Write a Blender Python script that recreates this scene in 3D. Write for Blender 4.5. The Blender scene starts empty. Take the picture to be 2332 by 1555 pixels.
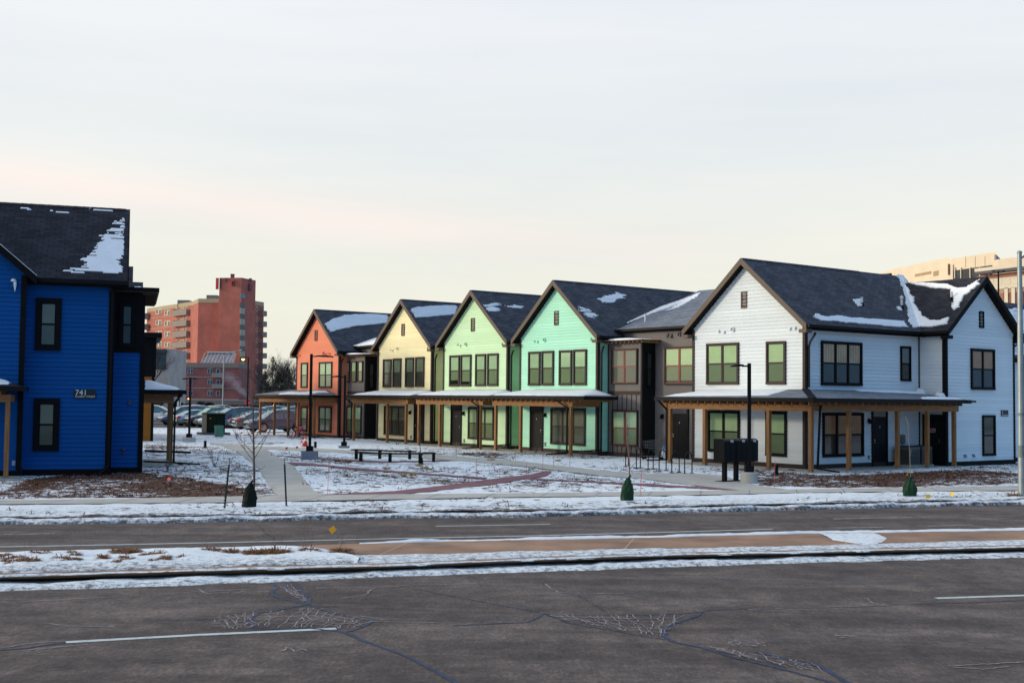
import bpy, math, random
import numpy as np
from mathutils import Vector, Matrix, noise as mnoise
random.seed(7)
R = math.radians
scene = bpy.context.scene
COL = scene.collection

# ------------------------------------------------------------------ camera
PH = (2332.0, 1555.0); FPX = 2733.0
EYE = Vector((0, 0, 2.85))
pitch = math.atan(129.9 / FPX); roll = 0.0105
cam = bpy.data.cameras.new('camera'); camo = bpy.data.objects.new('camera', cam); COL.objects.link(camo)
cam.sensor_width = 36; cam.lens = 36 * FPX / PH[0]; cam.clip_end = 5000; cam.clip_start = 0.1
CM = Matrix.Rotation(math.pi/2 + pitch, 3, 'X') @ Matrix.Rotation(roll, 3, 'Z')
camo.matrix_world = Matrix.Translation(EYE) @ CM.to_4x4()
scene.camera = camo
def ray(px, py):
    return CM @ Vector(((px - PH[0]/2)/FPX, -(py - PH[1]/2)/FPX, -1.0))
def gp(px, py, z=0.12):                      # photo pixel -> point on the level ground z
    d = ray(px, py); t = (z - EYE.z)/d.z
    return EYE + d*t
def at(px, py, Y):                           # photo pixel -> point at distance Y
    d = ray(px, py); return EYE + d*(Y/d.y)

# ------------------------------------------------------------------ materials
MATS = {}
def nodes(name):
    m = bpy.data.materials.new(name); m.use_nodes = True
    nt = m.node_tree; b = nt.nodes['Principled BSDF']
    return m, nt, b
def N(nt, t, **kw):
    n = nt.nodes.new(t)
    for k, v in kw.items():
        if k.startswith('i_'):
            n.inputs[k[2:].replace('_', ' ')].default_value = v
        else: setattr(n, k, v)
    return n
def L(nt, a, b): nt.links.new(a, b)
def ramp(nt, stops, interp='LINEAR'):
    n = nt.nodes.new('ShaderNodeValToRGB'); cr = n.color_ramp; cr.interpolation = interp
    while len(cr.elements) < len(stops): cr.elements.new(0.5)
    for e, (p, c) in zip(cr.elements, stops):
        e.position = p; e.color = (c[0], c[1], c[2], 1) if len(c) == 3 else c
    return n
def lin(r, g, b):
    f = lambda c: (c/255/12.92) if c/255 <= .04045 else ((c/255+.055)/1.055)**2.4
    return (f(r), f(g), f(b))
def pm(name, col, rough=.6, var=.12, scale=3.0, bump=0.0, bscale=40., spec=.4, metal=0.0, stretch=None, streak=0.0):
    """plain surface with a little unevenness in tone and relief"""
    if name in MATS: return MATS[name]
    m, nt, b = nodes(name)
    tc = N(nt, 'ShaderNodeTexCoord'); src = tc.outputs['Object']
    if stretch:
        mp = N(nt, 'ShaderNodeMapping'); mp.inputs['Scale'].default_value = stretch
        L(nt, src, mp.inputs['Vector']); src = mp.outputs['Vector']
    n1 = N(nt, 'ShaderNodeTexNoise', i_Scale=scale, i_Detail=6.0, i_Roughness=.65)
    L(nt, src, n1.inputs['Vector'])
    lo = tuple(c*(1-var) for c in col); hi = tuple(min(1, c*(1+var)) for c in col)
    rp = ramp(nt, [(.3, lo), (.7, hi)])
    L(nt, n1.outputs['Fac'], rp.inputs['Fac'])
    L(nt, rp.outputs['Color'], b.inputs['Base Color'])
    b.inputs['Roughness'].default_value = rough; b.inputs['Specular IOR Level'].default_value = spec
    b.inputs['Metallic'].default_value = metal
    if bump:
        n2 = N(nt, 'ShaderNodeTexNoise', i_Scale=bscale, i_Detail=4.0)
        L(nt, src, n2.inputs['Vector'])
        bp = N(nt, 'ShaderNodeBump', i_Strength=bump, i_Distance=.02)
        L(nt, n2.outputs['Fac'], bp.inputs['Height']); L(nt, bp.outputs['Normal'], b.inputs['Normal'])
    MATS[name] = m; return m

def siding_mat(name, col):
    """painted clapboard: faint tone change from board to board, wood-grain relief"""
    m, nt, b = nodes(name)
    tc = N(nt, 'ShaderNodeTexCoord')
    sep = N(nt, 'ShaderNodeSeparateXYZ'); L(nt, tc.outputs['Object'], sep.inputs[0])
    dv = N(nt, 'ShaderNodeMath', operation='MULTIPLY'); dv.inputs[1].default_value = 1/.15
    L(nt, sep.outputs['Z'], dv.inputs[0])
    fl = N(nt, 'ShaderNodeMath', operation='FLOOR'); L(nt, dv.outputs[0], fl.inputs[0])
    wn = N(nt, 'ShaderNodeTexWhiteNoise', noise_dimensions='1D'); L(nt, fl.outputs[0], wn.inputs['W'])
    n1 = N(nt, 'ShaderNodeTexNoise', i_Scale=1.2, i_Detail=5.0); L(nt, tc.outputs['Object'], n1.inputs['Vector'])
    mx = N(nt, 'ShaderNodeMath', operation='ADD'); L(nt, wn.outputs['Value'], mx.inputs[0]); L(nt, n1.outputs['Fac'], mx.inputs[1])
    rp = ramp(nt, [(.3, tuple(c*.93 for c in col)), (1.0, tuple(min(1, c*1.04) for c in col))])
    hf = N(nt, 'ShaderNodeMath', operation='MULTIPLY'); hf.inputs[1].default_value = .6
    L(nt, mx.outputs[0], hf.inputs[0]); L(nt, hf.outputs[0], rp.inputs['Fac'])
    L(nt, rp.outputs['Color'], b.inputs['Base Color'])
    b.inputs['Roughness'].default_value = .6; b.inputs['Specular IOR Level'].default_value = .15
    n2 = N(nt, 'ShaderNodeTexNoise', i_Scale=25.0, i_Detail=3.0); L(nt, tc.outputs['Object'], n2.inputs['Vector'])
    bp = N(nt, 'ShaderNodeBump', i_Strength=.15, i_Distance=.01)
    L(nt, n2.outputs['Fac'], bp.inputs['Height']); L(nt, bp.outputs['Normal'], b.inputs['Normal'])
    return m

def shingle_mat(name, cols, row=.14, wid=.33):
    m, nt, b = nodes(name)
    uv = N(nt, 'ShaderNodeUVMap'); 
    br = N(nt, 'ShaderNodeTexBrick', i_Scale=1.0); br.offset = .5
    br.inputs['Brick Width'].default_value = wid; br.inputs['Row Height'].default_value = row
    br.inputs['Mortar Size'].default_value = .010; br.inputs['Mortar Smooth'].default_value = .3
    br.inputs['Color1'].default_value = (*cols[0], 1); br.inputs['Color2'].default_value = (*cols[1], 1)
    br.inputs['Mortar'].default_value = (*cols[2], 1)
    L(nt, uv.outputs['UV'], br.inputs['Vector'])
    n1 = N(nt, 'ShaderNodeTexNoise', i_Scale=1.3, i_Detail=6.0); L(nt, uv.outputs['UV'], n1.inputs['Vector'])
    rp = ramp(nt, [(.3, (.74, .74, .76)), (.7, (1.2, 1.2, 1.23))]); L(nt, n1.outputs['Fac'], rp.inputs['Fac'])
    mx = N(nt, 'ShaderNodeMix', data_type='RGBA', blend_type='MULTIPLY'); mx.inputs[0].default_value = 1
    L(nt, br.outputs['Color'], mx.inputs[6]); L(nt, rp.outputs['Color'], mx.inputs[7])
    L(nt, mx.outputs[2], b.inputs['Base Color'])
    b.inputs['Roughness'].default_value = .85; b.inputs['Specular IOR Level'].default_value = .12
    # each course laps over the one below
    sep = N(nt, 'ShaderNodeSeparateXYZ'); L(nt, uv.outputs['UV'], sep.inputs[0])
    dv = N(nt, 'ShaderNodeMath', operation='DIVIDE'); dv.inputs[1].default_value = row; L(nt, sep.outputs['Y'], dv.inputs[0])
    fr = N(nt, 'ShaderNodeMath', operation='FRACT'); L(nt, dv.outputs[0], fr.inputs[0])
    n2 = N(nt, 'ShaderNodeTexNoise', i_Scale=60.0); L(nt, uv.outputs['UV'], n2.inputs['Vector'])
    ad = N(nt, 'ShaderNodeMath', operation='MULTIPLY_ADD'); ad.inputs[1].default_value = .25
    L(nt, n2.outputs['Fac'], ad.inputs[0]); L(nt, fr.outputs[0], ad.inputs[2])
    bp = N(nt, 'ShaderNodeBump', i_Strength=.7, i_Distance=.02)
    L(nt, ad.outputs[0], bp.inputs['Height']); L(nt, bp.outputs['Normal'], b.inputs['Normal'])
    return m

def brick_mat(name, c1, c2, mortar, w=.22, h=.075):
    m, nt, b = nodes(name)
    tc = N(nt, 'ShaderNodeTexCoord'); sep = N(nt, 'ShaderNodeSeparateXYZ'); L(nt, tc.outputs['Object'], sep.inputs[0])
    ad = N(nt, 'ShaderNodeMath', operation='ADD'); L(nt, sep.outputs['X'], ad.inputs[0]); L(nt, sep.outputs['Y'], ad.inputs[1])
    cb = N(nt, 'ShaderNodeCombineXYZ'); L(nt, ad.outputs[0], cb.inputs['X']); L(nt, sep.outputs['Z'], cb.inputs['Y'])
    br = N(nt, 'ShaderNodeTexBrick', i_Scale=1.0)
    br.inputs['Brick Width'].default_value = w; br.inputs['Row Height'].default_value = h
    br.inputs['Mortar Size'].default_value = .012
    br.inputs['Color1'].default_value = (*c1, 1); br.inputs['Color2'].default_value = (*c2, 1); br.inputs['Mortar'].default_value = (*mortar, 1)
    L(nt, cb.outputs[0], br.inputs['Vector'])
    n1 = N(nt, 'ShaderNodeTexNoise', i_Scale=.35, i_Detail=8.0, i_Roughness=.7); L(nt, tc.outputs['Object'], n1.inputs['Vector'])
    rp = ramp(nt, [(.3, (.72, .72, .72)), (.7, (1.2, 1.2, 1.2))]); L(nt, n1.outputs['Fac'], rp.inputs['Fac'])
    mx = N(nt, 'ShaderNodeMix', data_type='RGBA', blend_type='MULTIPLY'); mx.inputs[0].default_value = 1
    L(nt, br.outputs['Color'], mx.inputs[6]); L(nt, rp.outputs['Color'], mx.inputs[7]); L(nt, mx.outputs[2], b.inputs['Base Color'])
    b.inputs['Roughness'].default_value = .9
    return m

def pane_mat(name, col, slat=.05, contrast=.25, rough=.06, spec=.5, folds=False):
    """window glass with drawn blinds (or a curtain) right behind it"""
    m, nt, b = nodes(name)
    tc = N(nt, 'ShaderNodeTexCoord'); sep = N(nt, 'ShaderNodeSeparateXYZ'); L(nt, tc.outputs['Object'], sep.inputs[0])
    mu = N(nt, 'ShaderNodeMath', operation='MULTIPLY'); mu.inputs[1].default_value = 2*math.pi/slat
    if folds:
        ad = N(nt, 'ShaderNodeMath', operation='ADD'); L(nt, sep.outputs['X'], ad.inputs[0]); L(nt, sep.outputs['Y'], ad.inputs[1])
        L(nt, ad.outputs[0], mu.inputs[0])
    else: L(nt, sep.outputs['Z'], mu.inputs[0])
    sn = N(nt, 'ShaderNodeMath', operation='SINE'); L(nt, mu.outputs[0], sn.inputs[0])
    n1 = N(nt, 'ShaderNodeTexNoise', i_Scale=1.7, i_Detail=3.0); L(nt, tc.outputs['Object'], n1.inputs['Vector'])
    ma = N(nt, 'ShaderNodeMath', operation='MULTIPLY_ADD'); ma.inputs[1].default_value = .22
    L(nt, sn.outputs[0], ma.inputs[0])
    oi = N(nt, 'ShaderNodeObjectInfo'); om = N(nt, 'ShaderNodeMath', operation='MULTIPLY_ADD'); om.inputs[1].default_value = .5; om.inputs[2].default_value = -.25; L(nt, oi.outputs['Random'], om.inputs[0])
    oa = N(nt, 'ShaderNodeMath', operation='ADD'); L(nt, n1.outputs['Fac'], oa.inputs[0]); L(nt, om.outputs[0], oa.inputs[1]); L(nt, oa.outputs[0], ma.inputs[2])
    rp = ramp(nt, [(.2, tuple(c*(1-contrast) for c in col)), (.8, tuple(min(1, c*(1+contrast)) for c in col))])
    L(nt, ma.outputs[0], rp.inputs['Fac']); L(nt, rp.outputs['Color'], b.inputs['Base Color'])
    b.inputs['Roughness'].default_value = .5; b.inputs['Specular IOR Level'].default_value = .1
    b.inputs['Coat Weight'].default_value = 1; b.inputs['Coat Roughness'].default_value = rough; b.inputs['Coat IOR'].default_value = 1.5
    n2 = N(nt, 'ShaderNodeTexNoise', i_Scale=.9, i_Detail=1.0); L(nt, tc.outputs['Object'], n2.inputs['Vector'])
    bp = N(nt, 'ShaderNodeBump', i_Strength=.06, i_Distance=.05); L(nt, n2.outputs['Fac'], bp.inputs['Height'])
    L(nt, bp.outputs['Normal'], b.inputs['Coat Normal'])
    return m
def glass_dark(name, col=(.02, .025, .03), rough=.04):
    if name in MATS: return MATS[name]
    m, nt, b = nodes(name)
    n1 = N(nt, 'ShaderNodeTexNoise', i_Scale=.8); tc = N(nt, 'ShaderNodeTexCoord'); L(nt, tc.outputs['Object'], n1.inputs['Vector'])
    rp = ramp(nt, [(.3, tuple(c*.6 for c in col)), (.7, tuple(c*1.5 for c in col))]); L(nt, n1.outputs['Fac'], rp.inputs['Fac'])
    L(nt, rp.outputs['Color'], b.inputs['Base Color'])
    b.inputs['Roughness'].default_value = rough; b.inputs['IOR'].default_value = 1.5
    MATS[name] = m; return m
def emit(name, col, s):
    m, nt, b = nodes(name); b.inputs['Base Color'].default_value = (*col, 1)
    b.inputs['Emission Color'].default_value = (*col, 1); b.inputs['Emission Strength'].default_value = s
    return m

# ------------------------------------------------------------------ mesh building
class MB:
    def __init__(s): s.v = []; s.f = []; s.uv = {}
    def add(s, vs, fs, uvs=None):
        k = len(s.v); s.v += [tuple(v) for v in vs]
        for i, f in enumerate(fs):
            if uvs: s.uv[len(s.f)] = uvs[i]
            s.f.append(tuple(j + k for j in f))
    def box(s, x0, x1, y0, y1, z0, z1, M=None):
        vs = [Vector(p) for p in ((x0,y0,z0),(x1,y0,z0),(x1,y1,z0),(x0,y1,z0),(x0,y0,z1),(x1,y0,z1),(x1,y1,z1),(x0,y1,z1))]
        if M is not None: vs = [M @ v for v in vs]
        s.add(vs, [(0,3,2,1),(4,5,6,7),(0,1,5,4),(1,2,6,5),(2,3,7,6),(3,0,4,7)])
    def bar(s, p, q, w, h, up=(0,0,1)):
        p, q = Vector(p), Vector(q); d = (q-p).normalized(); u = Vector(up)
        a = d.cross(u)
        if a.length < 1e-4: a = d.cross(Vector((0,1,0)))
        a.normalize(); c = a.cross(d).normalized(); a *= w/2; c *= h/2
        vs = [p-a-c, p+a-c, p+a+c, p-a+c, q-a-c, q+a-c, q+a+c, q-a+c]
        s.add(vs, [(0,1,2,3),(7,6,5,4),(0,4,5,1),(1,5,6,2),(2,6,7,3),(3,7,4,0)])
    def tube(s, pts, rad, n=6, cap=True):
        pts = [Vector(p) for p in pts]
        if not isinstance(rad, (list, tuple)): rad = [rad]*len(pts)
        k = len(s.v); ref = None
        for i, p in enumerate(pts):
            d = (pts[min(i+1, len(pts)-1)] - pts[max(i-1, 0)]).normalized()
            if ref is None:
                ref = d.cross(Vector((0,0,1))); 
                if ref.length < 1e-3: ref = Vector((1,0,0))
            ref = (ref - d*ref.dot(d)).normalized(); o = d.cross(ref)
            for j in range(n):
                a = 2*math.pi*j/n
                s.v.append(tuple(p + (ref*math.cos(a) + o*math.sin(a))*rad[i]))
        for i in range(len(pts)-1):
            for j in range(n):
                a = k+i*n+j; b = k+i*n+(j+1) % n
                s.f.append((a, b, b+n, a+n))
        if cap:
            s.f.append(tuple(k+j for j in range(n-1, -1, -1))); e = k+(len(pts)-1)*n
            s.f.append(tuple(e+j for j in range(n)))
    def lathe(s, prof, c=(0,0,0), n=16):
        k = len(s.v); c = Vector(c)
        for r, z in prof:
            for j in range(n):
                a = 2*math.pi*j/n; s.v.append((c.x+r*math.cos(a), c.y+r*math.sin(a), c.z+z))
        for i in range(len(prof)-1):
            for j in range(n):
                a = k+i*n+j; b = k+i*n+(j+1) % n; s.f.append((a, b, b+n, a+n))
        s.f.append(tuple(k+j for j in range(n-1, -1, -1))); e = k+(len(prof)-1)*n
        s.f.append(tuple(e+j for j in range(n)))
    def prism(s, poly, vec):
        """polygon (3-D points) pushed along vec"""
        poly = [Vector(p) for p in poly]; vec = Vector(vec); n = len(poly)
        s.add(poly + [p+vec for p in poly],
              [tuple(range(n-1, -1, -1)), tuple(range(n, 2*n))] + [(i, (i+1) % n, n+(i+1) % n, n+i) for i in range(n)])
    def build(s, name, mat, parent=None, smooth=False, loc=None):
        me = bpy.data.meshes.new(name); me.from_pydata(s.v, [], s.f)
        if s.uv:
            ul = me.uv_layers.new(name='UVMap')
            for p in me.polygons:
                u = s.uv.get(p.index)
                if u:
                    for li, w in zip(p.loop_indices, u): ul.data[li].uv = w
        me.materials.append(mat)
        if smooth:
            for p in me.polygons: p.use_smooth = True
        me.validate(); me.update()
        o = bpy.data.objects.new(name, me); COL.objects.link(o)
        if parent: o.parent = parent
        if loc is not None: o.location = loc
        return o
def thing(name, label, cat, loc=(0,0,0), rotz=0.0, group=None):
    o = bpy.data.objects.new(name, None); COL.objects.link(o); o.empty_display_size = .3
    o.location = loc; o.rotation_euler = (0, 0, rotz); o['label'] = label; o['category'] = cat
    if group: o['group'] = group
    return o
def tag(o, label, cat, group=None):
    o['label'] = label; o['category'] = cat
    if group: o['group'] = group
    return o
def struct(o, kind='structure'): o['kind'] = kind; return o
def children(o): return [c for c in bpy.data.objects if c.parent == o]
def copy_tree(o, parent=None):
    c = o.copy(); COL.objects.link(c)
    if parent: c.parent = parent
    for ch in children(o):
        copy_tree(ch, c)
    return c

# local frame of a thing: hit a plane of it with the view ray through a photo pixel
class Frame:
    def __init__(s, loc, rotz):
        s.loc = Vector(loc); s.rot = rotz
        s.M = Matrix.Translation(s.loc) @ Matrix.Rotation(rotz, 4, 'Z'); s.I = s.M.inverted()
        s.o = s.I @ EYE
    def hit(s, px, py, n, d):
        r = s.I.to_3x3() @ ray(px, py); n = Vector(n)
        return s.o + r*((d - n.dot(s.o))/n.dot(r))

# ------------------------------------------------------------------ light
SUN_AZ = R(184); SUN_EL = R(11)           # azimuth counted from +X towards +Y
w = bpy.data.worlds.new('World'); scene.world = w; w.use_nodes = True
nt = w.node_tree; bg = nt.nodes['Background']
sky = N(nt, 'ShaderNodeTexSky', sky_type='NISHITA', sun_disc=False)
sky.sun_elevation = SUN_EL; sky.sun_rotation = math.pi/2 - SUN_AZ
tc = N(nt, 'ShaderNodeTexCoord'); sep = N(nt, 'ShaderNodeSeparateXYZ'); L(nt, tc.outputs['Generated'], sep.inputs[0])
# thin winter cloud: paler towards the horizon, bright in front and to the left, blue and dull behind on the right
rz = ramp(nt, [(0.0, (6.1, 6.0, 5.1)), (.06, (6.2, 6.2, 5.4)), (.13, (6.5, 6.45, 5.9)), (.20, (6.2, 6.4, 6.35)), (.34, (6.2, 6.45, 6.85)), (1.0, (6.4, 7.1, 8.2))])
L(nt, sep.outputs['Z'], rz.inputs['Fac'])
dp = N(nt, 'ShaderNodeVectorMath', operation='DOT_PRODUCT'); dp.inputs[1].default_value = (-.80, .60, .20); L(nt, tc.outputs['Generated'], dp.inputs[0])
ry = N(nt, 'ShaderNodeMapRange', interpolation_type='SMOOTHSTEP'); ry.inputs['From Min'].default_value = -.50; ry.inputs['From Max'].default_value = .28
L(nt, dp.outputs['Value'], ry.inputs['Value'])
mb_ = N(nt, 'ShaderNodeMix', data_type='RGBA'); L(nt, ry.outputs[0], mb_.inputs[0])
mb_.inputs[6].default_value = (1.15, 2.6, 4.8, 1); L(nt, rz.outputs['Color'], mb_.inputs[7])
# glow of the veiled low sun
dg_ = N(nt, 'ShaderNodeVectorMath', operation='DOT_PRODUCT'); dg_.inputs[1].default_value = (math.cos(SUN_AZ)*.99, math.sin(SUN_AZ)*.99, .14); L(nt, tc.outputs['Generated'], dg_.inputs[0])
gl = N(nt, 'ShaderNodeMapRange', interpolation_type='SMOOTHSTEP'); gl.inputs['From Min'].default_value = .55; gl.inputs['From Max'].default_value = 1.0
L(nt, dg_.outputs['Value'], gl.inputs['Value'])
mg_ = N(nt, 'ShaderNodeMix', data_type='RGBA'); L(nt, gl.outputs[0], mg_.inputs[0]); L(nt, mb_.outputs[2], mg_.inputs[6]); mg_.inputs[7].default_value = (10.5, 9.7, 8.2, 1)
mb_ = mg_
# a faint rosy band low in the sky, sinking to the right
mp = N(nt, 'ShaderNodeMapping'); mp.inputs['Scale'].default_value = (.8, .8, 7)
L(nt, tc.outputs['Generated'], mp.inputs['Vector'])
cn = N(nt, 'ShaderNodeTexNoise', i_Scale=1.6, i_Detail=5.0, i_Roughness=.55); L(nt, mp.outputs[0], cn.inputs['Vector'])
xs_ = N(nt, 'ShaderNodeMath', operation='MULTIPLY_ADD'); xs_.inputs[1].default_value = .09; L(nt, sep.outputs['X'], xs_.inputs[0]); L(nt, sep.outputs['Z'], xs_.inputs[2])
wob = N(nt, 'ShaderNodeMath', operation='MULTIPLY_ADD'); wob.inputs[1].default_value = .022; L(nt, cn.outputs['Fac'], wob.inputs[0]); L(nt, xs_.outputs[0], wob.inputs[2])
band = ramp(nt, [(.0, (0,0,0)), (.118, (0,0,0)), (.143, (1,1,1)), (.172, (0,0,0))]); L(nt, wob.outputs[0], band.inputs['Fac'])
fade = N(nt, 'ShaderNodeMapRange'); fade.inputs['From Min'].default_value = .25; fade.inputs['From Max'].default_value = -.1; fade.inputs['To Max'].default_value = .85; L(nt, sep.outputs['X'], fade.inputs['Value'])
bf = N(nt, 'ShaderNodeMath', operation='MULTIPLY'); L(nt, band.outputs['Color'], bf.inputs[0]); L(nt, fade.outputs[0], bf.inputs[1])
mc = N(nt, 'ShaderNodeMix', data_type='RGBA'); L(nt, bf.outputs[0], mc.inputs[0]); L(nt, mb_.outputs[2], mc.inputs[6]); mc.inputs[7].default_value = (7.3, 6.45, 6.05, 1)
cl = ramp(nt, [(.32, (.91, .935, .97)), (.68, (1.05, 1.035, 1.02))]); L(nt, cn.outputs['Fac'], cl.inputs['Fac'])
mm = N(nt, 'ShaderNodeMix', data_type='RGBA', blend_type='MULTIPLY'); mm.inputs[0].default_value = 1
L(nt, mc.outputs[2], mm.inputs[6]); L(nt, cl.outputs['Color'], mm.inputs[7])
mk = N(nt, 'ShaderNodeMix', data_type='RGBA'); mk.inputs[0].default_value = .95
L(nt, sky.outputs['Color'], mk.inputs[6]); L(nt, mm.outputs[2], mk.inputs[7])
L(nt, mk.outputs[2], bg.inputs['Color']); bg.inputs['Strength'].default_value = .1
sun = bpy.data.lights.new('sun', 'SUN'); suno = bpy.data.objects.new('sun', sun); COL.objects.link(suno)
sun.energy = 1.45; sun.angle = R(8); sun.color = (1, .87, .68)
sd = Vector((math.cos(SUN_AZ)*math.cos(SUN_EL), math.sin(SUN_AZ)*math.cos(SUN_EL), math.sin(SUN_EL)))
suno.rotation_euler = sd.to_track_quat('Z', 'Y').to_euler()
vs = scene.view_settings; vs.view_transform = 'Standard'; vs.look = 'None'; vs.exposure = .50; vs.gamma = 1
scene.cycles.use_denoising = True
scene.cycles.max_bounces = 6; scene.cycles.transparent_max_bounces = 8
# ================================================================== GROUND
def edge_fn(pts, z):
    """photo points along an edge -> world line y(X)"""
    P = sorted([(g.x, g.y) for g in (gp(x, y, z) for x, y in pts)])
    xs = np.array([p[0] for p in P]); ys = np.array([p[1] for p in P])
    sl, ic = np.polyfit(xs, ys, 1)
    def f(X):
        X = np.asarray(X, float)
        r = np.interp(X, xs, ys)
        r = np.where(X < xs[0], ys[0] + sl*(X-xs[0]), r)
        return np.where(X > xs[-1], ys[-1] + sl*(X-xs[-1]), r)
    return f
ZG = .12
E_swfar = edge_fn([(0,1140),(300,1136),(500,1131),(900,1126),(1200,1123.5),(1500,1119.6),(1860,1114),(2332,1106.6)], ZG)
E_swnear = edge_fn([(0,1149),(300,1147),(500,1145),(900,1137.6),(1200,1132.5),(1600,1128),(1800,1122.6),(2332,1117)], ZG)
E_road = edge_fn([(0,1194),(300,1192),(600,1186.6),(900,1180),(1200,1177.5),(1500,1168.5),(1800,1161.4),(2332,1149)], 0)
E_kerb = lambda X: E_road(X) + .34
ZM = .12
E_medfar = edge_fn([(0,1258),(300,1250),(600,1244),(900,1232.5),(1200,1226),(1500,1220),(1800,1212),(2332,1204)], ZM)
E_mednear = edge_fn([(0,1315),(600,1297),(900,1289.4),(1200,1276.6),(1500,1266),(1800,1259.5),(2332,1247)], ZM)
E_kface = edge_fn([(0,1323),(600,1308),(900,1297),(1200,1284.5),(1500,1272.5),(1800,1266),(2332,1254.5)], 0)
E_snownear = edge_fn([(0,1346),(600,1327),(900,1312.6),(1200,1303.6),(1500,1292),(1800,1282),(2332,1269.8)], 0)

def xs_list(lo=-18, hi=26, st=.12):
    return np.concatenate([np.arange(-160, lo, 6.), np.arange(lo, hi, st), np.arange(hi, 166, 6.)])
def nz(x, y, s, seed=0): return mnoise.noise(Vector((x*s + seed*17.3, y*s - seed*9.1, seed*3.7)))
def grid_mesh(name, X, rows, mat):
    """rows: list of (y array, z array)"""
    n = len(X); vs = []; fs = []
    for y, z in rows: vs += list(zip(X, y, z))
    for r in range(len(rows)-1):
        for i in range(n-1):
            a = r*n+i; fs.append((a, a+1, a+1+n, a+n))
    me = bpy.data.meshes.new(name); me.from_pydata(vs, [], fs); me.materials.append(mat)
    for p in me.polygons: p.use_smooth = True
    o = bpy.data.objects.new(name, me); COL.objects.link(o); return o

# ---- materials of the ground
def snow_ground(name, snow=(.80,.85,.88), soil=(.11,.050,.030), attr=True, base=.05, dirt_col=(.095,.080,.075)):
    m, nt, b = nodes(name)
    geo = N(nt, 'ShaderNodeNewGeometry'); pos = geo.outputs['Position']
    if attr:
        at_ = N(nt, 'ShaderNodeAttribute', attribute_name='mask'); sp = N(nt, 'ShaderNodeSeparateColor'); L(nt, at_.outputs['Color'], sp.inputs[0])
        mul, dirt = sp.outputs[0], sp.outputs[1]
    n1 = N(nt, 'ShaderNodeTexNoise', i_Scale=2.9, i_Detail=8.0, i_Roughness=.74); L(nt, pos, n1.inputs['Vector'])
    thr = N(nt, 'ShaderNodeMath', operation='MULTIPLY_ADD'); thr.inputs[1].default_value = .30; thr.inputs[2].default_value = .28 + base
    if attr: L(nt, mul, thr.inputs[0])
    else: thr.inputs[0].default_value = 0
    df = N(nt, 'ShaderNodeMath', operation='SUBTRACT'); L(nt, thr.outputs[0], df.inputs[0]); L(nt, n1.outputs['Fac'], df.inputs[1])
    mr = N(nt, 'ShaderNodeMapRange'); mr.inputs['From Min'].default_value = -.006; mr.inputs['From Max'].default_value = .016; L(nt, df.outputs[0], mr.inputs['Value'])
    # soil tone
    n2 = N(nt, 'ShaderNodeTexNoise', i_Scale=14.0, i_Detail=6.0, i_Roughness=.7); L(nt, pos, n2.inputs['Vector'])
    rs = ramp(nt, [(.3, tuple(c*.45 for c in soil)), (.55, soil), (.75, tuple(c*1.9 for c in soil))]); L(nt, n2.outputs['Fac'], rs.inputs['Fac'])
    rw = ramp(nt, [(.3, tuple(c*.9 for c in snow)), (.7, tuple(min(1, c*1.06) for c in snow))]); L(nt, n1.outputs['Fac'], rw.inputs['Fac'])
    mx = N(nt, 'ShaderNodeMix', data_type='RGBA'); L(nt, mr.outputs[0], mx.inputs[0]); L(nt, rw.outputs['Color'], mx.inputs[6]); L(nt, rs.outputs['Color'], mx.inputs[7])
    out = mx.outputs[2]
    # grit thrown up by traffic
    n3 = N(nt, 'ShaderNodeTexNoise', i_Scale=7.0, i_Detail=8.0, i_Roughness=.85); L(nt, pos, n3.inputs['Vector'])
    d2 = N(nt, 'ShaderNodeMath', operation='MULTIPLY_ADD'); d2.inputs[1].default_value = .50; d2.inputs[2].default_value = .26
    if attr: L(nt, dirt, d2.inputs[0])
    else: d2.inputs[0].default_value = .1
    d3 = N(nt, 'ShaderNodeMath', operation='SUBTRACT'); L(nt, d2.outputs[0], d3.inputs[0]); L(nt, n3.outputs['Fac'], d3.inputs[1])
    d4 = N(nt, 'ShaderNodeMapRange'); d4.inputs['From Min'].default_value = -.07; d4.inputs['From Max'].default_value = .09; L(nt, d3.outputs[0], d4.inputs['Value'])
    m2 = N(nt, 'ShaderNodeMix', data_type='RGBA'); L(nt, d4.outputs[0], m2.inputs[0]); L(nt, out, m2.inputs[6]); m2.inputs[7].default_value = (*dirt_col, 1)
    L(nt, m2.outputs[2], b.inputs['Base Color']); b.inputs['Roughness'].default_value = .8; b.inputs['Specular IOR Level'].default_value = .2
    ad = N(nt, 'ShaderNodeMath', operation='MULTIPLY_ADD'); ad.inputs[1].default_value = -1.2; L(nt, mr.outputs[0], ad.inputs[0]); L(nt, n2.outputs['Fac'], ad.inputs[2])
    bp = N(nt, 'ShaderNodeBump', i_Strength=.6, i_Distance=.05); L(nt, ad.outputs[0], bp.inputs['Height']); L(nt, bp.outputs['Normal'], b.inputs['Normal'])
    return m
M_lawn = snow_ground('snowy_soil')
M_bank = snow_ground('gritty_snow', base=-.1)
M_concrete = pm('pale_concrete', (.44,.42,.375), .85, .16, 1.1, .25, 60)
M_concrete2 = pm('weathered_concrete', (.28,.165,.105), .9, .42, .7, .3, 50)
M_kerb = pm('stained_kerb', (.085,.050,.027), .9, .35, 2.0, .4, 40)
M_red = pm('red_paving', (.20,.085,.10), .85, .18, 2.5, .3, 50)
M_snow = pm('snow', (.84,.86,.88), .7, .05, 2.0, .3, 18, .2)

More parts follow.
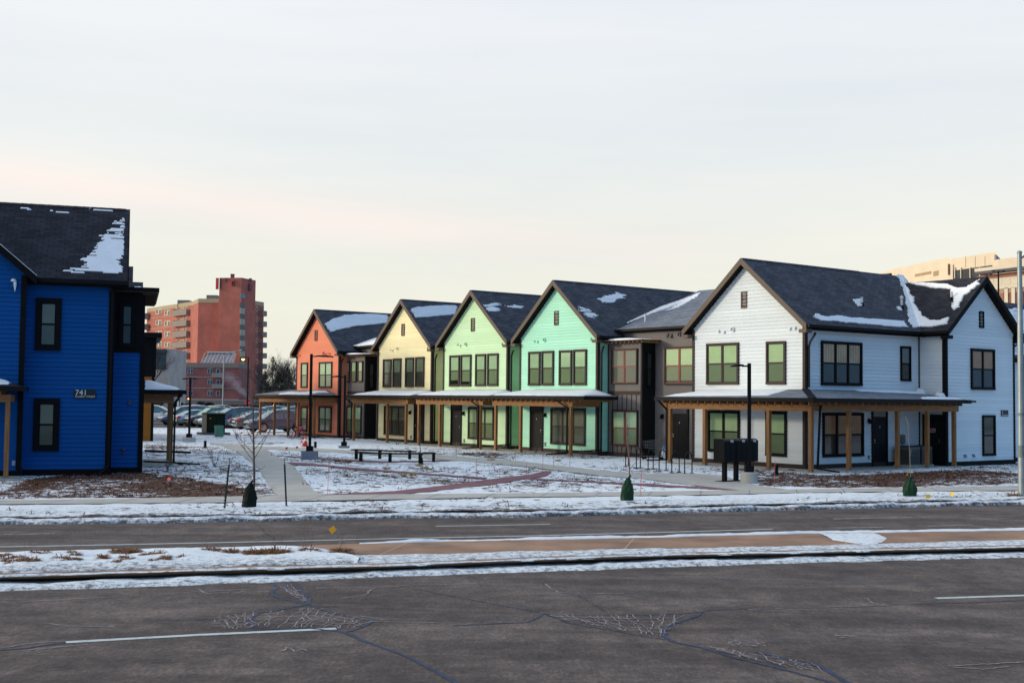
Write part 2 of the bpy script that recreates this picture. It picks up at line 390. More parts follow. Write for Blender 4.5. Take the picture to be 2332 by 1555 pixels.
# asphalt
def asphalt():
    m, nt, b = nodes('asphalt')
    geo = N(nt, 'ShaderNodeNewGeometry'); pos = geo.outputs['Position']
    mp = N(nt, 'ShaderNodeMapping'); mp.inputs['Rotation'].default_value = (0, 0, R(-15.5)); mp.inputs['Scale'].default_value = (.30, .9, 1)
    L(nt, pos, mp.inputs['Vector'])
    n1 = N(nt, 'ShaderNodeTexNoise', i_Scale=1.0, i_Detail=8.0, i_Roughness=.68); L(nt, mp.outputs[0], n1.inputs['Vector'])
    r1 = ramp(nt, [(.30, (.038,.031,.029)), (.5, (.088,.071,.064)), (.70, (.155,.128,.114))]); L(nt, n1.outputs['Fac'], r1.inputs['Fac'])
    mpg = N(nt, 'ShaderNodeMapping'); mpg.inputs['Scale'].default_value = (1, .35, 1); L(nt, pos, mpg.inputs['Vector'])
    n2 = N(nt, 'ShaderNodeTexNoise', i_Scale=22.0, i_Detail=6.0, i_Roughness=.85); L(nt, mpg.outputs[0], n2.inputs['Vector'])
    r2 = ramp(nt, [(.3, (.4,.4,.4)), (.5, (1,1,1)), (.70, (2.1,2.0,1.95))]); L(nt, n2.outputs['Fac'], r2.inputs['Fac'])
    mx = N(nt, 'ShaderNodeMix', data_type='RGBA', blend_type='MULTIPLY'); mx.inputs[0].default_value = .8; L(nt, r1.outputs['Color'], mx.inputs[6]); L(nt, r2.outputs['Color'], mx.inputs[7])
    mp2 = N(nt, 'ShaderNodeMapping'); mp2.inputs['Rotation'].default_value = (0, 0, R(-15.5)); mp2.inputs['Scale'].default_value = (1.5, .8, 1); L(nt, pos, mp2.inputs['Vector'])
    n3 = N(nt, 'ShaderNodeTexNoise', i_Scale=1.6, i_Detail=9.0, i_Roughness=.78); L(nt, mp2.outputs[0], n3.inputs['Vector'])
    r3 = ramp(nt, [(.32, (.52,.52,.56)), (.5, (1,.97,.97)), (.68, (1.55,1.42,1.36))]); L(nt, n3.outputs['Fac'], r3.inputs['Fac'])
    m3 = N(nt, 'ShaderNodeMix', data_type='RGBA', blend_type='MULTIPLY'); m3.inputs[0].default_value = 1; L(nt, mx.outputs[2], m3.inputs[6]); L(nt, r3.outputs['Color'], m3.inputs[7])
    mp4 = N(nt, 'ShaderNodeMapping'); mp4.inputs['Rotation'].default_value = (0, 0, R(-15.5)); mp4.inputs['Scale'].default_value = (.16, .8, 1); L(nt, pos, mp4.inputs['Vector'])
    n4 = N(nt, 'ShaderNodeTexNoise', i_Scale=1.0, i_Detail=10.0, i_Roughness=.74, i_Distortion=.6); L(nt, mp4.outputs[0], n4.inputs['Vector'])
    r4 = ramp(nt, [(.56, (0,0,0)), (.74, (.42,.42,.42))]); L(nt, n4.outputs['Fac'], r4.inputs['Fac'])
    m4 = N(nt, 'ShaderNodeMix', data_type='RGBA'); L(nt, r4.outputs['Color'], m4.inputs[0]); L(nt, m3.outputs[2], m4.inputs[6]); m4.inputs[7].default_value = (.24,.225,.225,1)
    r5 = ramp(nt, [(.24, (.75,.75,.75)), (.38, (0,0,0))]); L(nt, n4.outputs['Fac'], r5.inputs['Fac'])
    m5 = N(nt, 'ShaderNodeMix', data_type='RGBA'); L(nt, r5.outputs['Color'], m5.inputs[0]); L(nt, m4.outputs[2], m5.inputs[6]); m5.inputs[7].default_value = (.035,.030,.032,1)
    L(nt, m5.outputs[2], b.inputs['Base Color']); b.inputs['Roughness'].default_value = .88; b.inputs['Specular IOR Level'].default_value = .3
    bp = N(nt, 'ShaderNodeBump', i_Strength=.5, i_Distance=.012); L(nt, n2.outputs['Fac'], bp.inputs['Height']); L(nt, bp.outputs['Normal'], b.inputs['Normal'])
    return m
M_asph = asphalt()

# ---- base sheet to the horizon
g = MB(); g.add([(-2500,-400,-.06),(2500,-400,-.06),(2500,3000,-.06),(-2500,3000,-.06)], [(0,1,2,3)])
struct(g.build('ground', pm('far_ground', (.40,.41,.43), .9, .5, .08)))
# ---- road: one sheet for both carriageways
X = np.array([-160., -60, -20, 0, 20, 60, 165])
rows = [(E_road(X)*0 - 14 + .275*X, X*0), (E_kerb(X)+.05, X*0)]
struct(grid_mesh('road', X, rows, M_asph))

# ---- paths (flat sheets on the lawn)
P_main = [(635,1130.5),(622,1119),(604,1090),(586,1063.6),(558,1042),(536,1026),(500,1013.5),(520,1010),(607,1024),(637,1042),(671.5,1063.6),(714,1117),(742,1128)]
P_far = [(480,1008),(575,1015),(680,1019.5),(780,1024),(880,1030),(980,1034.5),(1080,1042),(1183,1050),(1280,1061),(1363,1071),(1466,1079),(1560,1077),(1650,1083),(1690,1098),(1740,1108),(1790,1114),
         (1690,1117),(1640,1112),(1560,1103),(1466,1091),(1363,1083),(1280,1073),(1183,1061),(1080,1052),(980,1045),(880,1038),(780,1031),(700,1027.5),(607,1023.5),(540,1017),(478,1012)]
R_1 = [(738,1126),(830,1121),(900,1117.5),(1003,1106),(1131,1089),(1209,1079.8),(1239.6,1072),(1256,1073),(1255,1078),(1239.6,1085),(1195.8,1090),(1131,1102),(1054,1110.6),(977,1119.6),(900,1126),(830,1128.5),(740,1129.5)]
R_2 = [(1200,1088),(1337,1095),(1414,1098.5),(1500,1102.5),(1526,1104.5),(1637,1110),(1723,1115.5),(1720,1117.5),(1660,1116),(1600,1113),(1526,1109.5),(1500,1107.5),(1414,1103),(1337,1098.5),(1200,1091.5)]
R_3 = [(650,1051.5),(700,1054),(800,1064),(880,1070.5),(1000,1079.5),(1110,1087.5),(1105,1090.5),(1000,1083),(880,1074.5),(800,1069),(740,1062),(660,1057.5)]
R_4 = [(621,1036),(700,1040.5),(800,1046.5),(880,1050.5),(985,1048),(1070,1046),(1070,1048.5),(985,1051.5),(880,1054),(800,1050.5),(700,1043.5),(625,1038.5)]
def gpoly(P, z=ZG): return [gp(x, y, z) for x, y in P]
def inpoly(xs, ys, P):
    P = [(p.x, p.y) for p in P]; ins = np.zeros(len(xs), bool); j = len(P)-1
    for i in range(len(P)):
        xi, yi = P[i]; xj, yj = P[j]
        c = ((yi > ys) != (yj > ys)) & (xs < (xj-xi)*(ys-yi)/((yj-yi) or 1e-9)+xi)
        ins ^= c; j = i
    return ins
SHEETS = [('path', P_main, .1285, M_concrete), ('path', P_far, .1325, M_concrete)] + [('red_path', p, .1245+.0006*i, M_red) for i, p in enumerate((R_1, R_2, R_3, R_4))]
polys = []
for name, P, z, m in SHEETS:
    W = gpoly(P); polys.append(W)
    b = MB(); b.add([(p.x, p.y, z) for p in W], [tuple(range(len(W)))])
    o = struct(b.build(name, m))
    if sum((W[i].x*W[(i+1) % len(W)].y - W[(i+1) % len(W)].x*W[i].y) for i in range(len(W))) < 0: o.data.flip_normals()
X = xs_list(-30, 34, 1.0)
struct(grid_mesh('sidewalk', X, [(E_swnear(X), X*0+.137), (E_swfar(X), X*0+.137)], M_concrete))
# expansion joints of the sidewalk are real gaps filled dark
b = MB()
for x in np.arange(-24, 28, 1.55):
    y0, y1 = float(E_swnear(x))+.02, float(E_swfar(x+.3))-.02
    b.add([(x,y0,.1405),(x+.025,y0,.1405),(x+.325,y1,.1405),(x+.3,y1,.1405)], [(0,1,2,3)])
struct(b.build('sidewalk_joints', pm('joint', (.2,.2,.19), .9)))

# ---- lawn / verge: one snowy sheet from the far kerb to the car park
X = np.concatenate([np.arange(-160, -31, 6.), np.arange(-31, 33, .2), np.arange(33, 166, 6.)])
T = np.concatenate([np.arange(0, 6.4, .16), np.arange(6.4, 40, .22), np.arange(40, 80, .5)])
ek = E_kerb(X)
XX = np.tile(X, len(T)); YY = np.concatenate([ek+t for t in T])
inside = np.zeros(len(XX), bool)
JX = np.array([.16*nz(x, y, 1.1, 12)+.10*nz(x, y, 3.3, 13) for x, y in zip(XX, YY)]); JY = np.array([.22*nz(x, y, 1.0, 14)+.12*nz(x, y, 3.1, 15) for x, y in zip(XX, YY)])
for W in polys: inside |= inpoly(XX+JX, YY+JY, W)
sw = (YY+JY*.8 > E_swnear(XX)) & (YY+JX*.8 < E_swfar(XX)); inside |= sw
MUL = [([(0,1120),(60,1093),(150,1080),(330,1076),(420,1086),(560,1112),(550,1129),(300,1134),(-40,1139),(-300,1139),(-300,1110)], .80),
       ([(540,1116),(622,1122),(630,1130),(545,1131)], .55), ([(330,1010),(440,998),(530,1022),(590,1090),(430,1085),(330,1075)], .45),
       ([(1660,1064),(1760,1072),(1880,1082),(2000,1080),(2140,1071),(2230,1068),(2332,1080),(2500,1080),(2500,1098),(2332,1100),(2100,1107),(1900,1111),(1740,1106),(1690,1088)], .74),
       ([(1540,1058),(1680,1064),(1690,1088),(1610,1080)], .4), ([(2180,1060),(2330,1056),(2330,1075),(2230,1072)], .35),
       ([(1050,1117),(1190,1096),(1350,1102),(1440,1109),(1510,1114),(1300,1121),(1150,1121)], .5), ([(1270,1082),(1400,1090),(1520,1102),(1420,1100),(1300,1094)], .45),
       ([(1040,1032),(1120,1029),(1190,1044),(1160,1050),(1090,1041)], .6), ([(450,1006),(560,1001),(660,1007),(620,1013),(520,1012)], .62),
       ([(600,1028),(700,1029),(790,1046),(790,1060),(650,1048)], .42), ([(760,1075),(1000,1085),(1050,1095),(900,1110),(760,1110)], .42), ([(700,1012),(900,1020),(1000,1030),(900,1028),(700,1018)], .3)]
mul = np.full(len(XX), .30)
for P, d in MUL: mul[inpoly(XX, YY, gpoly(P))] = d
LF = np.array([.30*nz(x, y, .16, 21)+.20*nz(x, y, .55, 22) for x, y in zip(XX, YY)]); mul = np.clip(mul+LF, 0, 1)
tt = YY - np.tile(ek, len(T))
dirt = np.clip(.40 - np.abs(tt-1.1)*.10, 0, .6); dirt[tt > 5.2] = .05
dirt = np.where(tt < .2, .6, dirt)
mul = np.where((tt < 5.2) & (tt > .2), np.clip(.24+LF*.8, 0, .6), mul)
ZZ = np.empty(len(XX))
for i in range(len(XX)):
    x, y = XX[i], YY[i]
    h = .5 + .5*nz(x, y, 1.7) + .35*nz(x, y, 4.3, 2)
    ZZ[i] = ZG - .01 + .03*h
    if tt[i] < 1.3: ZZ[i] += (.07*max(0, nz(x, y, .9, 5)+.35)+.03*nz(x, y, 6, 8))*math.sin(math.pi*min(1, tt[i]/1.3+.12))
ZZ[inside] = ZG - .02
ZZ[(mul > .3) & ~inside] -= .012
# let the lawn dip under floors and slabs is not needed: houses stand on it
n = len(X); me = bpy.data.meshes.new('lawn')
idx = np.arange(len(T)*n).reshape(len(T), n)
F = np.stack([idx[:-1,:-1], idx[:-1,1:], idx[1:,1:], idx[1:,:-1]], -1).reshape(-1, 4)
me.from_pydata(np.stack([XX, YY, ZZ], 1).tolist(), [], F.tolist()); me.materials.append(M_lawn)
ca = me.color_attributes.new('mask', 'FLOAT_COLOR', 'POINT')
buf = np.zeros((len(XX), 4), np.float32); buf[:,0] = mul; buf[:,1] = dirt; buf[:,3] = 1
ca.data.foreach_set('color', buf.ravel())
me.polygons.foreach_set('use_smooth', np.ones(len(F), bool))
lawn = bpy.data.objects.new('lawn', me); COL.objects.link(lawn); struct(lawn)
# leaf litter and dead grass lying on and through the thin snow
M_litter = pm('leaf_litter', (.105,.047,.026), .9, .6, 9)
b = MB(); rnd = random.Random(77); npt = len(XX); made = 0
cand = [i for i in range(npt) if not inside[i] and -26 < XX[i] < 28 and YY[i] < 64]
wts = np.array([max(0, mul[i]-.12)**2.0*(1.0 if tt[i] > .4 else .2) + .004 for i in cand]); wts /= wts.sum(); rs = np.random.RandomState(5)
for i in rs.choice(cand, size=5200, p=wts):
    cx_, cy_, cz_ = XX[i]+rnd.uniform(-.1,.1), YY[i]+rnd.uniform(-.1,.1), ZZ[i]; k = rnd.randint(2, 6); sp = rnd.uniform(.03, .16)
    for j in range(k):
        a = rnd.uniform(0, 6.28); p = Vector((cx_+rnd.gauss(0, sp), cy_+rnd.gauss(0, sp), cz_+rnd.uniform(0, .015))); L_ = rnd.uniform(.04, .15); d = Vector((math.cos(a), math.sin(a), rnd.uniform(0, .7)))*L_; w_ = Vector((-math.sin(a), math.cos(a), rnd.uniform(-.3,.3)))*rnd.uniform(.008, .022)
        b.add([p-w_, p+w_, p+d+w_*.4, p+d-w_*.4], [(0,1,2,3)])
struct(b.build('leaf_litter', M_litter), 'stuff')
# far kerb
X = xs_list(-30, 34, .5)
struct(grid_mesh('kerb', X, [(E_kerb(X)-.02, X*0-.01), (E_kerb(X)-.02, X*0+ZG-.015), (E_kerb(X)+.13, X*0+ZG-.012), (E_kerb(X)+.13, X*0-.01)], M_kerb))
# car park
b = MB(); b.add([(-140,86.5,.10),(-9,88,.10),(-9,175,.10),(-140,175,.10)], [(0,1,2,3)])
struct(b.build('car_park', pm('car_park_asphalt', (.08,.08,.085), .9, .4, .3)))

# ---- median strip
X = xs_list()
medm = M_concrete2
struct(grid_mesh('median', X, [(E_medfar(X), X*0-.01), (E_medfar(X)+.0, X*0+ZM-.01), (E_medfar(X)-.12, X*0+ZM), (E_mednear(X)+.16, X*0+ZM)], medm))
bulge = np.array([.008*nz(x, 0, .8, 3) for x in X])
struct(grid_mesh('median_kerb', X, [(E_mednear(X)+.16, X*0+ZM+.002), (E_mednear(X)+.03, X*0+ZM+.002+bulge), (E_mednear(X)-.0, X*0+ZM-.018), (E_kface(X), X*0-.004)], M_kerb))
# joints with a little snow in them
def bank(name, X, f0, f1, z0, hgt, seed, dirt, mul_=0.0, rows=9, jag=.06, mat=M_bank, clip=None):
    """ploughed or fallen snow: a low heap with ragged edges between two lines"""
    ys0, ys1 = f0(X), f1(X); rws = []
    j0 = np.array([jag*(nz(x, 0, 1.6, seed)+.6*nz(x, 3, 5, seed+1)) for x in X]); j1 = np.array([jag*(nz(x, 9, 1.4, seed+2)+.6*nz(x, 5, 4.6, seed+3)) for x in X])
    for r in range(rows):
        t = r/(rows-1); y = (ys0+j0)*(1-t) + (ys1+j1)*t
        e = math.sin(math.pi*t)**.5
        z = np.array([(z0 if not isinstance(z0, tuple) else z0[0]*(1-t)+z0[1]*t) - .006*(r in (0, rows-1)) + hgt*e*max(.12, .6+.6*nz(x, yy, 1.3, seed+4)+.35*nz(x, yy, 5.5, seed+5)) for x, yy in zip(X, y)])
        rws.append((y, z))
    o = grid_mesh(name, X, rws, mat)
    ca = o.data.color_attributes.new('mask', 'FLOAT_COLOR', 'POINT')
    nv = len(X)*rows; buf = np.zeros((nv, 4), np.float32); buf[:,3] = 1; buf[:,0] = mul_
    for r in range(rows):
        t = r/(rows-1); buf[r*len(X):(r+1)*len(X), 1] = dirt(t) if callable(dirt) else dirt
    ca.data.foreach_set('color', buf.ravel()); struct(o, 'stuff'); return o
def mixf(f, g, t): return lambda X: f(X)*(1-t)+g(X)*t
def upto(px, y): return gp(px, y, ZM).x
xr = xs_list(-18, 26, .1)
# snow along the far lip of the median (right part), and the snow-covered left part of it
bank('median_snow', xr[xr > upto(800,1245)], lambda X: E_medfar(X)-.32*np.minimum(1, .6+.02*(X+3)), lambda X: E_medfar(X)+.06, ZM-.005, .05, 11, .12)
E_conlow = edge_fn([(830,1262),(900,1262),(1200,1254),(1500,1248),(1800,1243),(2332,1227.6)], ZM)
bank('median_snow', xr[xr > upto(760,1262)], lambda X: E_mednear(X)+.40, E_conlow, ZM-.003, .035, 21, .42, .05)
xl = xr[xr < upto(835,1262)]
tip = upto(835,1262)
bank('median_snow', xl, lambda X: E_mednear(X)+.44, lambda X: np.where(X > tip-1.7, E_mednear(X)+.44+(E_medfar(X)-E_mednear(X)-.4)*np.clip((tip-X)/1.7, .02, 1)**.5, E_medfar(X)+.05), ZM-.003, .085, 31, lambda t: .48*(1-t)**1.5+.05, .06, rows=22, jag=.08)
c0, c1 = upto(1902,1234), upto(2040,1231); cm, cr = (c0+c1)/2, (c1-c0)/2
lens = lambda X, e: np.clip(1-np.abs((X-cm)/cr)**1.6, 0, 1)**e
bank('median_snow', xr[(xr > c0) & (xr < c1)], lambda X: (E_conlow(X)*.62+E_medfar(X)*.38)-(E_medfar(X)-E_conlow(X))*.55*lens(X, 1.4), lambda X: E_medfar(X)-.18, ZM-.003, .03, 41, .3, .30, jag=.22)
b = MB()
for x in np.arange(-2.5, 24, 4.4):   # contraction joints of the median paving
    y0, y1 = float(E_mednear(x))+.3, float(E_medfar(x+.55))-.25; b.add([(x,y0,ZM+.0015),(x+.03,y0,ZM+.0015),(x+.58,y1,ZM+.0015),(x+.55,y1,ZM+.0015)], [(0,1,2,3)])
struct(b.build('median_joints', pm('median_joint', (.42,.30,.20), .9)))
bank('median_snow', xr, lambda X: E_mednear(X)+.05, lambda X: E_mednear(X)+.26, ZM-.002, .03, 71, .38, .1, rows=6, jag=.07)
# brown slush at the foot of the near kerb, and snow at the far kerb
bank('gutter_snow', xr, E_snownear, lambda X: E_kface(X)+.01, 0.0, .06, 51, lambda t: .46-.25*t, rows=10, jag=.1)
bank('gutter_snow', xs_list(-26, 30, .12), E_road, lambda X: E_kerb(X)-.03, (-.004, ZG-.03), .085, 61, lambda t: .40+.2*(t < .3), rows=10, jag=.12)

# ---- painted lines
def worn(name, col, lo, hi):
    m, nt, b = nodes(name); geo = N(nt, 'ShaderNodeNewGeometry'); n = N(nt, 'ShaderNodeTexNoise', i_Scale=5.0, i_Detail=8.0, i_Roughness=.8); L(nt, geo.outputs['Position'], n.inputs['Vector'])
    r = ramp(nt, [(lo, (.10,.085,.08)), (hi, col)]); L(nt, n.outputs['Fac'], r.inputs['Fac']); L(nt, r.outputs['Color'], b.inputs['Base Color']); b.inputs['Roughness'].default_value = .85; return m
M_paint = worn('worn_paint', (.42,.45,.43), .36, .62); M_paint3 = worn('line_paint', (.46,.50,.48), .30, .48)
def ribbon(name, pts, wid, z, mat, jitter=0):
    P = [gp(x, y, 0) for x, y in pts]; b = MB(); vs = []
    for i, p in enumerate(P):
        d = (P[min(i+1, len(P)-1)] - P[max(i-1, 0)]); d.z = 0; d.normalize(); nn = Vector((-d.y, d.x, 0))
        ww = wid*(1 + jitter*random.uniform(-1, 1)) if not isinstance(wid, list) else wid[i]
        vs += [(p.x-nn.x*ww/2, p.y-nn.y*ww/2, z), (p.x+nn.x*ww/2, p.y+nn.y*ww/2, z)]
    b.add(vs, [(2*i, 2*i+2, 2*i+3, 2*i+1) for i in range(len(P)-1)])
    o = b.build(name, mat); struct(o); return o
ribbon('road_marking', [(-300,1250.5),(0,1245),(300,1239.4),(600,1233),(900,1226),(1200,1220),(1500,1212),(1760,1204.5)], .12, .004, M_paint3)
ribbon('road_marking', [(1888,1202),(2010,1200.5)], .10, .004, M_paint); ribbon('road_marking', [(2112,1197.5),(2215,1195)], .10, .004, M_paint)
ribbon('road_marking', [(10,1216.5),(125,1214.5)], .09, .004, M_paint); ribbon('road_marking', [(992,1198),(1253,1193.5)], .10, .004, M_paint3); ribbon('road_marking', [(1898,1181.5),(2076,1177)], .10, .004, M_paint)
M_paint2 = worn('bright_paint', (.52,.58,.57), .30, .48)
ribbon('road_marking', [(150,1462),(450,1445.5),(766,1431)], .115, .004, M_paint2); ribbon('road_marking', [(2132,1362),(2240,1358.5),(2440,1352)], .12, .004, M_paint2)
# ---- tarred joints and crazed surface of the near carriageway
M_tar = pm('crack_sealant', (.016,.038,.088), .6, .5, 3.0, .2, 30, .15)
M_salt = pm('salted_crack', (.26,.235,.245), .9, .45, 6.0)
M_dark = pm('dark_crack', (.018,.018,.02), .9, .3, 6.0)
zc = [.0045]
def crack(pts, w, mat, jit=.35, wob=0):
    zc[0] += .00012
    out = []
    for (x0, y0), (x1, y1) in zip(pts[:-1], pts[1:]):
        k = max(2, int(math.hypot(x1-x0, (y1-y0)*3)/9))
        for i in range(k):
            t = i/k; out.append((x0+(x1-x0)*t + random.uniform(-1, 1)*wob*1.6, y0+(y1-y0)*t + random.uniform(-1, 1)*wob*.45))
    out.append(pts[-1])
    return ribbon('crack', out, w, zc[0], mat, jit)
TAR = [([(625,1330),(632,1337),(617,1350),(632,1360),(675,1370),(700,1376)], .055), ([(652,1330),(656,1342)], .07), ([(672,1329),(690,1350),(706,1362),(703,1376)], .06),
       ([(703,1376),(640,1388),(590,1395),(566,1412),(575,1426),(612,1432),(700,1430),(760,1436),(786,1440)], .05), ([(706,1378),(740,1390),(800,1405),(850,1416),(820,1430),(786,1440)], .035),
       ([(786,1440),(830,1460),(880,1477),(930,1496),(980,1522),(1042,1557)], .05), ([(-20,1482),(60,1476),(110,1468),(150,1464)], .035),
       ([(940,1340),(1060,1363),(1150,1380),(1232,1394)], .018), ([(1030,1425),(1120,1420),(1200,1417),(1228,1405),(1240,1396)], .03), ([(1240,1397),(1300,1401),(1390,1401),(1480,1400),(1560,1397)], .02),
       ([(1560,1397),(1620,1389),(1720,1386),(1800,1384),(1900,1383),(2000,1380),(2060,1376)], .022), ([(2060,1376),(2150,1374),(2240,1371),(2340,1366)], .025),
       ([(1598,1393),(1585,1404),(1535,1420),(1512,1435),(1515,1451),(1535,1462),(1600,1475),(1680,1500),(1770,1520),(1860,1545),(1910,1560)], .05),
       ([(1240,1398),(1300,1420),(1400,1436),(1470,1450),(1515,1456)], .022), ([(1720,1484),(1790,1500),(1850,1510),(1890,1530),(1935,1558)], .06)]
for p, wd in TAR: crack(p, wd, M_tar, .3, 1.0)
SALT = [[(0,1372),(150,1365),(300,1357),(470,1346),(640,1338)], [(450,1343),(475,1351),(560,1347)], [(720,1340),(790,1337),(850,1339),(950,1332),(1100,1328)], [(850,1339),(830,1356),(775,1364)],
        [(640,1335),(660,1350),(690,1358)], [(100,1418),(140,1424),(260,1428)], [(0,1476),(80,1464),(150,1460)], [(60,1481),(150,1472),(200,1468)], [(840,1414),(900,1416),(1000,1418)], [(820,1402),(880,1412)],
        [(640,1484),(655,1475),(672,1484),(688,1478),(700,1482)], [(1700,1388),(1780,1386),(1840,1390)], [(1970,1362),(2000,1378),(2060,1382)], [(1240,1330),(1270,1348),(1330,1358)], [(1330,1352),(1420,1352)],
        [(2160,1516),(2220,1514),(2332,1508)], [(2170,1520),(2240,1524),(2300,1518)], [(1900,1448),(1940,1447),(1950,1449),(1910,1452)]]
for p in SALT: crack(p, .022, M_salt, .6, 2.4)
def craze(P0, P1, n, seed):
    """crazed patch between two polylines, filled with pale grit"""
    rnd = random.Random(seed)
    lp = lambda P, t: (P[int(t*(len(P)-1.001))][0]*(1-(t*(len(P)-1.001) % 1)) + P[int(t*(len(P)-1.001))+1][0]*(t*(len(P)-1.001) % 1),
                       P[int(t*(len(P)-1.001))][1]*(1-(t*(len(P)-1.001) % 1)) + P[int(t*(len(P)-1.001))+1][1]*(t*(len(P)-1.001) % 1))
    for i in range(n):
        t = (i+rnd.random())/n; a = lp(P0, min(.999, t)); b = lp(P1, min(.999, max(0, t+rnd.uniform(-.08, .08))))
        pts = [a]
        for k in range(1, 5):
            s = k/5; pts.append((a[0]*(1-s)+b[0]*s+rnd.uniform(-11, 11), a[1]*(1-s)+b[1]*s+rnd.uniform(-1.2, 1.2)))
        (crack(pts+[b], .010, M_salt, .8, 2.2) if rnd.random() < .85 else None)
    for i in range(max(3, n//4)):
        s = (i+1)/(max(3, n//4)+1)
        pts = []
        for k in range(8):
            t = min(.999, k/7); a = lp(P0, t); b = lp(P1, t); pts.append((a[0]*(1-s)+b[0]*s, a[1]*(1-s)+b[1]*s+rnd.uniform(-1.2, 1.2)))
        crack(pts, .010, M_salt, .8, 2.6)
craze([(632,1333),(645,1345),(690,1372)], [(670,1332),(690,1352),(702,1368)], 9, 1)
craze([(600,1394),(680,1386),(720,1384),(800,1404),(850,1416)], [(575,1424),(640,1431),(700,1429),(760,1433),(810,1430)], 18, 2)
craze([(470,1416),(520,1400),(590,1392)], [(490,1430),(540,1434),(580,1428)], 9, 3)
craze([(1245,1398),(1330,1404),(1440,1402),(1560,1400)], [(1290,1414),(1400,1434),(1470,1446),(1512,1450)], 22, 4)
craze([(1600,1470),(1680,1484),(1740,1490),(1850,1512)], [(1640,1482),(1700,1502),(1780,1518),(1880,1535)], 14, 5)
craze([(1650,1466),(1680,1455),(1740,1462)], [(1660,1476),(1700,1474),(1745,1476)], 5, 6)
for p in ([(330,1414),(470,1410),(560,1394),(600,1388),(680,1378)], [(700,1378),(760,1384),(830,1390)], [(60,1530),(170,1520)], [(300,1510),(420,1505)], [(1270,1345),(1320,1358),(1376,1392)], [(575,1189),(590,1200),(605,1215),(625,1228)], [(1890,1203),(1960,1208)]):
    crack(p, .016, M_dark, .5, 1.5)
# ================================================================== HOUSE KIT
M_trim = pm('bronze_trim', (.045,.031,.027), .6, .12, 4, spec=.2)
M_black = pm('black_trim', (.005,.005,.0055), .6, .15, 4, spec=.12)
M_rake = pm('taupe_fascia', (.105,.074,.050), .6, .1, 3)
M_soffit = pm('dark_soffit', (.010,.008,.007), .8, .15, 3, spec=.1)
M_gutter = pm('black_gutter', (.006,.006,.007), .5, .15, 3, spec=.15)
M_door = pm('dark_door', (.009,.009,.010), .5, .15, 3, spec=.15)
M_wood = pm('cedar', (.27,.125,.040), .7, .35, 1.2, .25, 30, stretch=(14, 14, 1.2))
M_woodh = pm('cedar_beam', (.30,.138,.046), .7, .35, 1.2, .25, 30, stretch=(1.4, 1.4, 14))
M_metal = pm('steel', (.35,.35,.36), .35, .1, 4, metal=.9)
M_brass = pm('brass_handle', (.75,.52,.25), .3, .1, 4, metal=.9)
M_vent = pm('louvre_brown', (.13,.085,.065), .6, .15, 6)
M_redsash = pm('red_sash', (.20,.045,.028), .5, .15, 5)
M_white_pipe = pm('white_pipe', (.65,.66,.66), .5, .1, 4)
M_roof = shingle_mat('slate_shingles', ((.044,.052,.067), (.078,.089,.108), (.012,.014,.02)))
M_roofd = shingle_mat('charcoal_shingles', ((.026,.027,.034), (.046,.047,.057), (.008,.008,.011)), .15, .35)
M_roofp = shingle_mat('grey_shingles', ((.17,.19,.21), (.24,.26,.29), (.11,.12,.135)))
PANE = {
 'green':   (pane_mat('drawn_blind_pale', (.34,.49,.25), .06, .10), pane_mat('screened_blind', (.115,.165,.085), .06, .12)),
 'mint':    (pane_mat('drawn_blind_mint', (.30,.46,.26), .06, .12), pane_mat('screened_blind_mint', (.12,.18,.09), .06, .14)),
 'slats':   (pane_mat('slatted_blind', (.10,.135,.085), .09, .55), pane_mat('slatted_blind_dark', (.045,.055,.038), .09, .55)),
 'curtain': (pane_mat('tan_curtain_reflection', (.40,.255,.125), .16, .30, folds=True), pane_mat('dim_screen', (.030,.036,.030), .06, .2)),  # warm reflection on the upper glass is put into the curtain colour
 'amber':   (pane_mat('amber_curtain_reflection', (.36,.175,.065), .14, .25, folds=True), pane_mat('dim_room', (.018,.017,.013), .06, .2)),  # upper pane: curtain tone also carries the glass's painted orange reflection
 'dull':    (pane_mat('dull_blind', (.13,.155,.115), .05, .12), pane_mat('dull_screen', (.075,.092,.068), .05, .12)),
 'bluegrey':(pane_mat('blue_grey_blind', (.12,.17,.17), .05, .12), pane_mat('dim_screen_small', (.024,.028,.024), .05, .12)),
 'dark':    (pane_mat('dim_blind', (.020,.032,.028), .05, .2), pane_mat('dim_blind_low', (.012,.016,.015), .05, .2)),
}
CO = .15       # clapboard exposure
def frontP(y0): return lambda u, o, z: Vector((u, y0-o, z))
def sideP(x0): return lambda u, o, z: Vector((x0+o, u, z))
def pbox(b, P, u0, u1, o0, o1, z0, z1):
    vs = [P(u0,o0,z0), P(u1,o0,z0), P(u1,o1,z0), P(u0,o1,z0), P(u0,o0,z1), P(u1,o0,z1), P(u1,o1,z1), P(u0,o1,z1)]
    b.add(vs, [(0,3,2,1),(4,5,6,7),(0,1,5,4),(1,2,6,5),(2,3,7,6),(3,0,4,7)])
def clap(b, P, z0, z1, ufun, lip=.030):
    """lapped boards: each course leans out at its lower edge"""
    z = z0
    while z < z1-1e-3:
        zb = min(z+CO, z1); a0, a1 = ufun(z); c0, c1 = ufun(zb)
        if a1-a0 < .02: break
        b.add([P(a0,lip,z), P(a1,lip,z), P(c1,.003,zb), P(c0,.003,zb), P(a0,0,z), P(a1,0,z)], [(0,1,2,3),(4,5,1,0)])
        z = zb
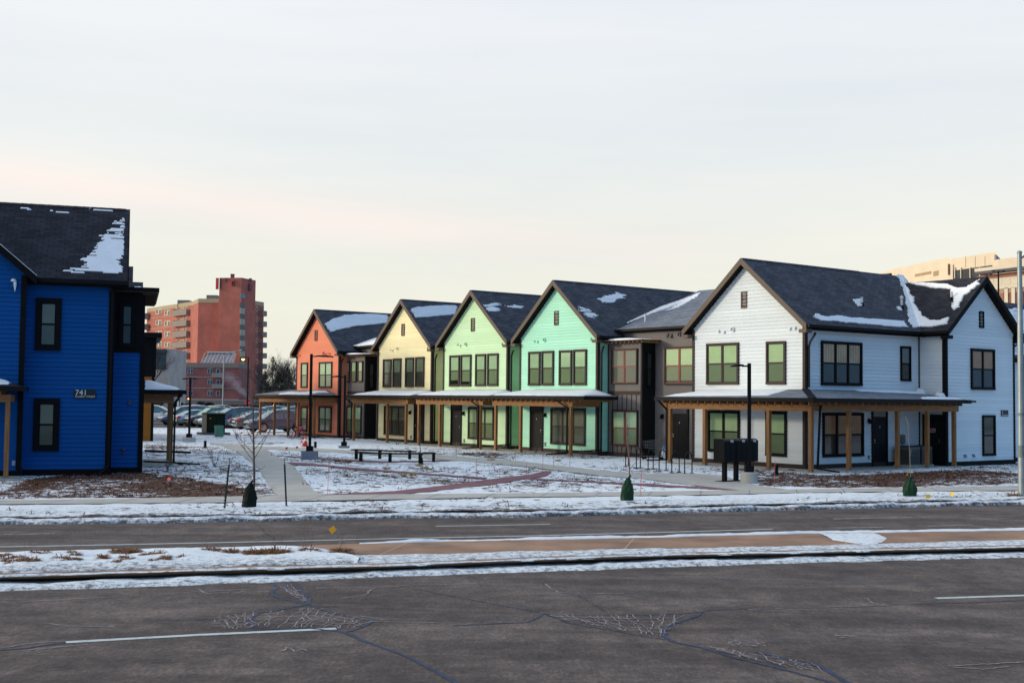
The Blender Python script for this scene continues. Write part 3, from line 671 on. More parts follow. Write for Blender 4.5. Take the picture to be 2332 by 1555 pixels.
def window(parent, P, u0, u1, z0, z1, cols=1, kind='green', trim=None, tw=.09, sash=None, split=.5, crooked=0, gap=0):
    b = MB(); o1 = .10
    pbox(b, P, u0, u1, .0, o1, z1-tw, z1); pbox(b, P, u0, u1, .0, o1+.01, z0, z0+tw)
    pbox(b, P, u0, u0+tw, .0, o1-.004, z0+tw, z1-tw); pbox(b, P, u1-tw, u1, .0, o1-.004, z0+tw, z1-tw)
    w = b.build('window', trim or M_trim, parent)
    b = MB(); iu0, iu1, iz0, iz1 = u0+tw, u1-tw, z0+tw, z1-tw; cw = (iu1-iu0)/cols; zm = iz0+(iz1-iz0)*split; s = .035
    for i in range(1, cols): pbox(b, P, iu0+cw*i-.04, iu0+cw*i+.04, .0, .075, iz0, iz1)
    for i in range(cols):
        a, c = iu0+cw*i+(.04 if i else 0), iu0+cw*(i+1)-(.04 if i < cols-1 else 0)
        pbox(b, P, a, c, .0, .066, zm-.03, zm+.03)
        for (q0, q1) in ((iz0, zm-.03), (zm+.03, iz1)):
            pbox(b, P, a, a+s, .0, .06, q0, q1); pbox(b, P, c-s, c, .0, .06, q0, q1)
        pbox(b, P, a+s, c-s, .0, .06, iz1-s, iz1); pbox(b, P, a+s, c-s, .0, .06, iz0, iz0+s)
    b.build('sash', sash or trim or M_trim, w)
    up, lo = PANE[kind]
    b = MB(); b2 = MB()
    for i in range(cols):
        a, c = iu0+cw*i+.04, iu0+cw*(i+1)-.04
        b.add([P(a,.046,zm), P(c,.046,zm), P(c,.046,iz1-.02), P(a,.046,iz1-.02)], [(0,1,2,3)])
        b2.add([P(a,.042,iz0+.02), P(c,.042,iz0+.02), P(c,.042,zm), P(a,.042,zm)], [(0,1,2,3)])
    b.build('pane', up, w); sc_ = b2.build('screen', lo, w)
    if gap:
        b = MB(); z0_ = iz0+.035
        for i in range(cols): b.add([P(iu0+cw*i+.05,.046,z0_), P(iu0+cw*(i+1)-.05,.046,z0_), P(iu0+cw*(i+1)-.05,.046,z0_+gap), P(iu0+cw*i+.05,.046,z0_+gap)], [(0,1,2,3)])
        b.build('gap_under_blind', glass_dark('room_dark', (.012,.014,.013), .08), w)
    return w
def wpx(F, parent, plane, px, **kw):
    """window whose outline is read off the photograph on a wall of the house"""
    ax, d = plane; x0, y0, x1, y1 = px; ym = (y0+y1)/2
    n = (0,1,0) if ax == 'y' else (1,0,0)
    g = (lambda p: p.x) if ax == 'y' else (lambda p: p.y)
    u0, u1 = g(F.hit(x0, ym, n, d)), g(F.hit(x1, ym, n, d))
    z1 = .5*(F.hit(x0, y0, n, d).z + F.hit(x1, y0, n, d).z); z0 = .5*(F.hit(x0, y1, n, d).z + F.hit(x1, y1, n, d).z)
    P = frontP(d) if ax == 'y' else sideP(d)
    return window(parent, P, u0, u1, z0, z1, **kw)
def door(parent, P, u0, u1, z1=2.45, transom=True, mat=None, handle_left=False, brass=True, number=True):
    b = MB(); tw = .09
    pbox(b, P, u0, u0+tw, 0, .08, 0, z1); pbox(b, P, u1-tw, u1, 0, .08, 0, z1); pbox(b, P, u0+tw, u1-tw, 0, .082, z1-tw, z1)
    dz = 2.03
    if transom: pbox(b, P, u0+tw, u1-tw, 0, .07, dz, dz+.06)
    pbox(b, P, u0+tw, u1-tw, 0, .045, .02, dz if transom else z1-tw)
    for (q0, q1) in ((.25, .95), (1.1, 1.85)):
        m = (u0+u1)/2
        for (a, c) in ((u0+tw+.12, m-.06), (m+.06, u1-tw-.12)):
            pbox(b, P, a, c, .045, .052, q0, q1)
    d = b.build('door', mat or M_door, parent)
    if transom:
        b = MB(); b.add([P(u0+tw,.05,dz+.06), P(u1-tw,.05,dz+.06), P(u1-tw,.05,z1-tw), P(u0+tw,.05,z1-tw)], [(0,1,2,3)])
        b.build('transom', glass_dark('transom_glass', (.03,.035,.045)), d)
    b = MB(); hu = (u0+tw+.09) if handle_left else (u1-tw-.09)
    b.lathe([(.0,0),(.028,.01),(.03,.03),(.02,.05),(0,.06)], P(hu, .055, .98), 8); pbox(b, P, hu-.02, hu+.02, .03, .065, 1.08, 1.13)
    b.build('handle', M_brass if brass else M_metal, d)
    if number:
        b = MB(); m = (u0+u1)/2; pbox(b, P, m-.02, m+.02, .045, .058, 1.62, 1.70); b.build('peephole_plate', M_metal, d)
    return d
def wall_light(parent, P, u, z):
    b = MB(); pbox(b, P, u-.05, u+.05, .0, .05, z-.09, z+.09); pbox(b, P, u-.035, u+.035, .05, .13, z+.02, z+.06); 
    vs = [P(u-.05,.06,z-.14), P(u+.05,.06,z-.14), P(u+.05,.17,z-.14), P(u-.05,.17,z-.14), P(u-.035,.06,z+.05), P(u+.035,.06,z+.05), P(u+.035,.15,z+.05), P(u-.035,.15,z+.05)]
    b.add(vs, [(0,3,2,1),(4,5,6,7),(0,1,5,4),(1,2,6,5),(2,3,7,6),(3,0,4,7)])
    return b.build('wall_light', M_black, parent)
def louvre(parent, P, u0, u1, z0, z1, mat=None):
    b = MB(); pbox(b, P, u0, u0+.05, 0, .06, z0, z1); pbox(b, P, u1-.05, u1, 0, .06, z0, z1); pbox(b, P, u0+.05, u1-.05, 0, .058, z1-.05, z1); pbox(b, P, u0+.05, u1-.05, 0, .058, z0, z0+.05)
    z = z0+.06
    while z < z1-.07:
        vs = [P(u0+.05,.05,z), P(u1-.05,.05,z), P(u1-.05,.01,z+.05), P(u0+.05,.01,z+.05)]; b.add(vs, [(0,1,2,3)]); z += .06
    pbox(b, P, u0+.05, u1-.05, 0, .006, z0+.05, z1-.05)
    return b.build('louvre_vent', mat or M_vent, parent)
def hood(parent, P, u, z, mat, s=.11):
    b = MB(); vs = [P(u-s/2,0,z-s*.6), P(u+s/2,0,z-s*.6), P(u+s/2,.14,z-s*.7), P(u-s/2,.14,z-s*.7), P(u-s/2,0,z+s*.8), P(u+s/2,0,z+s*.8)]
    b.add(vs, [(0,3,2,1),(0,1,5,4),(3,4,5,2),(0,4,3),(1,2,5)]); pbox(b, P, u-s*.7, u+s*.7, 0, .012, z-s*.75, z-s*.6)
    return b.build('exhaust_hood', mat, parent)
def round_vent(parent, P, u, z, mat, r=.10):
    b = MB(); n = 14
    for o0, o1, r0, r1 in ((0, .10, r, r), (.10, .10, r, r*.72), (.10, .03, r*.72, r*.70)):
        vs = [P(u+r0*math.cos(2*math.pi*j/n), o0, z+r0*math.sin(2*math.pi*j/n)) for j in range(n)] + [P(u+r1*math.cos(2*math.pi*j/n), o1, z+r1*math.sin(2*math.pi*j/n)) for j in range(n)]
        b.add(vs, [(j, (j+1) % n, n+(j+1) % n, n+j) for j in range(n)])
    b.add([P(u+r*.7*math.cos(2*math.pi*j/n), .03, z+r*.7*math.sin(2*math.pi*j/n)) for j in range(n)], [tuple(range(n))])
    return b.build('round_vent', mat, parent)
def downspout(parent, pts, name='downspout'):
    b = MB()
    for p, q in zip(pts[:-1], pts[1:]):
        d = (Vector(q)-Vector(p)).normalized()*.02
        b.bar(Vector(p)-d, Vector(q)+d, .075, .06, (0,1,0) if abs(d.z) > .012 else (0,0,1))
    return b.build(name, M_gutter, parent)

def snow_on(parent, org, ea, eb, en, polys, seed=1, **kw):
    return [snow_one(parent, org, ea, eb, en, [P], seed+i, **kw) for i, P in enumerate(polys)][-1]
def snow_one(parent, org, ea, eb, en, polys, seed=1, row=.036, rag=.22, th=.022, step=.035, name='snow_patch', mat=None, off=.004, lim=None):
    """snow lying course by course on a sloped roof, its edge stepping with the shingles"""
    b = MB(); pts = [p for P in polys for p in P]
    a0, a1 = min(p[0] for p in pts)-rag*2, max(p[0] for p in pts)+rag*2; b0, b1 = min(p[1] for p in pts)-.1, max(p[1] for p in pts)+.1
    A = np.arange(a0, a1, step); r0 = math.floor(b0/row)
    rnd = random.Random(seed)
    for r in range(r0, int(math.ceil(b1/row))+1):
        bc = (r+.5)*row
        jr = rnd.uniform(-1, 1)*rag*.30
        pa = np.array([a + jr + rag*(1.0*nz(a*.5, bc*5.0, .9, seed) + .8*nz(a, bc*22, 2.6, seed+1)) for a in A])
        pb = np.array([bc + rag*.6*nz(a, bc*2, 1.4, seed+3) for a in A])
        ins = np.zeros(len(A), bool)
        for P in polys: ins |= inpoly(pa, pb, [Vector((p[0], p[1], 0)) for p in P])
        if rag > .2: ins &= np.array([nz(a*.5, bc*24, 2.0, seed+6) < .30 for a in A])
        if lim: ins &= (A > lim[0]) & (A < lim[1]) & (bc < lim[2])
        i = 0
        while i < len(A):
            if ins[i]:
                j = i
                while j+1 < len(A) and ins[j+1]: j += 1
                if j-i >= 1:
                    x0, x1 = A[i]+rnd.uniform(-.02, .02), A[j]+rnd.uniform(-.02, .02); y0, y1 = r*row, (r+1)*row
                    h = th*rnd.uniform(.85, 1.1); lo = org + en*off
                    c = [lo+ea*x0+eb*y0, lo+ea*x1+eb*y0, lo+ea*x1+eb*y1, lo+ea*x0+eb*y1]
                    s = .03
                    t = [lo+en*h+ea*(x0+s)+eb*y0, lo+en*h+ea*(x1-s)+eb*y0, lo+en*h*.8+ea*(x1-s)+eb*(y1-.008), lo+en*h*.8+ea*(x0+s)+eb*(y1-.008)]
                    b.add(c+t, [(4,5,6,7),(0,1,5,4),(1,2,6,5),(2,3,7,6),(3,0,4,7)])
                i = j+1
            else: i += 1
    return b.build(name, mat or M_snow, parent)

class Slope:
    """one roof plane: org at ridge start, ea along the ridge, eb down the slope"""
    def __init__(s, org, ea, eb):
        s.org = Vector(org); s.ea = Vector(ea).normalized(); s.eb = Vector(eb).normalized(); s.en = s.ea.cross(s.eb).normalized()
        if s.en.z < 0: s.en = -s.en
    def px(s, F, P):
        r = []
        for x, y in P:
            h = F.hit(x, y, s.en, s.en.dot(s.org)) - s.org; r.append((h.dot(s.ea), h.dot(s.eb)))
        return r
    def pt(s, a, b, h=0): return s.org + s.ea*a + s.eb*b + s.en*h
def roof_slab(b, bs, S, a0, a1, b0, b1, t=.045, tb=.2, poly=None):
    """shingle layer into b, the boards under it into bs"""
    Q = poly or [(a0,b0),(a1,b0),(a1,b1),(a0,b1)]; n = len(Q)
    top = [S.pt(a, c) for a, c in Q]; mid = [S.pt(a, c, -t) for a, c in Q]
    b.add(top+mid, [tuple(range(n))] + [(i, (i+1) % n, n+(i+1) % n, n+i) for i in range(n)],
          [[(a, -c) for a, c in Q]] + [[(Q[i][0], -Q[i][1]), (Q[(i+1) % n][0], -Q[(i+1) % n][1])]*2 for i in range(n)])
    if bs is not None:
        m = [S.pt(a, c, -t-.002) for a, c in Q]; lo = [p - Vector((0,0,tb)) for p in m]
        bs.add(m+lo, [tuple(range(n-1,-1,-1)), tuple(range(n, 2*n))] + [(i, (i+1) % n, n+(i+1) % n, n+i) for i in range(n)])
OH, OG, TH = .36, .35, .26
def gable_roof(parent, W, y0, y1, E, k, roofm=None, gutters=(1,-1), rake_back=False, swap=None):
    """ridge along local Y at x=0; returns the right and left Slope"""
    rz = E+TH+k*W/2; c = math.sqrt(1+k*k); half = W/2+OH
    SR = Slope((0,y0,rz), (0,1,0), (1/c,0,-k/c)); SL = Slope((0,y0,rz), (0,1,0), (-1/c,0,-k/c))
    b = MB(); bs = MB()
    roof_slab(b, bs, SR, 0, y1-y0, 0, half*c); roof_slab(b, bs, SL, 0, y1-y0, 0, half*c)
    cap = MB()
    for a in np.arange(.1, y1-y0-.2, .3):   # ridge cap shingles
        for S in (SR, SL): b.add([S.pt(a,-.005,.014), S.pt(a+.31,-.005,.020), S.pt(a+.31,.14,.020), S.pt(a,.14,.014)], [(0,1,2,3)], [[(a,0),(a+.3,0),(a+.3,.13),(a,.13)]])
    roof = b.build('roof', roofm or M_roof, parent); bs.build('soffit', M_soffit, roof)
    b = MB()
    for s in (1, -1):
        p = [(0, rz+.01), (s*half, rz-k*half+.01), (s*half, rz-k*half-.25), (0, rz-.25-.02)]
        b.prism([(u, y0-.032, z) for u, z in p], (0, .03, 0))
        zt = rz-k*half
        pbox(b, lambda u, o, z: Vector((u, y0+o, z)), s*(W/2-.01), s*(half+.012), -.036, .30, zt-.34, zt-.19+.0)
    b.build('rake_board', M_rake, roof)
    for s in gutters:
        zt = rz-k*half; b = MB(); b.box(*sorted((s*(half+.004), s*(half+.12))), y0+.02, y1, zt-.13, zt-.02); b.build('gutter', M_gutter, roof)
    return roof, SR, SL
def porch(parent, P, posts, beam, rng, pd=1.65, zt=3.2, ze=2.84, snow=None, hips=(1.6, 1.6), wood_ends=True, slab=True, lean=0, roofm=None, tops=None, zb=2.58, beam_side=(True, True), wall_rng=None):
    """lean-to porch with hipped ends: posts, beam, rafters, shingled roof, gutter, floor slab"""
    u0, u1 = rng; o = pd+.42; c = None
    b = MB(); W0, W1 = (u0+hips[0], u1-hips[1])
    V = [P(u0,o,ze), P(u1,o,ze), P(W1,0.03,zt), P(W0,0.03,zt), P(u0,0.03,ze), P(u1,0.03,ze)]
    fs = [(0,1,2,3),(0,3,4),(1,5,2)]
    su = math.hypot(o, zt-ze)
    b.add(V, fs, [[(u0,0),(u1,0),(W1,su),(W0,su)], [(0,0),(hips[0],su),(o,0)], [(0,0),(o,0),(hips[1],su)]])
    roof = b.build('porch_roof', roofm or M_roofp, parent)
    b = MB(); e = .005
    vs = [P(u0+e,o-e,ze-.03), P(u1-e,o-e,ze-.03), P(u1-e,.04,ze-.03), P(u0+e,.04,ze-.03)]; b.add(vs, [(0,1,2,3)])
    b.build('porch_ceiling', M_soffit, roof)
    b = MB(); g = .10; gh = .15
    pbox(b, P, u0-g, u1+g, o, o+g, ze-gh, ze+.005); pbox(b, P, u0-g, u0, .03, o, ze-gh, ze+.003); pbox(b, P, u1, u1+g, .03, o, ze-gh, ze+.003)
    b.build('porch_gutter', M_gutter, roof)
    if snow:
        for q in snow:   # snow sheet given in (along, outwards) fractions of the slope
            b = MB(); sg = 26; n = len(q); 
            def zz(u, oo):
                z = zt - (zt-ze)*oo/o
                if hips[0] > 0: z = min(z, ze + (zt-ze)*(u-u0)/hips[0])
                if hips[1] > 0: z = min(z, ze + (zt-ze)*(u1-u)/hips[1])
                return z
            ua, ub, oa, ob = q
            nu, no = 40, 6; grid = []
            for i in range(no+1):
                for j in range(nu+1):
                    oo = oa+(ob-oa)*i/no; uu = ua+(ub-ua)*j/nu
                    jx = .05*nz(uu, oo, 2.3, 7)
                    oo2 = min(o-.02, max(.04, oo+(jx if i in (0, no) else 0))); edge = i in (0, no) or j in (0, nu)
                    grid.append(P(uu, oo2, max(ze, zz(uu, oo2)) + (.004 if edge else .045+.02*nz(uu, oo2, 1.5, 9))))
            b.add(grid, [(i*(nu+1)+j, i*(nu+1)+j+1, (i+1)*(nu+1)+j+1, (i+1)*(nu+1)+j) for i in range(no) for j in range(nu)])
            s_ = b.build('porch_snow', M_snow, roof, smooth=True)
    b = MB(); bh = .24
    if beam:
        pbox(b, P, beam[0], beam[1], pd-.07, pd+.07, zb-bh, zb)
        if beam_side[0]: pbox(b, P, beam[0]+.002, beam[0]+.14, .03, pd-.07, zb-bh+.002, zb-.002)
        if beam_side[1]: pbox(b, P, beam[1]-.14, beam[1]-.002, .03, pd-.07, zb-bh+.002, zb-.002)
        b.build('porch_beam', M_woodh, parent)
        b = MB()
        for u in np.arange(u0+.25, u1-.2, .42): pbox(b, P, u-.02, u+.02, .04, o-.03, zb+.0, ze-.05)
        b.build('rafters', M_wood, roof)
    for u in posts:
        b = MB(); pbox(b, P, u-.07, u+.07, pd-.068, pd+.068, .04, zb-bh); po = b.build('porch_post', M_wood, parent)
        b = MB(); pbox(b, P, u-.09, u+.09, pd-.09, pd+.09, .0, .04); b.build('post_base', M_metal, po)
    if slab:
        sl = wall_rng or (u0+.2, u1-.2)
        b = MB(); pbox(b, P, sl[0], sl[1], .05, pd+.30, -.16, -.002); b.build('porch_slab', M_concrete, parent)
    return roof

def gable_house(name, label, cx, cy, rot, wallm, W=6.3, D=11., E=5.85, k=.84, z=.15, trim=None, kit=None, hoodm=None, back=2.0, front_top=None):
    F = Frame((cx, cy, z), rot); t = thing(name, label, 'house', (cx, cy, z), rot, 'gabled houses of the row')
    h = W/2; P = frontP(0); SP = sideP(h)
    b = MB(); top = lambda zz: (-(h-max(0, (zz-E)/k)), h-max(0, (zz-E)/k))
    clap(b, P, .17, E+k*h, top)
    clap(b, SP, .17, E+.02, lambda zz: (0, D))
    clap(b, lambda u, o, zz: Vector((-h-o, u, zz)), .17, E+.02, lambda zz: (0, D))
    e = .004
    pent = [(-h+e,.0,-.05),(h-e,0,-.05),(h-e,0,E),(0,0,E+k*h-e),(-h+e,0,E)]
    b.prism([(x, .002, zz) for x, _, zz in pent], (0, D, 0))
    b.build('wall', wallm, t)
    b = MB(); pbox(b, P, -h-.03, h+.03, .0, .05, -.15, .17); pbox(b, SP, 0, D, .0, .05, -.15, .17); b.build('skirting', M_trim, t)
    for s in (-1, 1):
        b = MB(); pbox(b, P, s*h-(.10 if s > 0 else -.0) - (0 if s > 0 else .03), s*h+(.03 if s > 0 else .10), -.0, .052, .17, E-.02)
        if s > 0: pbox(b, SP, -.0, .10, .0, .052, .17, E-.02)
        b.build('corner_board', trim or M_trim, t)
    roof, SR, SL = gable_roof(t, W, -OG, D, E, k)
    return t, F, SR, SL, roof
# ================================================================== THE ROW
TH_ROW = R(126.5-180)
V_IN = Vector((math.cos(TH_ROW+math.pi/2), math.sin(TH_ROW+math.pi/2), 0)); V_RT = Vector((math.cos(TH_ROW), math.sin(TH_ROW), 0))
M_w_white = siding_mat('white_clapboard', (.72,.78,.80))
M_w_mint = siding_mat('mint_clapboard', (.45,.86,.65))
M_w_lime = siding_mat('pale_green_clapboard', (.62,.86,.55))
M_w_yel = siding_mat('yellow_clapboard', (.96,.86,.52))
M_w_red = siding_mat('coral_clapboard', (.82,.27,.155))
M_w_blue = siding_mat('royal_blue_clapboard', (.0012,.082,.30))
M_w_ochre = siding_mat('ochre_clapboard', (.35,.13,.018))
M_grey = pm('grey_panel', (.155,.140,.135), .7, .1, 1.5)
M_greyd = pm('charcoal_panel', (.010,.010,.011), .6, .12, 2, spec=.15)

def px_u(F, px, py, d=0.0): return F.hit(px, py, (0,1,0), d).x
def px_v(F, px, py, d): return F.hit(px, py, (1,0,0), d).y
def std_fit(t, F, hoods, rounds, vent, wallm, plane=0.0):
    P = frontP(plane)
    for x, y in hoods:
        h = F.hit(x, y, (0,1,0), plane); hood(t, P, h.x, h.z, wallm)
    for x, y in rounds:
        h = F.hit(x, y, (0,1,0), plane); round_vent(t, P, h.x, h.z, wallm)
    if vent:
        a = F.hit(vent[0], (vent[1]+vent[3])/2, (0,1,0), plane); c = F.hit(vent[2], (vent[1]+vent[3])/2, (0,1,0), plane)
        m = (vent[0]+vent[2])/2
        louvre(t, P, a.x, c.x, F.hit(m, vent[3], (0,1,0), plane).z, F.hit(m, vent[1], (0,1,0), plane).z)

# ---------------- coral red house
t, F, SR, SL, roof = gable_house('row_house', 'coral red gabled house with yellow posted porch, farthest of the coloured row', -13.4, 82.8, TH_ROW, M_w_red, z=.10)
RED = (t, F)
for px, c in (((687,825.5,701.7,883.3),1), ((727.9,824,757.4,883.3),2), ((686,925,701,981.5),1), ((727.4,925,756.2,983.7),2)): wpx(F, t, ('y',0), px, cols=c, kind='mint')
std_fit(t, F, [(680,808),(684,809),(749,804),(743,805),(752,805)], [(738,804)], (717.8,751.8,724,776.3), M_w_red)
snow_on(roof, SR.org, SR.ea, SR.eb, SR.en, [SR.px(F, [(740,738),(755,728),(790,718),(840,716),(884,718),(884,735),(850,739),(800,745),(765,752),(752,757)])], 3, rag=.12, th=.06)
porch(t, frontP(0), [2.87,.55,-.97,-3.16,-5.5], (-5.6, 3.0), (-6.1, 3.2), hips=(2.2, 1.7), snow=[(-2.2, .3, .9, 1.9), (.2, 2.4, .3, 1.95)], wall_rng=(-5.9, 3.0))
downspout(t, [(3.3,.2,5.3),(3.27,.05,5.0),(3.27,.05,.1)]); downspout(t, [(2.75,-2.1,2.7),(2.75,-1.78,2.35),(2.75,-1.78,.1),(3.6,-1.3,.03)])
# ---------------- yellow house
t, F, SR, SL, roof = gable_house('row_house', 'pale yellow gabled house with slatted dark blinds upstairs, beside the coral one', -6.6, 73.8, TH_ROW, M_w_yel, z=.12)
YEL = (t, F)
for px in ((874.2,818,892.8,882),(896.4,816,915,881.7),(924.8,814,943.8,881.4),(947.7,812.6,967.5,881)): wpx(F, t, ('y',0), px, cols=1, kind='slats')
wpx(F, t, ('y',0), (876.4,924.3,926,990.8), cols=3, kind='slats')
door(t, frontP(0), px_u(F,944,970), px_u(F,967,970), handle_left=True); wall_light(t, frontP(0), px_u(F,936,938), F.hit(936,938,(0,1,0),0).z)
std_fit(t, F, [(890,796),(895,797),(974,791)], [(906,794)], (915.5,737.4,922.6,764.8), M_w_yel)
snow_on(roof, SR.org, SR.ea, SR.eb, SR.en, [SR.px(F, [(935,704),(950,700),(1000,697),(1040,696),(1040,716),(1010,719),(965,723),(946,724)])], 5, rag=.1, th=.06)
porch(t, frontP(0), [px_u(F,806,960,-1.65), px_u(F,882.5,960,-1.65), px_u(F,925,960,-1.65)], (px_u(F,804,925,-1.65), px_u(F,931,925,-1.65)), (px_u(F,792,905,-2.07), px_u(F,936,905,-2.07)), hips=(1.7, 1.2),
      snow=[(px_u(F,800,905,-2.0), px_u(F,935,905,-2.0)-.1, .15, 2.0)], wall_rng=(-4.6, 3.4))
downspout(t, [(3.35,.2,5.3),(3.3,.12,5.0),(3.3,.12,.1)]); u = px_u(F,806,960,-1.65)-.12; downspout(t, [(u-.3,-2.1,2.7),(u,-1.78,2.35),(u,-1.78,.1),(u-.9,-1.7,.03)])
# ---------------- pale green house
t, F, SR, SL, roof = gable_house('row_house', 'pale lime green gabled house between the yellow and the mint one', -2.08, 67.3, TH_ROW, M_w_lime, z=.14)
LIM = (t, F)
for px, gp_ in zip(((1025.6,809,1048.2,880),(1051.3,807.5,1074.5,879.7),(1084.5,806,1107.7,879.4),(1111.9,804.6,1136.2,879)), (.24,.15,0,0)): wpx(F, t, ('y',0), px, cols=1, kind='mint', gap=gp_)
wpx(F, t, ('y',0), (1068,927,1126,1000.7), cols=3, kind='mint'); door(t, frontP(0), px_u(F,1028,970), px_u(F,1052.2,970)); wall_light(t, frontP(0), px_u(F,1057.5,940), F.hit(1057.5,940,(0,1,0),0).z)
std_fit(t, F, [(1043,784),(1049,786),(1144,782)], [(1062,784)], (1073.7,724.7,1082.2,754.7), M_w_lime)
snow_on(roof, SR.org, SR.ea, SR.eb, SR.en, [SR.px(F, [(1106,698),(1120,692),(1140,693),(1142,703),(1130,706),(1115,710)]), SR.px(F, [(1146,695),(1158,695),(1165,692),(1186,696),(1185,701),(1168,700),(1148,697)])], 8, rag=.35)
posts = [px_u(F,x,970,-1.65) for x in (954,1002,1094)]
porch(t, frontP(0), posts, (px_u(F,950,922,-1.65), px_u(F,1102,922,-1.65)), (px_u(F,941,905,-2.07), px_u(F,1118,905,-2.07)), hips=(1.4, 1.5), snow=[(px_u(F,945,905,-2.0), px_u(F,1115,905,-2.0)-.1, .12, 1.98)], wall_rng=(-4.3, 3.4))
downspout(t, [(3.35,.2,5.3),(3.3,.12,5.0),(3.3,.12,.1)]); u = posts[-1]+.0; downspout(t, [(u-.6,-2.1,2.7),(u-.05,-1.78,2.3),(u-.05,-1.78,.1),(u-1.0,-2.1,.03)]); downspout(t, [(3.3,.12,.25),(2.2,-1.0,.12),(1.6,-1.6,.02)], 'drain_pipe')
# ---------------- mint house
t, F, SR, SL, roof = gable_house('row_house', 'bright mint green gabled house with a small snow patch high on its roof', 2.33, 61.2, TH_ROW, M_w_mint, z=.15)
MIN = (t, F)
for px in ((1205.3,800.5,1231.9,878),(1235.6,798.8,1262.5,877.8),(1275.2,797.3,1304,877.5),(1307.8,795.4,1337.5,877.2)): wpx(F, t, ('y',0), px, cols=1, kind='mint')
wpx(F, t, ('y',0), (1256,929.2,1334.7,1013), cols=3, kind='dull'); door(t, frontP(0), px_u(F,1208.5,970), px_u(F,1238.4,970)); wall_light(t, frontP(0), px_u(F,1241.5,943.5)+.05, F.hit(1241.5,943.5,(0,1,0),0).z)
std_fit(t, F, [(1218,776),(1225,777),(1346.5,771)], [(1241,774)], (1263.3,708.3,1273,740.6), M_w_mint)
snow_on(roof, SR.org, SR.ea, SR.eb, SR.en, [SR.px(F, [(1364,680),(1385,671),(1410,668),(1424,672),(1408,680),(1398,692),(1382,694)]), SR.px(F, [(1319,700),(1335,703),(1353,714),(1350,724),(1338,724)])], 12, rag=.30)
posts = [px_u(F,x,970,-1.65) for x in (1129.5,1186,1300)]
porch(t, frontP(0), posts, (px_u(F,1123.5,922,-1.65), px_u(F,1306,922,-1.65)), (px_u(F,1112,905,-2.07), px_u(F,1330,905,-2.07)), hips=(1.4, 1.6), snow=[(px_u(F,1116,905,-2.0), px_u(F,1328,905,-2.0)-.1, .12, 1.98)], wall_rng=(-4.2, 3.3))
downspout(t, [(3.35,.2,5.3),(3.3,.12,5.0),(3.3,.12,.1)]); u = posts[-1]-.13; downspout(t, [(u-.6,-2.1,2.7),(u,-1.78,2.3),(u,-1.78,.1),(u-.9,-2.3,.03)]); downspout(t, [(3.3,.12,.25),(2.2,-1.0,.12),(1.6,-1.6,.02)], 'drain_pipe')

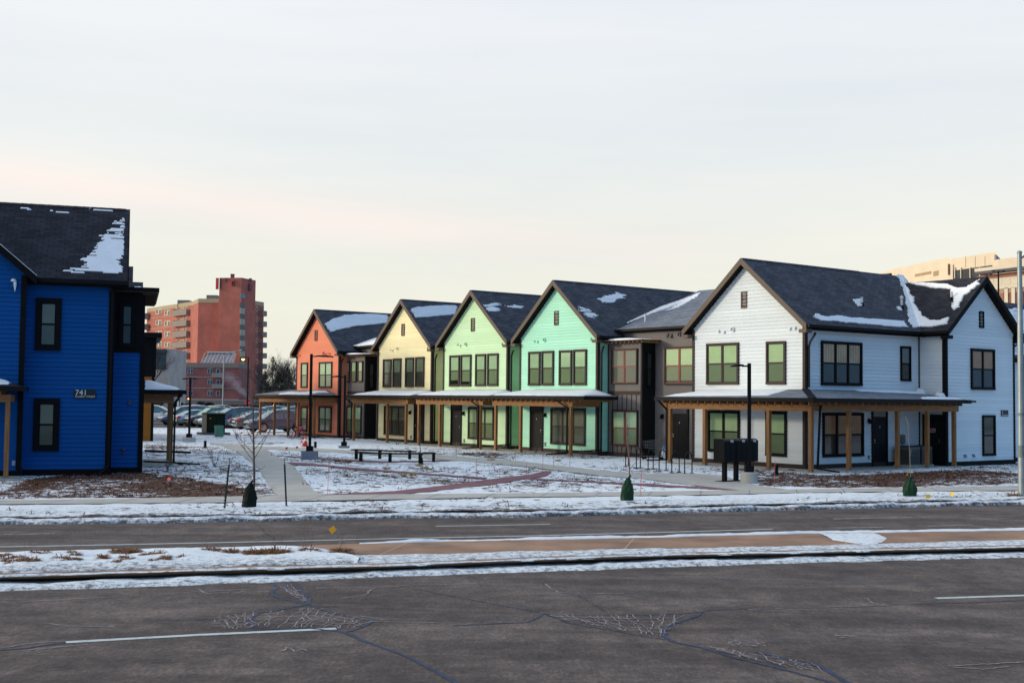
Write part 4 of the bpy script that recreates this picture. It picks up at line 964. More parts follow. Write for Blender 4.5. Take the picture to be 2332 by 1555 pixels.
# ---------------- the grey links between the houses
def link(label, base, u0, u1, ub0, ub1, yb, yw, E, up_rects, lo_rect, back_win, door_px, side_win, snow_px, flat_px, Mz=.15, roofm=None):
    c = base.loc; F = Frame((c.x, c.y, Mz), TH_ROW)
    t = thing('link_house', label, 'house', (c.x, c.y, Mz), TH_ROW, 'grey links of the row')
    b = MB(); b.box(u0, u1, yw, yw+6, -.16, E-.03); b.build('wall', M_grey, t)
    P = frontP(yb); PW = frontP(yw)
    # projecting bay: board and batten below, panels above, dark flank
    b = MB(); b.box(ub0, ub1, yb, yw, -.16, 5.45)
    bay = b.build('bay', M_grey, t)
    b = MB(); pbox(b, P, ub0-.02, ub1+.02, 0, .035, -.15, .16); pbox(b, P, ub0, ub1, 0, .03, 2.95, 3.12); pbox(b, P, ub0, ub0+.07, 0, .03, 3.12, 5.4); pbox(b, P, ub1-.07, ub1, 0, .03, 3.12, 5.4)
    for i, u in enumerate(np.linspace(ub0+.02, ub1-.06, 8)[:-1]): pbox(b, P, u, u+.035, .0, .02, .16, 2.95)
    pbox(b, P, ub1-.08, ub1+.002, 0, .029, .16, 2.95); b.build('bay_trim', M_trim, bay)
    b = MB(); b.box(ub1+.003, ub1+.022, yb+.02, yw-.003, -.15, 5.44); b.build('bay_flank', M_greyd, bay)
    b = MB(); o = .42; b.box(ub0-.3, ub1+o, yb-o, yw+.2, 5.50, 5.56); fl = b.build('bay_roof', M_gutter, t)
    b = MB()
    for u in np.arange(ub0-.2, ub1+o-.05, .3): b.box(u, u+.05, yb-o+.02, yw, 5.42, 5.498)
    b.build('rafters', M_wood, fl)
    b = MB(); n = 30; vs = []
    for j in range(n+1):
        u = ub0-.2+(ub1+o-.15-ub0+.2)*j/n; hgt = .10*math.sin(math.pi*min(1, max(0, (j/n)*1.02)))**.5
        vs += [(u, yb-o+.05, 5.562), (u, yb-o+.12, 5.562+hgt), (u, yw, 5.562+hgt)]
    b.add(vs, [f for j in range(n) for f in ((3*j, 3*j+3, 3*j+4, 3*j+1), (3*j+1, 3*j+4, 3*j+5, 3*j+2))]); b.build('roof_snow', M_snow, fl, smooth=True)
    for px, cc in up_rects: wpx(F, t, ('y', yb), px, cols=cc, kind='dull' if cc > 1 else 'mint', sash=M_redsash, tw=.06)
    wpx(F, t, ('y', yb), lo_rect, cols=2, kind='mint', sash=M_redsash, tw=.06)
    if back_win: wpx(F, t, ('y', yw), back_win, cols=2, kind='green', sash=M_redsash, tw=.07, gap=.09)
    if door_px: door(t, PW, px_u(F, door_px[0], 980, yw), px_u(F, door_px[1], 980, yw), handle_left=True); wall_light(t, PW, px_u(F, 1510, 948, yw), 1.95)
    if side_win:
        S = sideP(ub1+.022); window(t, S, yb+.22, yw-.2, 3.3, 5.0, cols=1, kind='dark', trim=M_black, tw=.06)
    # main roof of the link, ridge along the row, dies into the gables either side
    k = .30; dep = 8.6; rz = E+TH+k*dep; cc = math.sqrt(1+k*k); Lg = u1-u0; bl = dep+.36; kk = k/.84
    S = Slope((u0, yw+dep, rz), (1,0,0), (0,-1/cc,-k/cc)); b = MB(); bs = MB(); x0 = kk*dep + .05; xe = kk*(-.36) - .0
    roof_slab(b, bs, S, 0, 0, 0, 0, poly=[(-x0,0),(Lg+x0,0),(Lg-.03,bl*cc-.4),(Lg-.03,bl*cc),(.03,bl*cc),(.03,bl*cc-.4)], tb=.12)
    roof = b.build('roof', roofm or M_roofp, t); bs.build('soffit', M_soffit, roof)
    b = MB(); zt = rz-k*bl; b.box(u0+.02, u1-.02, yw-.36-.12, yw-.364, zt-.13, zt-.02); b.build('gutter', M_gutter, roof)
    snow_on(roof, S.org, S.ea, S.eb, S.en, [S.px(F, p) for p in snow_px], 17, rag=.12, th=.05)
    return t, F, S, roof
ux = lambda F, x, y, d: px_u(F, x, y, d)
F = MIN[1]
t, F, S, roof = link('grey link with red sashed windows and open bay, between mint and white houses', F, 3.15, 9.66, 3.18, ux(F,1461.6,900,.65), .65, 1.5, 6.02,
     [((1394.5,794.5,1453,874),2)], (1395.6,933.6,1454,1015), (1515.4,789.5,1584,876), (1529,1569), True,
     [[(1383,748),(1420,732),(1480,708),(1560,681),(1596,667),(1588,676),(1560,692),(1545,700),(1515,709),(1555,690),(1480,716),(1412,743)]], None)
LNK = (t, F)
h = F.hit(1469.5, 733, S.en, S.en.dot(S.org)); b = MB(); b.lathe([(.045,-.15),(.045,.42),(.03,.42)], h, 8); b.build('vent_pipe', M_white_pipe, roof)
for x, y in ((1521,763),(1529,764)):
    q = F.hit(x, y, (0,1,0), 1.5); hood(t, frontP(1.5), q.x, q.z, M_grey, .14)
q = F.hit(1549, 761, (0,1,0), 1.5); round_vent(t, frontP(1.5), q.x, q.z, M_grey)
F = RED[1]
bu0, bu1 = ux(F,783,900,.65), ux(F,831,900,.65)
t, F, S, roof = link('grey link with three narrow red windows, between coral and yellow houses', F, 3.15, 8.15, bu0, bu1, .65, 1.5, 6.02,
     [((787,823.5,798,870.5),1),((801.4,822.5,812.9,870),1),((816.5,822,827.5,869.5),1)], (790.9,924.3,823.9,986.6), None, None, True,
     [[(783,789),(800,781),(825,773),(850,764),(856,770),(856,784),(830,787),(800,789)]], None, Mz=.10)
# a lamp burning beside the door in the recess of the red-yellow link
b = MB(); q = F.hit(849, 938, (0,1,0), 1.45); b.box(q.x-.06, q.x+.06, q.y-.12, q.y-.02, q.z-.16, q.z+.1); b.build('porch_lamp', emit('lamp_glow', (1,.45,.12), 1.2), t)

# ================================================================== WHITE HOUSE
cx, cy = 9.97, 50.95
t, F, SR, SL, roof = gable_house('row_house', 'large white house with wraparound porch and a second gable facing the street', cx, cy, TH_ROW, M_w_white, D=7.63, z=.15)
WHT = (t, F); WX = t
h = 3.15; YA = 7.63; XB = 4.46; YB1 = 12.95; E = 5.85; k = .84
for px, c in (((1611,781,1684,875.6),2), ((1747,777,1791,875.4),1), ((1614,934.6,1686,1029.5),2), ((1746,936.5,1793,1038.5),1)): wpx(F, t, ('y',0), px, cols=c, kind='green', trim=M_trim if px[1] < 900 else M_black)
std_fit(t, F, [(1638,753),(1650,755),(1800,747),(1811.5,746)], [(1670,750)], (1689,664,1702,702), M_w_white)
# street side of the main block
PS = sideP(h)
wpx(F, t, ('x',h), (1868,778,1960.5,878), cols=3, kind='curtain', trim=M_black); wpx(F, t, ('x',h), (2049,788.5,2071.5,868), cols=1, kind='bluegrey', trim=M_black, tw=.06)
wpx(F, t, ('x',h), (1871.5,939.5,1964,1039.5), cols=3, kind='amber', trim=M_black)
v0, v1 = px_v(F,1983.5,1000,h), px_v(F,2019,1000,h); door(t, PS, v0, v1, handle_left=True); wall_light(t, PS, px_v(F,1977,957,h), F.hit(1977,957,(1,0,0),h).z)
# rear wing: step wall, street gable, and the lower wall beyond it
b = MB(); PB = sideP(XB); half = (YB1-YA)/2; ym = (YA+YB1)/2
topB = lambda z: (YA+max(0, (z-E)/k), YB1-max(0, (z-E)/k))
clap(b, PB, .17, E+k*half, topB); clap(b, frontP(YA), .17, E+.02, lambda z: (h, XB))
b.prism([(XB-.002,YA+.004,-.05),(XB-.002,YB1-.004,-.05),(XB-.002,YB1-.004,E),(XB-.002,ym,E+k*half),(XB-.002,YA+.004,E)], (-7, 0, 0))
XC = 3.4; clap(b, sideP(XC), .17, E+.02, lambda z: (YB1, YB1+8)); b.box(-2, XC-.002, YB1, YB1+8, -.05, E)
b.build('wing_wall', M_w_white, t)
b = MB(); pbox(b, PB, YA-.03, YB1+.03, 0, .05, -.15, .17); pbox(b, frontP(YA), h, XB, 0, .05, -.15, .17); pbox(b, sideP(XC), YB1, YB1+8, 0, .05, -.15, .17); b.build('skirting', M_black, t)
b = MB(); pbox(b, PB, YA, YA+.12, 0, .052, .17, E-.05); pbox(b, frontP(YA), XB-.12, XB+.036, 0, .053, .17, E-.05); b.build('corner_board', M_black, t)
b = MB(); pbox(b, PB, YB1-.09, YB1+.03, 0, .052, .17, E-.05); b.build('corner_board', M_black, t)
b = MB(); b.box(h+.0, h+.06, YA-.07, YA-.036, .17, E-.05); b.build('corner_board', M_black, t)
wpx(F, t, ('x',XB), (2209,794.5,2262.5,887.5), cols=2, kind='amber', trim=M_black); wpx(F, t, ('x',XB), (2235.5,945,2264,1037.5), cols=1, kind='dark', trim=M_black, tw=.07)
q0 = F.hit(2228.5,728,(1,0,0),XB); q1 = F.hit(2239,728,(1,0,0),XB); louvre(t, PB, q0.y, q1.y, F.hit(2234,747,(1,0,0),XB).z, F.hit(2234,709,(1,0,0),XB).z, M_black)
wpx(F, t, ('x',XC), (2329,806,2366,880), cols=1, kind='dark', trim=M_black)
# wing roof, ridge towards the street
rz = E+TH+k*half; c = math.sqrt(1+k*k); bl = half+OH
SB = Slope((XB+OG, ym, rz), (-1,0,0), (0,-1/c,-k/c)); SB2 = Slope((XB+OG, ym, rz), (-1,0,0), (0,1/c,-k/c))
b = MB(); bs = MB(); Lr = XB+OG+.3
# the wing roof runs back until it dies into the main roof (the valley)
roof_slab(b, bs, SB, 0, 0, 0, 0, poly=[(0,0),(Lr,0),(XB+OG-h-OH+.02,bl*c),(0,bl*c)]); roof_slab(b, bs, SB2, 0, Lr+2, 0, bl*c)
wr = b.build('wing_roof', M_roofd, t); bs.build('soffit', M_soffit, wr)
b = MB()
for s in (-1, 1):
    p = [(ym, rz+.01), (ym+s*bl, rz-k*bl+.01), (ym+s*bl, rz-k*bl-.25), (ym, rz-.27)]
    b.prism([(XB+OG+.002, y, z) for y, z in p], (.03, 0, 0)); zt = rz-k*bl
    b.box(XB+.02, XB+OG+.036, *sorted((ym+s*(half-.01), ym+s*(bl+.012))), zt-.34, zt-.19)
b.build('rake_board', M_black, wr)
b = MB(); zt = rz-k*bl; b.box(h+OH+.125, XB+OG, YA-OH-.12, YA-OH-.004, zt-.13, zt-.02); b.build('gutter', M_gutter, wr)
# main roof continues past the wing
rzm = E+TH+k*h; S3 = Slope((0, YA, rzm), (0,1,0), (1/c,0,-k/c)); S4 = Slope((0, YA, rzm), (0,1,0), (-1/c,0,-k/c)); b = MB(); bs = MB()
roof_slab(b, bs, S3, 0, 3.2, 0, 3.0*c); roof_slab(b, bs, S4, 0, 3.2, 0, (h+OH)*c)
S5 = Slope((0, YB1-.6, rz-.35), (0,1,0), (1/c,0,-k/c)); roof_slab(b, bs, S5, 0, 9, 0, (XC+.3)*c)
br = b.build('rear_roof', M_roof, t); bs.build('soffit', M_soffit, br)
snow_on(br, S5.org, S5.ea, S5.eb, S5.en, [[(.5,.6),(9,.6),(9,4.6),(.5,4.6)]], 44, rag=.4)
# snow
snow_on(roof, SR.org, SR.ea, SR.eb, SR.en, [SR.px(F, [(1850,722),(1862,716),(1880,722),(1900,719),(1940,724),(2000,728),(2060,732),(2068,746),(1960,738),(1870,729)]), SR.px(F, [(1942,683),(1958,680),(1964,696),(1955,698)]), SR.px(F, [(2041,699),(2050,698),(2055,708),(2044,706)]),
   SR.px(F, [(2043,627),(2058,628),(2075,660),(2100,700),(2112,746),(2076,746),(2070,730),(2066,700),(2058,665),(2049,640)])], 21, rag=.12, th=.04)
snow_on(wr, SB.org, SB.ea, SB.eb, SB.en, [SB.px(F, [(2040,626),(2054,630),(2066,652),(2080,684),(2096,712),(2114,730),(2140,731),(2160,722),(2160,738),(2120,744),(2060,746),(2040,690)]),
   SB.px(F, [(2072,643),(2105,645),(2160,648),(2180,657),(2195,657),(2218,645),(2233,635),(2228,648),(2210,664),(2196,674),(2182,700),(2170,708),(2166,700),(2172,682),(2168,668),(2160,660),(2120,655),(2090,650)])], 22, rag=.10, th=.05)
def roof_pipe(px, py, S, par, hgt=.34, r=.05, cap=False):
    q = F.hit(px, py, S.en, S.en.dot(S.org)); b = MB(); b.lathe([(r,-.12),(r,hgt),(r*.6,hgt)] + ([(r*1.5,hgt),(r*1.5,hgt+.06),(r*.4,hgt+.14)] if cap else []), q, 10); o = b.build('vent_pipe', M_white_pipe, par)
    b = MB(); b.lathe([(r*2.6,-.14),(r*1.5,.05),(r*1.1,.09)], q, 10); b.build('pipe_boot', M_black, o)
roof_pipe(1963, 694, SR, roof); roof_pipe(2053.5, 700, SR, roof, .40, .055, True); roof_pipe(2167, 681, SB, wr, .33)
downspout(t, [(h+OH+.06,.12,5.45),(h+.16,.10,5.1),(h+.10,.10,4.9),(h+.10,.10,3.3)]); downspout(t, [(h+OH+.06,-1.2,0.0),(h+.2,-1.2,.0)], 'drain_pipe')
downspout(t, [(XB+.08,YB1+.12,5.4),(XB-.6,YB1+.12,5.0),(XB-.6,YB1+.12,.1)])
# wraparound porch
pd, o, ze, zt_, zb = 1.65, 2.07, 2.84, 3.2, 2.58
uL = px_u(F,1497,905,-o); vE = px_v(F,2205,918,h+o)
b = MB(); hp = 1.7; V = [(uL,-o,ze),(h+o,-o,ze),(h+.03,-.03,zt_),(uL+hp,-.03,zt_),(uL,-.03,ze),(h+o,vE,ze),(h+.03,vE-1.2,zt_),(h+.03,vE,ze)]
su = 2.1
b.add(V, [(0,1,2,3),(0,3,4),(1,5,6,2),(5,7,6)], [[(uL,0),(h+o,0),(h,su),(uL+hp,su)], [(0,0),(hp,su),(o,0)], [(-o,0),(vE,0),(vE-1.2,su),(0,su)], [(0,0),(o,0),(1.2,su)]])
pr = b.build('porch_roof', M_roofp, t)
b = MB()
for a0, a1 in ((V[1], V[2]),):   # hip cap
    a0, a1 = Vector(a0), Vector(a1); b.bar(a0+Vector((0,0,.012)), a1+Vector((0,0,.012)), .3, .012)
b.build('hip_cap', M_roof, pr)
b = MB(); b.add([(uL+.005,-o+.005,ze-.03),(h+o-.005,-o+.005,ze-.03),(h+o-.005,vE-.005,ze-.03),(h+.04,vE-.005,ze-.03),(h+.04,-.04,ze-.03),(uL+.005,-.04,ze-.03)], [(0,1,2,3,4,5)]); b.build('porch_ceiling', M_soffit, pr)
b = MB(); b.box(uL-.1,h+o+.1,-o-.1,-o,ze-.15,ze+.005); b.box(h+o,h+o+.1,-o,vE+.1,ze-.15,ze+.004); b.box(uL-.1,uL,-o,-.03,ze-.15,ze+.003); b.box(XB+.1,h+o,vE,vE+.1,ze-.15,ze+.003); b.box(h+o+.1,h+o+.16,vE-.3,vE+.35,ze-.10,ze-.02); b.build('porch_gutter', M_gutter, pr)
def sheet(b, Q, n=30, m=6, th=.05, jag=.06, sd=3):
    a, bb, c_, d = [Vector(q) for q in Q]; vs = []
    for i in range(m+1):
        for j in range(n+1):
            s, t_ = j/n, i/m; s2 = min(1, max(0, s+(jag*.4*nz(i, j, .7, sd) if j in (0, n) else 0))); t2 = min(1, max(0, t_+(jag*nz(j*.3, i, .9, sd+1) if i in (0, m) else 0)))
            p = (a*(1-s2)+bb*s2)*(1-t2) + (d*(1-s2)+c_*s2)*t2; e = i in (0, m) or j in (0, n)
            vs.append(p+Vector((0,0,.006 if e else th+.02*nz(j*.2, i*.5, 1, sd+2))))
    b.add(vs, [(i*(n+1)+j, i*(n+1)+j+1, (i+1)*(n+1)+j+1, (i+1)*(n+1)+j) for i in range(m) for j in range(n)])
zf = lambda oo: zt_-(zt_-ze)*oo/o
b = MB(); sheet(b, [(uL+.25,-1.95,zf(1.95)),(h-.55,-1.6,zf(1.6)),(h-.75,-.06,zf(.06)),(uL+1.62,-.06,zf(.06))]); b.build('porch_snow', M_snow, pr, smooth=True)
b = MB(); sheet(b, [(h+.06,3.0,zf(.06)),(h+.06,YA-.3,zf(.06)),(h+.75,YA-.4,zf(.75)),(h+.3,3.2,zf(.3))], jag=.2, sd=8); b.build('porch_snow', M_snow, pr, smooth=True); b = MB(); sheet(b, [(h+1.75,5.2,zf(1.75)),(h+1.4,vE-.9,zf(1.4)),(h+2.0,vE-.25,zf(2.0)),(h+2.02,5.0,zf(2.02))], jag=.2, sd=13); b.build('porch_snow', M_snow, pr, smooth=True)
b = MB(); sheet(b, [(h+.05,YA-.35,zf(.05)),(h+.05,YA-.05,zf(.05)),(h+.4,YA-.05,zf(.4)),(h+.4,YA-.3,zf(.4))], n=8, m=5, th=.16); b.build('porch_snow', M_snow, pr, smooth=True); b = MB(); sheet(b, [(XB-.3,YA-.35,zf(1.0)),(XB+.05,YA-.4,zf(1.3)),(XB+.05,YA-.05,zf(1.3)),(XB-.35,YA-.05,zf(1.0))], n=8, m=5, th=.15); b.build('porch_snow', M_snow, pr, smooth=True)
beam_l = px_u(F,1513,920,-pd)
b = MB(); b.box(beam_l,h+pd+.07,-pd-.07,-pd+.07,zb-.24,zb); b.build('porch_beam', M_woodh, t)
vb = px_v(F,2180,930,h+pd); b = MB(); b.box(h+pd-.07,h+pd+.07,-pd+.072,vb,zb-.24,zb); b.box(h+.04,h+pd-.07,vb-.14,vb,zb-.24,zb); b.build('porch_beam', M_woodh, t)
b = MB()
for u in np.arange(uL+.3, h+o-.1, .42): b.box(u-.02,u+.02,-o+.03,-.04,zb+.002,ze-.05)
for v in np.arange(-1.5, vE-.1, .42): b.box(h+.04,h+o-.03,v-.02,v+.02,zb+.004,ze-.052)
b.build('rafters', M_wood, pr)
pp = [(px_u(F,x,1000,-pd), -pd) for x in (1526,1605.5,1751)] + [(h+pd, -pd)] + [(h+pd, px_v(F,x,1000,h+pd)) for x in (1933,2043.5,2111.5,2172.5)]
for x, y in pp:
    b = MB(); b.box(x-.075,x+.075,y-.073,y+.073,.04,zb-.24); po = b.build('porch_post', M_wood, t); b = MB(); b.box(x-.1,x+.1,y-.1,y+.1,.0,.04); b.build('post_base', M_metal, po)
    b = MB(); b.box(x-.24,x+.24,y-.24,y+.24,-.16,-.0025); b.build('post_pad', M_concrete, po)
b = MB(); b.box(uL+.6,h+pd+.12,-pd-.12,-.05,-.16,-.004); b.box(h+.05,h+pd+.12,-.05,vE+.2,-.16,-.004); b.build('porch_slab', M_concrete, t)
b = MB(); u = h+pd+.13; downspout(t, [(h+o-.2,-1.3,2.68),(u+.02,-1.3,2.35),(u+.02,-1.45,.14),(u+.6,-.9,.03)])
downspout(t, [(pp[0][0]-.35,-2.05,2.7),(pp[0][0]-.12,-1.75,2.3),(pp[0][0]-.12,-1.75,.12),(pp[0][0]-1.5,-1.6,.03)])
# service door on the step wall with its notice, address plate, meter and taps
PD = frontP(YA); u0, u1 = px_u(F,2103,1000,YA), px_u(F,2150,1000,YA)
d = door(t, PD, max(h+.12,u0), u1-.02, z1=2.2, transom=False, handle_left=False, brass=False, number=False)
um = (max(h+.12,u0)+u1)/2; b = MB(); pbox(b, PD, um-.17, um+.13, .05, .06, 1.42, 1.60); b.build('notice', pm('notice_pink', (.55,.30,.30), .6), d)
b = MB(); pbox(b, PD, um-.13, um+.09, .061, .063, 1.47, 1.50); pbox(b, PD, um-.12, um+.06, .061, .063, 1.53, 1.56); b.build('notice_text', pm('notice_ink', (.12,.02,.02), .6), d)
def text_mesh(name, body, size, mat, parent, M4, align='LEFT'):
    cu = bpy.data.curves.new(name, 'FONT'); cu.body = body; cu.size = size; cu.align_x = align; cu.extrude = .003
    o = bpy.data.objects.new(name, cu); COL.objects.link(o); dg = bpy.context.evaluated_depsgraph_get(); me = bpy.data.meshes.new_from_object(o.evaluated_get(dg))
    COL.objects.unlink(o); bpy.data.objects.remove(o); me.materials.clear(); me.materials.append(mat); me.transform(M4)
    r = bpy.data.objects.new(name, me); COL.objects.link(r); r.parent = parent; return r
M_letter = pm('white_lettering', (.75,.75,.75), .6); M_plate = pm('address_plate_black', (.012,.012,.013), .4)
v0, v1 = px_v(F,2278,940,XB), px_v(F,2294,940,XB); z0, z1 = F.hit(2286,947.5,(1,0,0),XB).z, F.hit(2286,934,(1,0,0),XB).z
b = MB(); pbox(b, PB, v0, v1, .03, .055, z0, z1); pl = b.build('address_plate', M_plate, t)
RX = Matrix(((0,0,1,XB+.058),(1,0,0,0),(0,1,0,0),(0,0,0,1)))
def side_T(v, z): m = RX.copy(); m[1][3] = v; m[2][3] = z; return m
text_mesh('plate_number', '3', .17, M_letter, pl, side_T(v0+.03, z0+.10)); b = MB(); pbox(b, PB, v0+.035, v1-.04, .056, .059, z0+.04, z0+.062); b.build('plate_line', M_letter, pl)
q = F.hit(2052.5,1000,(1,0,0),h); b = MB(); pbox(b, PS, q.y-.1, q.y+.1, .0, .14, q.z-.2, q.z+.2); pbox(b, PS, q.y+.02, q.y+.06, .03, .07, .75, q.z-.2); b.build('meter_box', pm('meter_grey', (.16,.18,.18), .5), t)
for (x, y) in ((2196,1038),(2215,1037)):
    q = F.hit(x, y, (1,0,0), XB); b = MB(); pbox(b, PB, q.y-.06, q.y+.07, .0, .07, q.z-.06, q.z+.07); pbox(b, PB, q.y-.02, q.y+.02, .07, .14, q.z-.05, q.z-.01); b.build('wall_outlet', pm('outlet_grey', (.22,.24,.28), .5), t)
q = F.hit(1977,1041,(1,0,0),h); b = MB(); pbox(b, PS, q.y-.05, q.y+.05, 0, .06, q.z-.08, q.z+.08); b.build('wall_outlet', pm('outlet_grey', (.22,.24,.28), .5), t)
for Tt, xy in ((MIN, (1242.5,1011)), (LIM, (1058,1003)), (YEL, (937,995))):
    q = Tt[1].hit(*xy, (0,1,0), 0); b = MB(); pbox(b, frontP(0), q.x-.06, q.x+.06, .0, .06, q.z-.1, q.z+.1); b.build('wall_outlet', pm('outlet_grey', (.22,.24,.28), .5), Tt[0])

# ================================================================== BLUE HOUSE
ROT_B = R(17.5); base = gp(250, 1080, .13); zB = .15
F = Frame((base.x, base.y, zB), ROT_B); t = thing('blue_house', 'royal blue house with black trim and the number plate 741', 'house', (base.x, base.y, zB), ROT_B)
BLU = (t, F); fy = (0,1,0)
hz = lambda x, y, d: F.hit(x, y, fy, d)
E = hz(160, 634, 0).z; YG = -.55; xg1 = hz(52, 880, YG).x; xb = hz(326, 900, .9).x; DB = 9.0
zbay = hz(290, 803, .9).z
b = MB(); clap(b, frontP(0), .17, E, lambda z: (xg1-.1, 0)); b.box(-9, -.003, .003, DB, -.05, E)
P = frontP(YG); k = .86; hg = 3.6; xp = xg1-hg
clap(b, P, .17, E+k*hg, lambda z: (xp-hg+max(0, (z-E)/k), xg1-max(0, (z-E)/k)))
b.prism([(xp-hg,YG+.003,-.05),(xg1-.003,YG+.003,-.05),(xg1-.003,YG+.003,E),(xp,YG+.003,E+k*hg),(xp-hg,YG+.003,E)], (0, 3, 0))
clap(b, sideP(xg1), .17, E, lambda z: (YG, 0))
_r = F.I.to_3x3() @ ray(290.5, 477); _o = F.o
_t = (E+TH-k*0 - _o.z + k*_o.y)/(_r.z - k*_r.y); yr = _o.y + _r.y*_t      # ridge depth from the roof's top corner
clap(b, sideP(0), zbay, E+k*(yr-.3), lambda z: (.1+max(0, (z-E)/k), 2*yr-max(0, (z-E)/k)), .02)
b.prism([(-.004,.004,E),(-.004,2*yr,E),(-.004,yr,E+k*yr)], (-6,0,0))
b.build('wall', M_w_blue, t)
b = MB(); clap(b, frontP(.9), .17, zbay, lambda z: (-.02, xb)); clap(b, sideP(xb), .17, 3.1, lambda z: (.9, DB)); b.box(-.05, xb-.003, .903, DB, -.05, zbay); b.build('bay_wall', M_w_blue, t)
b = MB(); zf = hz(290, 664, .9).z
b.box(-.05, xb-.003, .9, 6.4, zbay+.002, zf-.02); pbox(b, frontP(.9), -.02, xb+.02, 0, .03, zbay, zbay+.12); b.build('upper_bay', M_black, t)
pl_ = PANE['dark']; window(t, frontP(.9), hz(272,740,.9).x, hz(307,740,.9).x, hz(290,790,.9).z, hz(290,690,.9).z, cols=1, kind='dark', trim=M_black, tw=.10)
b = MB(); xo = hz(363, 662, .5).x; b.box(-.3, xo, .45, 6.9, zf, zf+.13); bf_ = b.build('bay_roof', M_black, t)
b = MB(); b.box(-.28, xo-.03, .48, 6.87, zf-.03, zf-.002); b.build('bay_soffit', pm('walnut_soffit', (.05,.032,.018), .7, .3, 2), bf_)
for y in np.arange(.8, 6.8, .7): b = MB(); b.box(xb-.1, xo-.06, y, y+.05, zf-.10, zf-.031); b.build('rafter', pm('walnut_soffit', (.05,.032,.018), .7), bf_)
b = MB(); pbox(b, frontP(YG), -9, xg1+.03, 0, .05, -.15, .17); pbox(b, frontP(0), xg1, .03, 0, .05, -.15, .17); pbox(b, frontP(.9), 0, xb+.03, 0, .05, -.15, .17); b.build('skirting', M_black, t)
b = MB(); pbox(b, frontP(YG), xg1-.14, xg1+.03, 0, .052, .17, E-.02); b.build('corner_board', M_black, t)
b = MB(); pbox(b, frontP(0), -.17, .03, 0, .052, .17, E-.02); b.build('corner_board', M_black, t)
b = MB(); pbox(b, frontP(.9), xb-.14, xb+.03, 0, .052, .17, zbay); b.build('corner_board', M_black, t)
for px in ((80.5,679,139.5,798),(76,907,135.5,1026.5)): wpx(F, t, ('y',0), px, cols=1, kind='dull', trim=M_black, tw=.17)
q = hz(33, 645, YG); hood(t, frontP(YG), q.x, q.z, M_w_blue, .2); b = MB(); b.lathe([(.0,.02),(.09,.03),(.07,.10),(.0,.13)], (q.x-.02, q.y-.12, q.z+.02), 8); b.lathe([(.001,-.28),(.02,-.2),(.045,-.05),(.05,.05),(.0,.07)], (q.x+.03, q.y-.13, q.z-.02), 7); b.build('icicle', M_snow, t)
q = hz(31, 1054, YG); b = MB(); pbox(b, frontP(YG), q.x-.05, q.x+.05, 0, .05, q.z-.08, q.z+.08); b.build('wall_outlet', pm('outlet_light', (.35,.37,.42), .5), t)
q = hz(296, 916, .9); b = MB(); pbox(b, frontP(.9), q.x-.05, q.x+.05, 0, .1, q.z-.08, q.z+.08); b.build('wall_outlet', pm('outlet_blue', (.05,.06,.10), .5), t)
q = hz(281, 1024, .9); b = MB(); b.lathe([(.05,-.03),(.06,0),(.05,.05)], (q.x, .85, q.z), 8); b.lathe([(.03,-.16),(.03,-.10),(.01,-.08)], (q.x, .85, q.z), 8); b.build('tap', pm('tap_brown', (.12,.06,.03), .5), t)
# roofs
c = math.sqrt(1+k*k); rz = E+TH+k*yr; xr_ = hz(291, 560, 0).x; bl = yr+OH
S = Slope((xr_, yr, rz), (-1,0,0), (0,-1/c,-k/c)); S2 = Slope((xr_, yr, rz), (-1,0,0), (0,1/c,-k/c)); b = MB(); bs = MB()
roof_slab(b, bs, S, 0, 14, 0, bl*c); roof_slab(b, bs, S2, 0, 14, 0, bl*c)
for a in np.arange(.1, 13, .3): b.add([S.pt(a,-.005,.014), S.pt(a+.31,-.005,.022), S.pt(a+.31,.14,.022), S.pt(a,.14,.014)], [(0,1,2,3)], [[(a,0),(a+.3,0),(a+.3,.13),(a,.13)]])
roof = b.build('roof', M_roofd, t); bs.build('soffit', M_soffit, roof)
b = MB(); 
for s in (-1, 1):
    b.prism([(xr_+.002, yr, rz+.01), (xr_+.002, yr+s*bl, rz-k*bl+.01), (xr_+.002, yr+s*bl, rz-k*bl-.25), (xr_+.002, yr, rz-.27)], (.03,0,0))
b.build('rake_board', M_black, roof)
zt = rz-k*bl; b = MB(); b.box(xg1+.3, xr_+.03, -OH-.13, -OH-.004, zt-.15, zt-.02); b.build('gutter', M_gutter, roof)
snow_on(roof, S.org, S.ea, S.eb, S.en, [S.px(F, [(286,494),(288,540),(283,585),(276,624),(140,618),(185,606),(190,580),(215,565),(222,548),(250,530),(262,510)]), S.px(F, [(196,477),(250,480),(248,484),(205,481)]), S.px(F, [(40,471),(68,473),(66,476),(44,474)]), S.px(F, [(112,480),(144,481),(140,484),(115,483)])], 31, rag=.24, th=.02, row=.07, lim=(.12, 99, bl*c-.01))
hg2 = hg+OH; rg = E+TH+k*hg; SG = Slope((xp, YG-OG, rg), (0,1,0), (1/c,0,-k/c)); SG2 = Slope((xp, YG-OG, rg), (0,1,0), (-1/c,0,-k/c)); b = MB(); bs = MB()
roof_slab(b, bs, SG, 0, 0, 0, 0, poly=[(0,0),(hg/.86+1.2,0),(.56,hg2*c),(0,hg2*c)]); roof_slab(b, bs, SG2, 0, 4, 0, hg2*c)
gr = b.build('gable_roof', M_roofd, t); bs.build('soffit', M_soffit, gr)
b = MB()
for s in (-1, 1): b.prism([(xp, YG-OG-.032, rg+.01), (xp+s*hg2, YG-OG-.032, rg-k*hg2+.01), (xp+s*hg2, YG-OG-.032, rg-k*hg2-.27), (xp, YG-OG-.032, rg-.29)], (0,.03,0))
b.build('rake_board', M_black, gr)
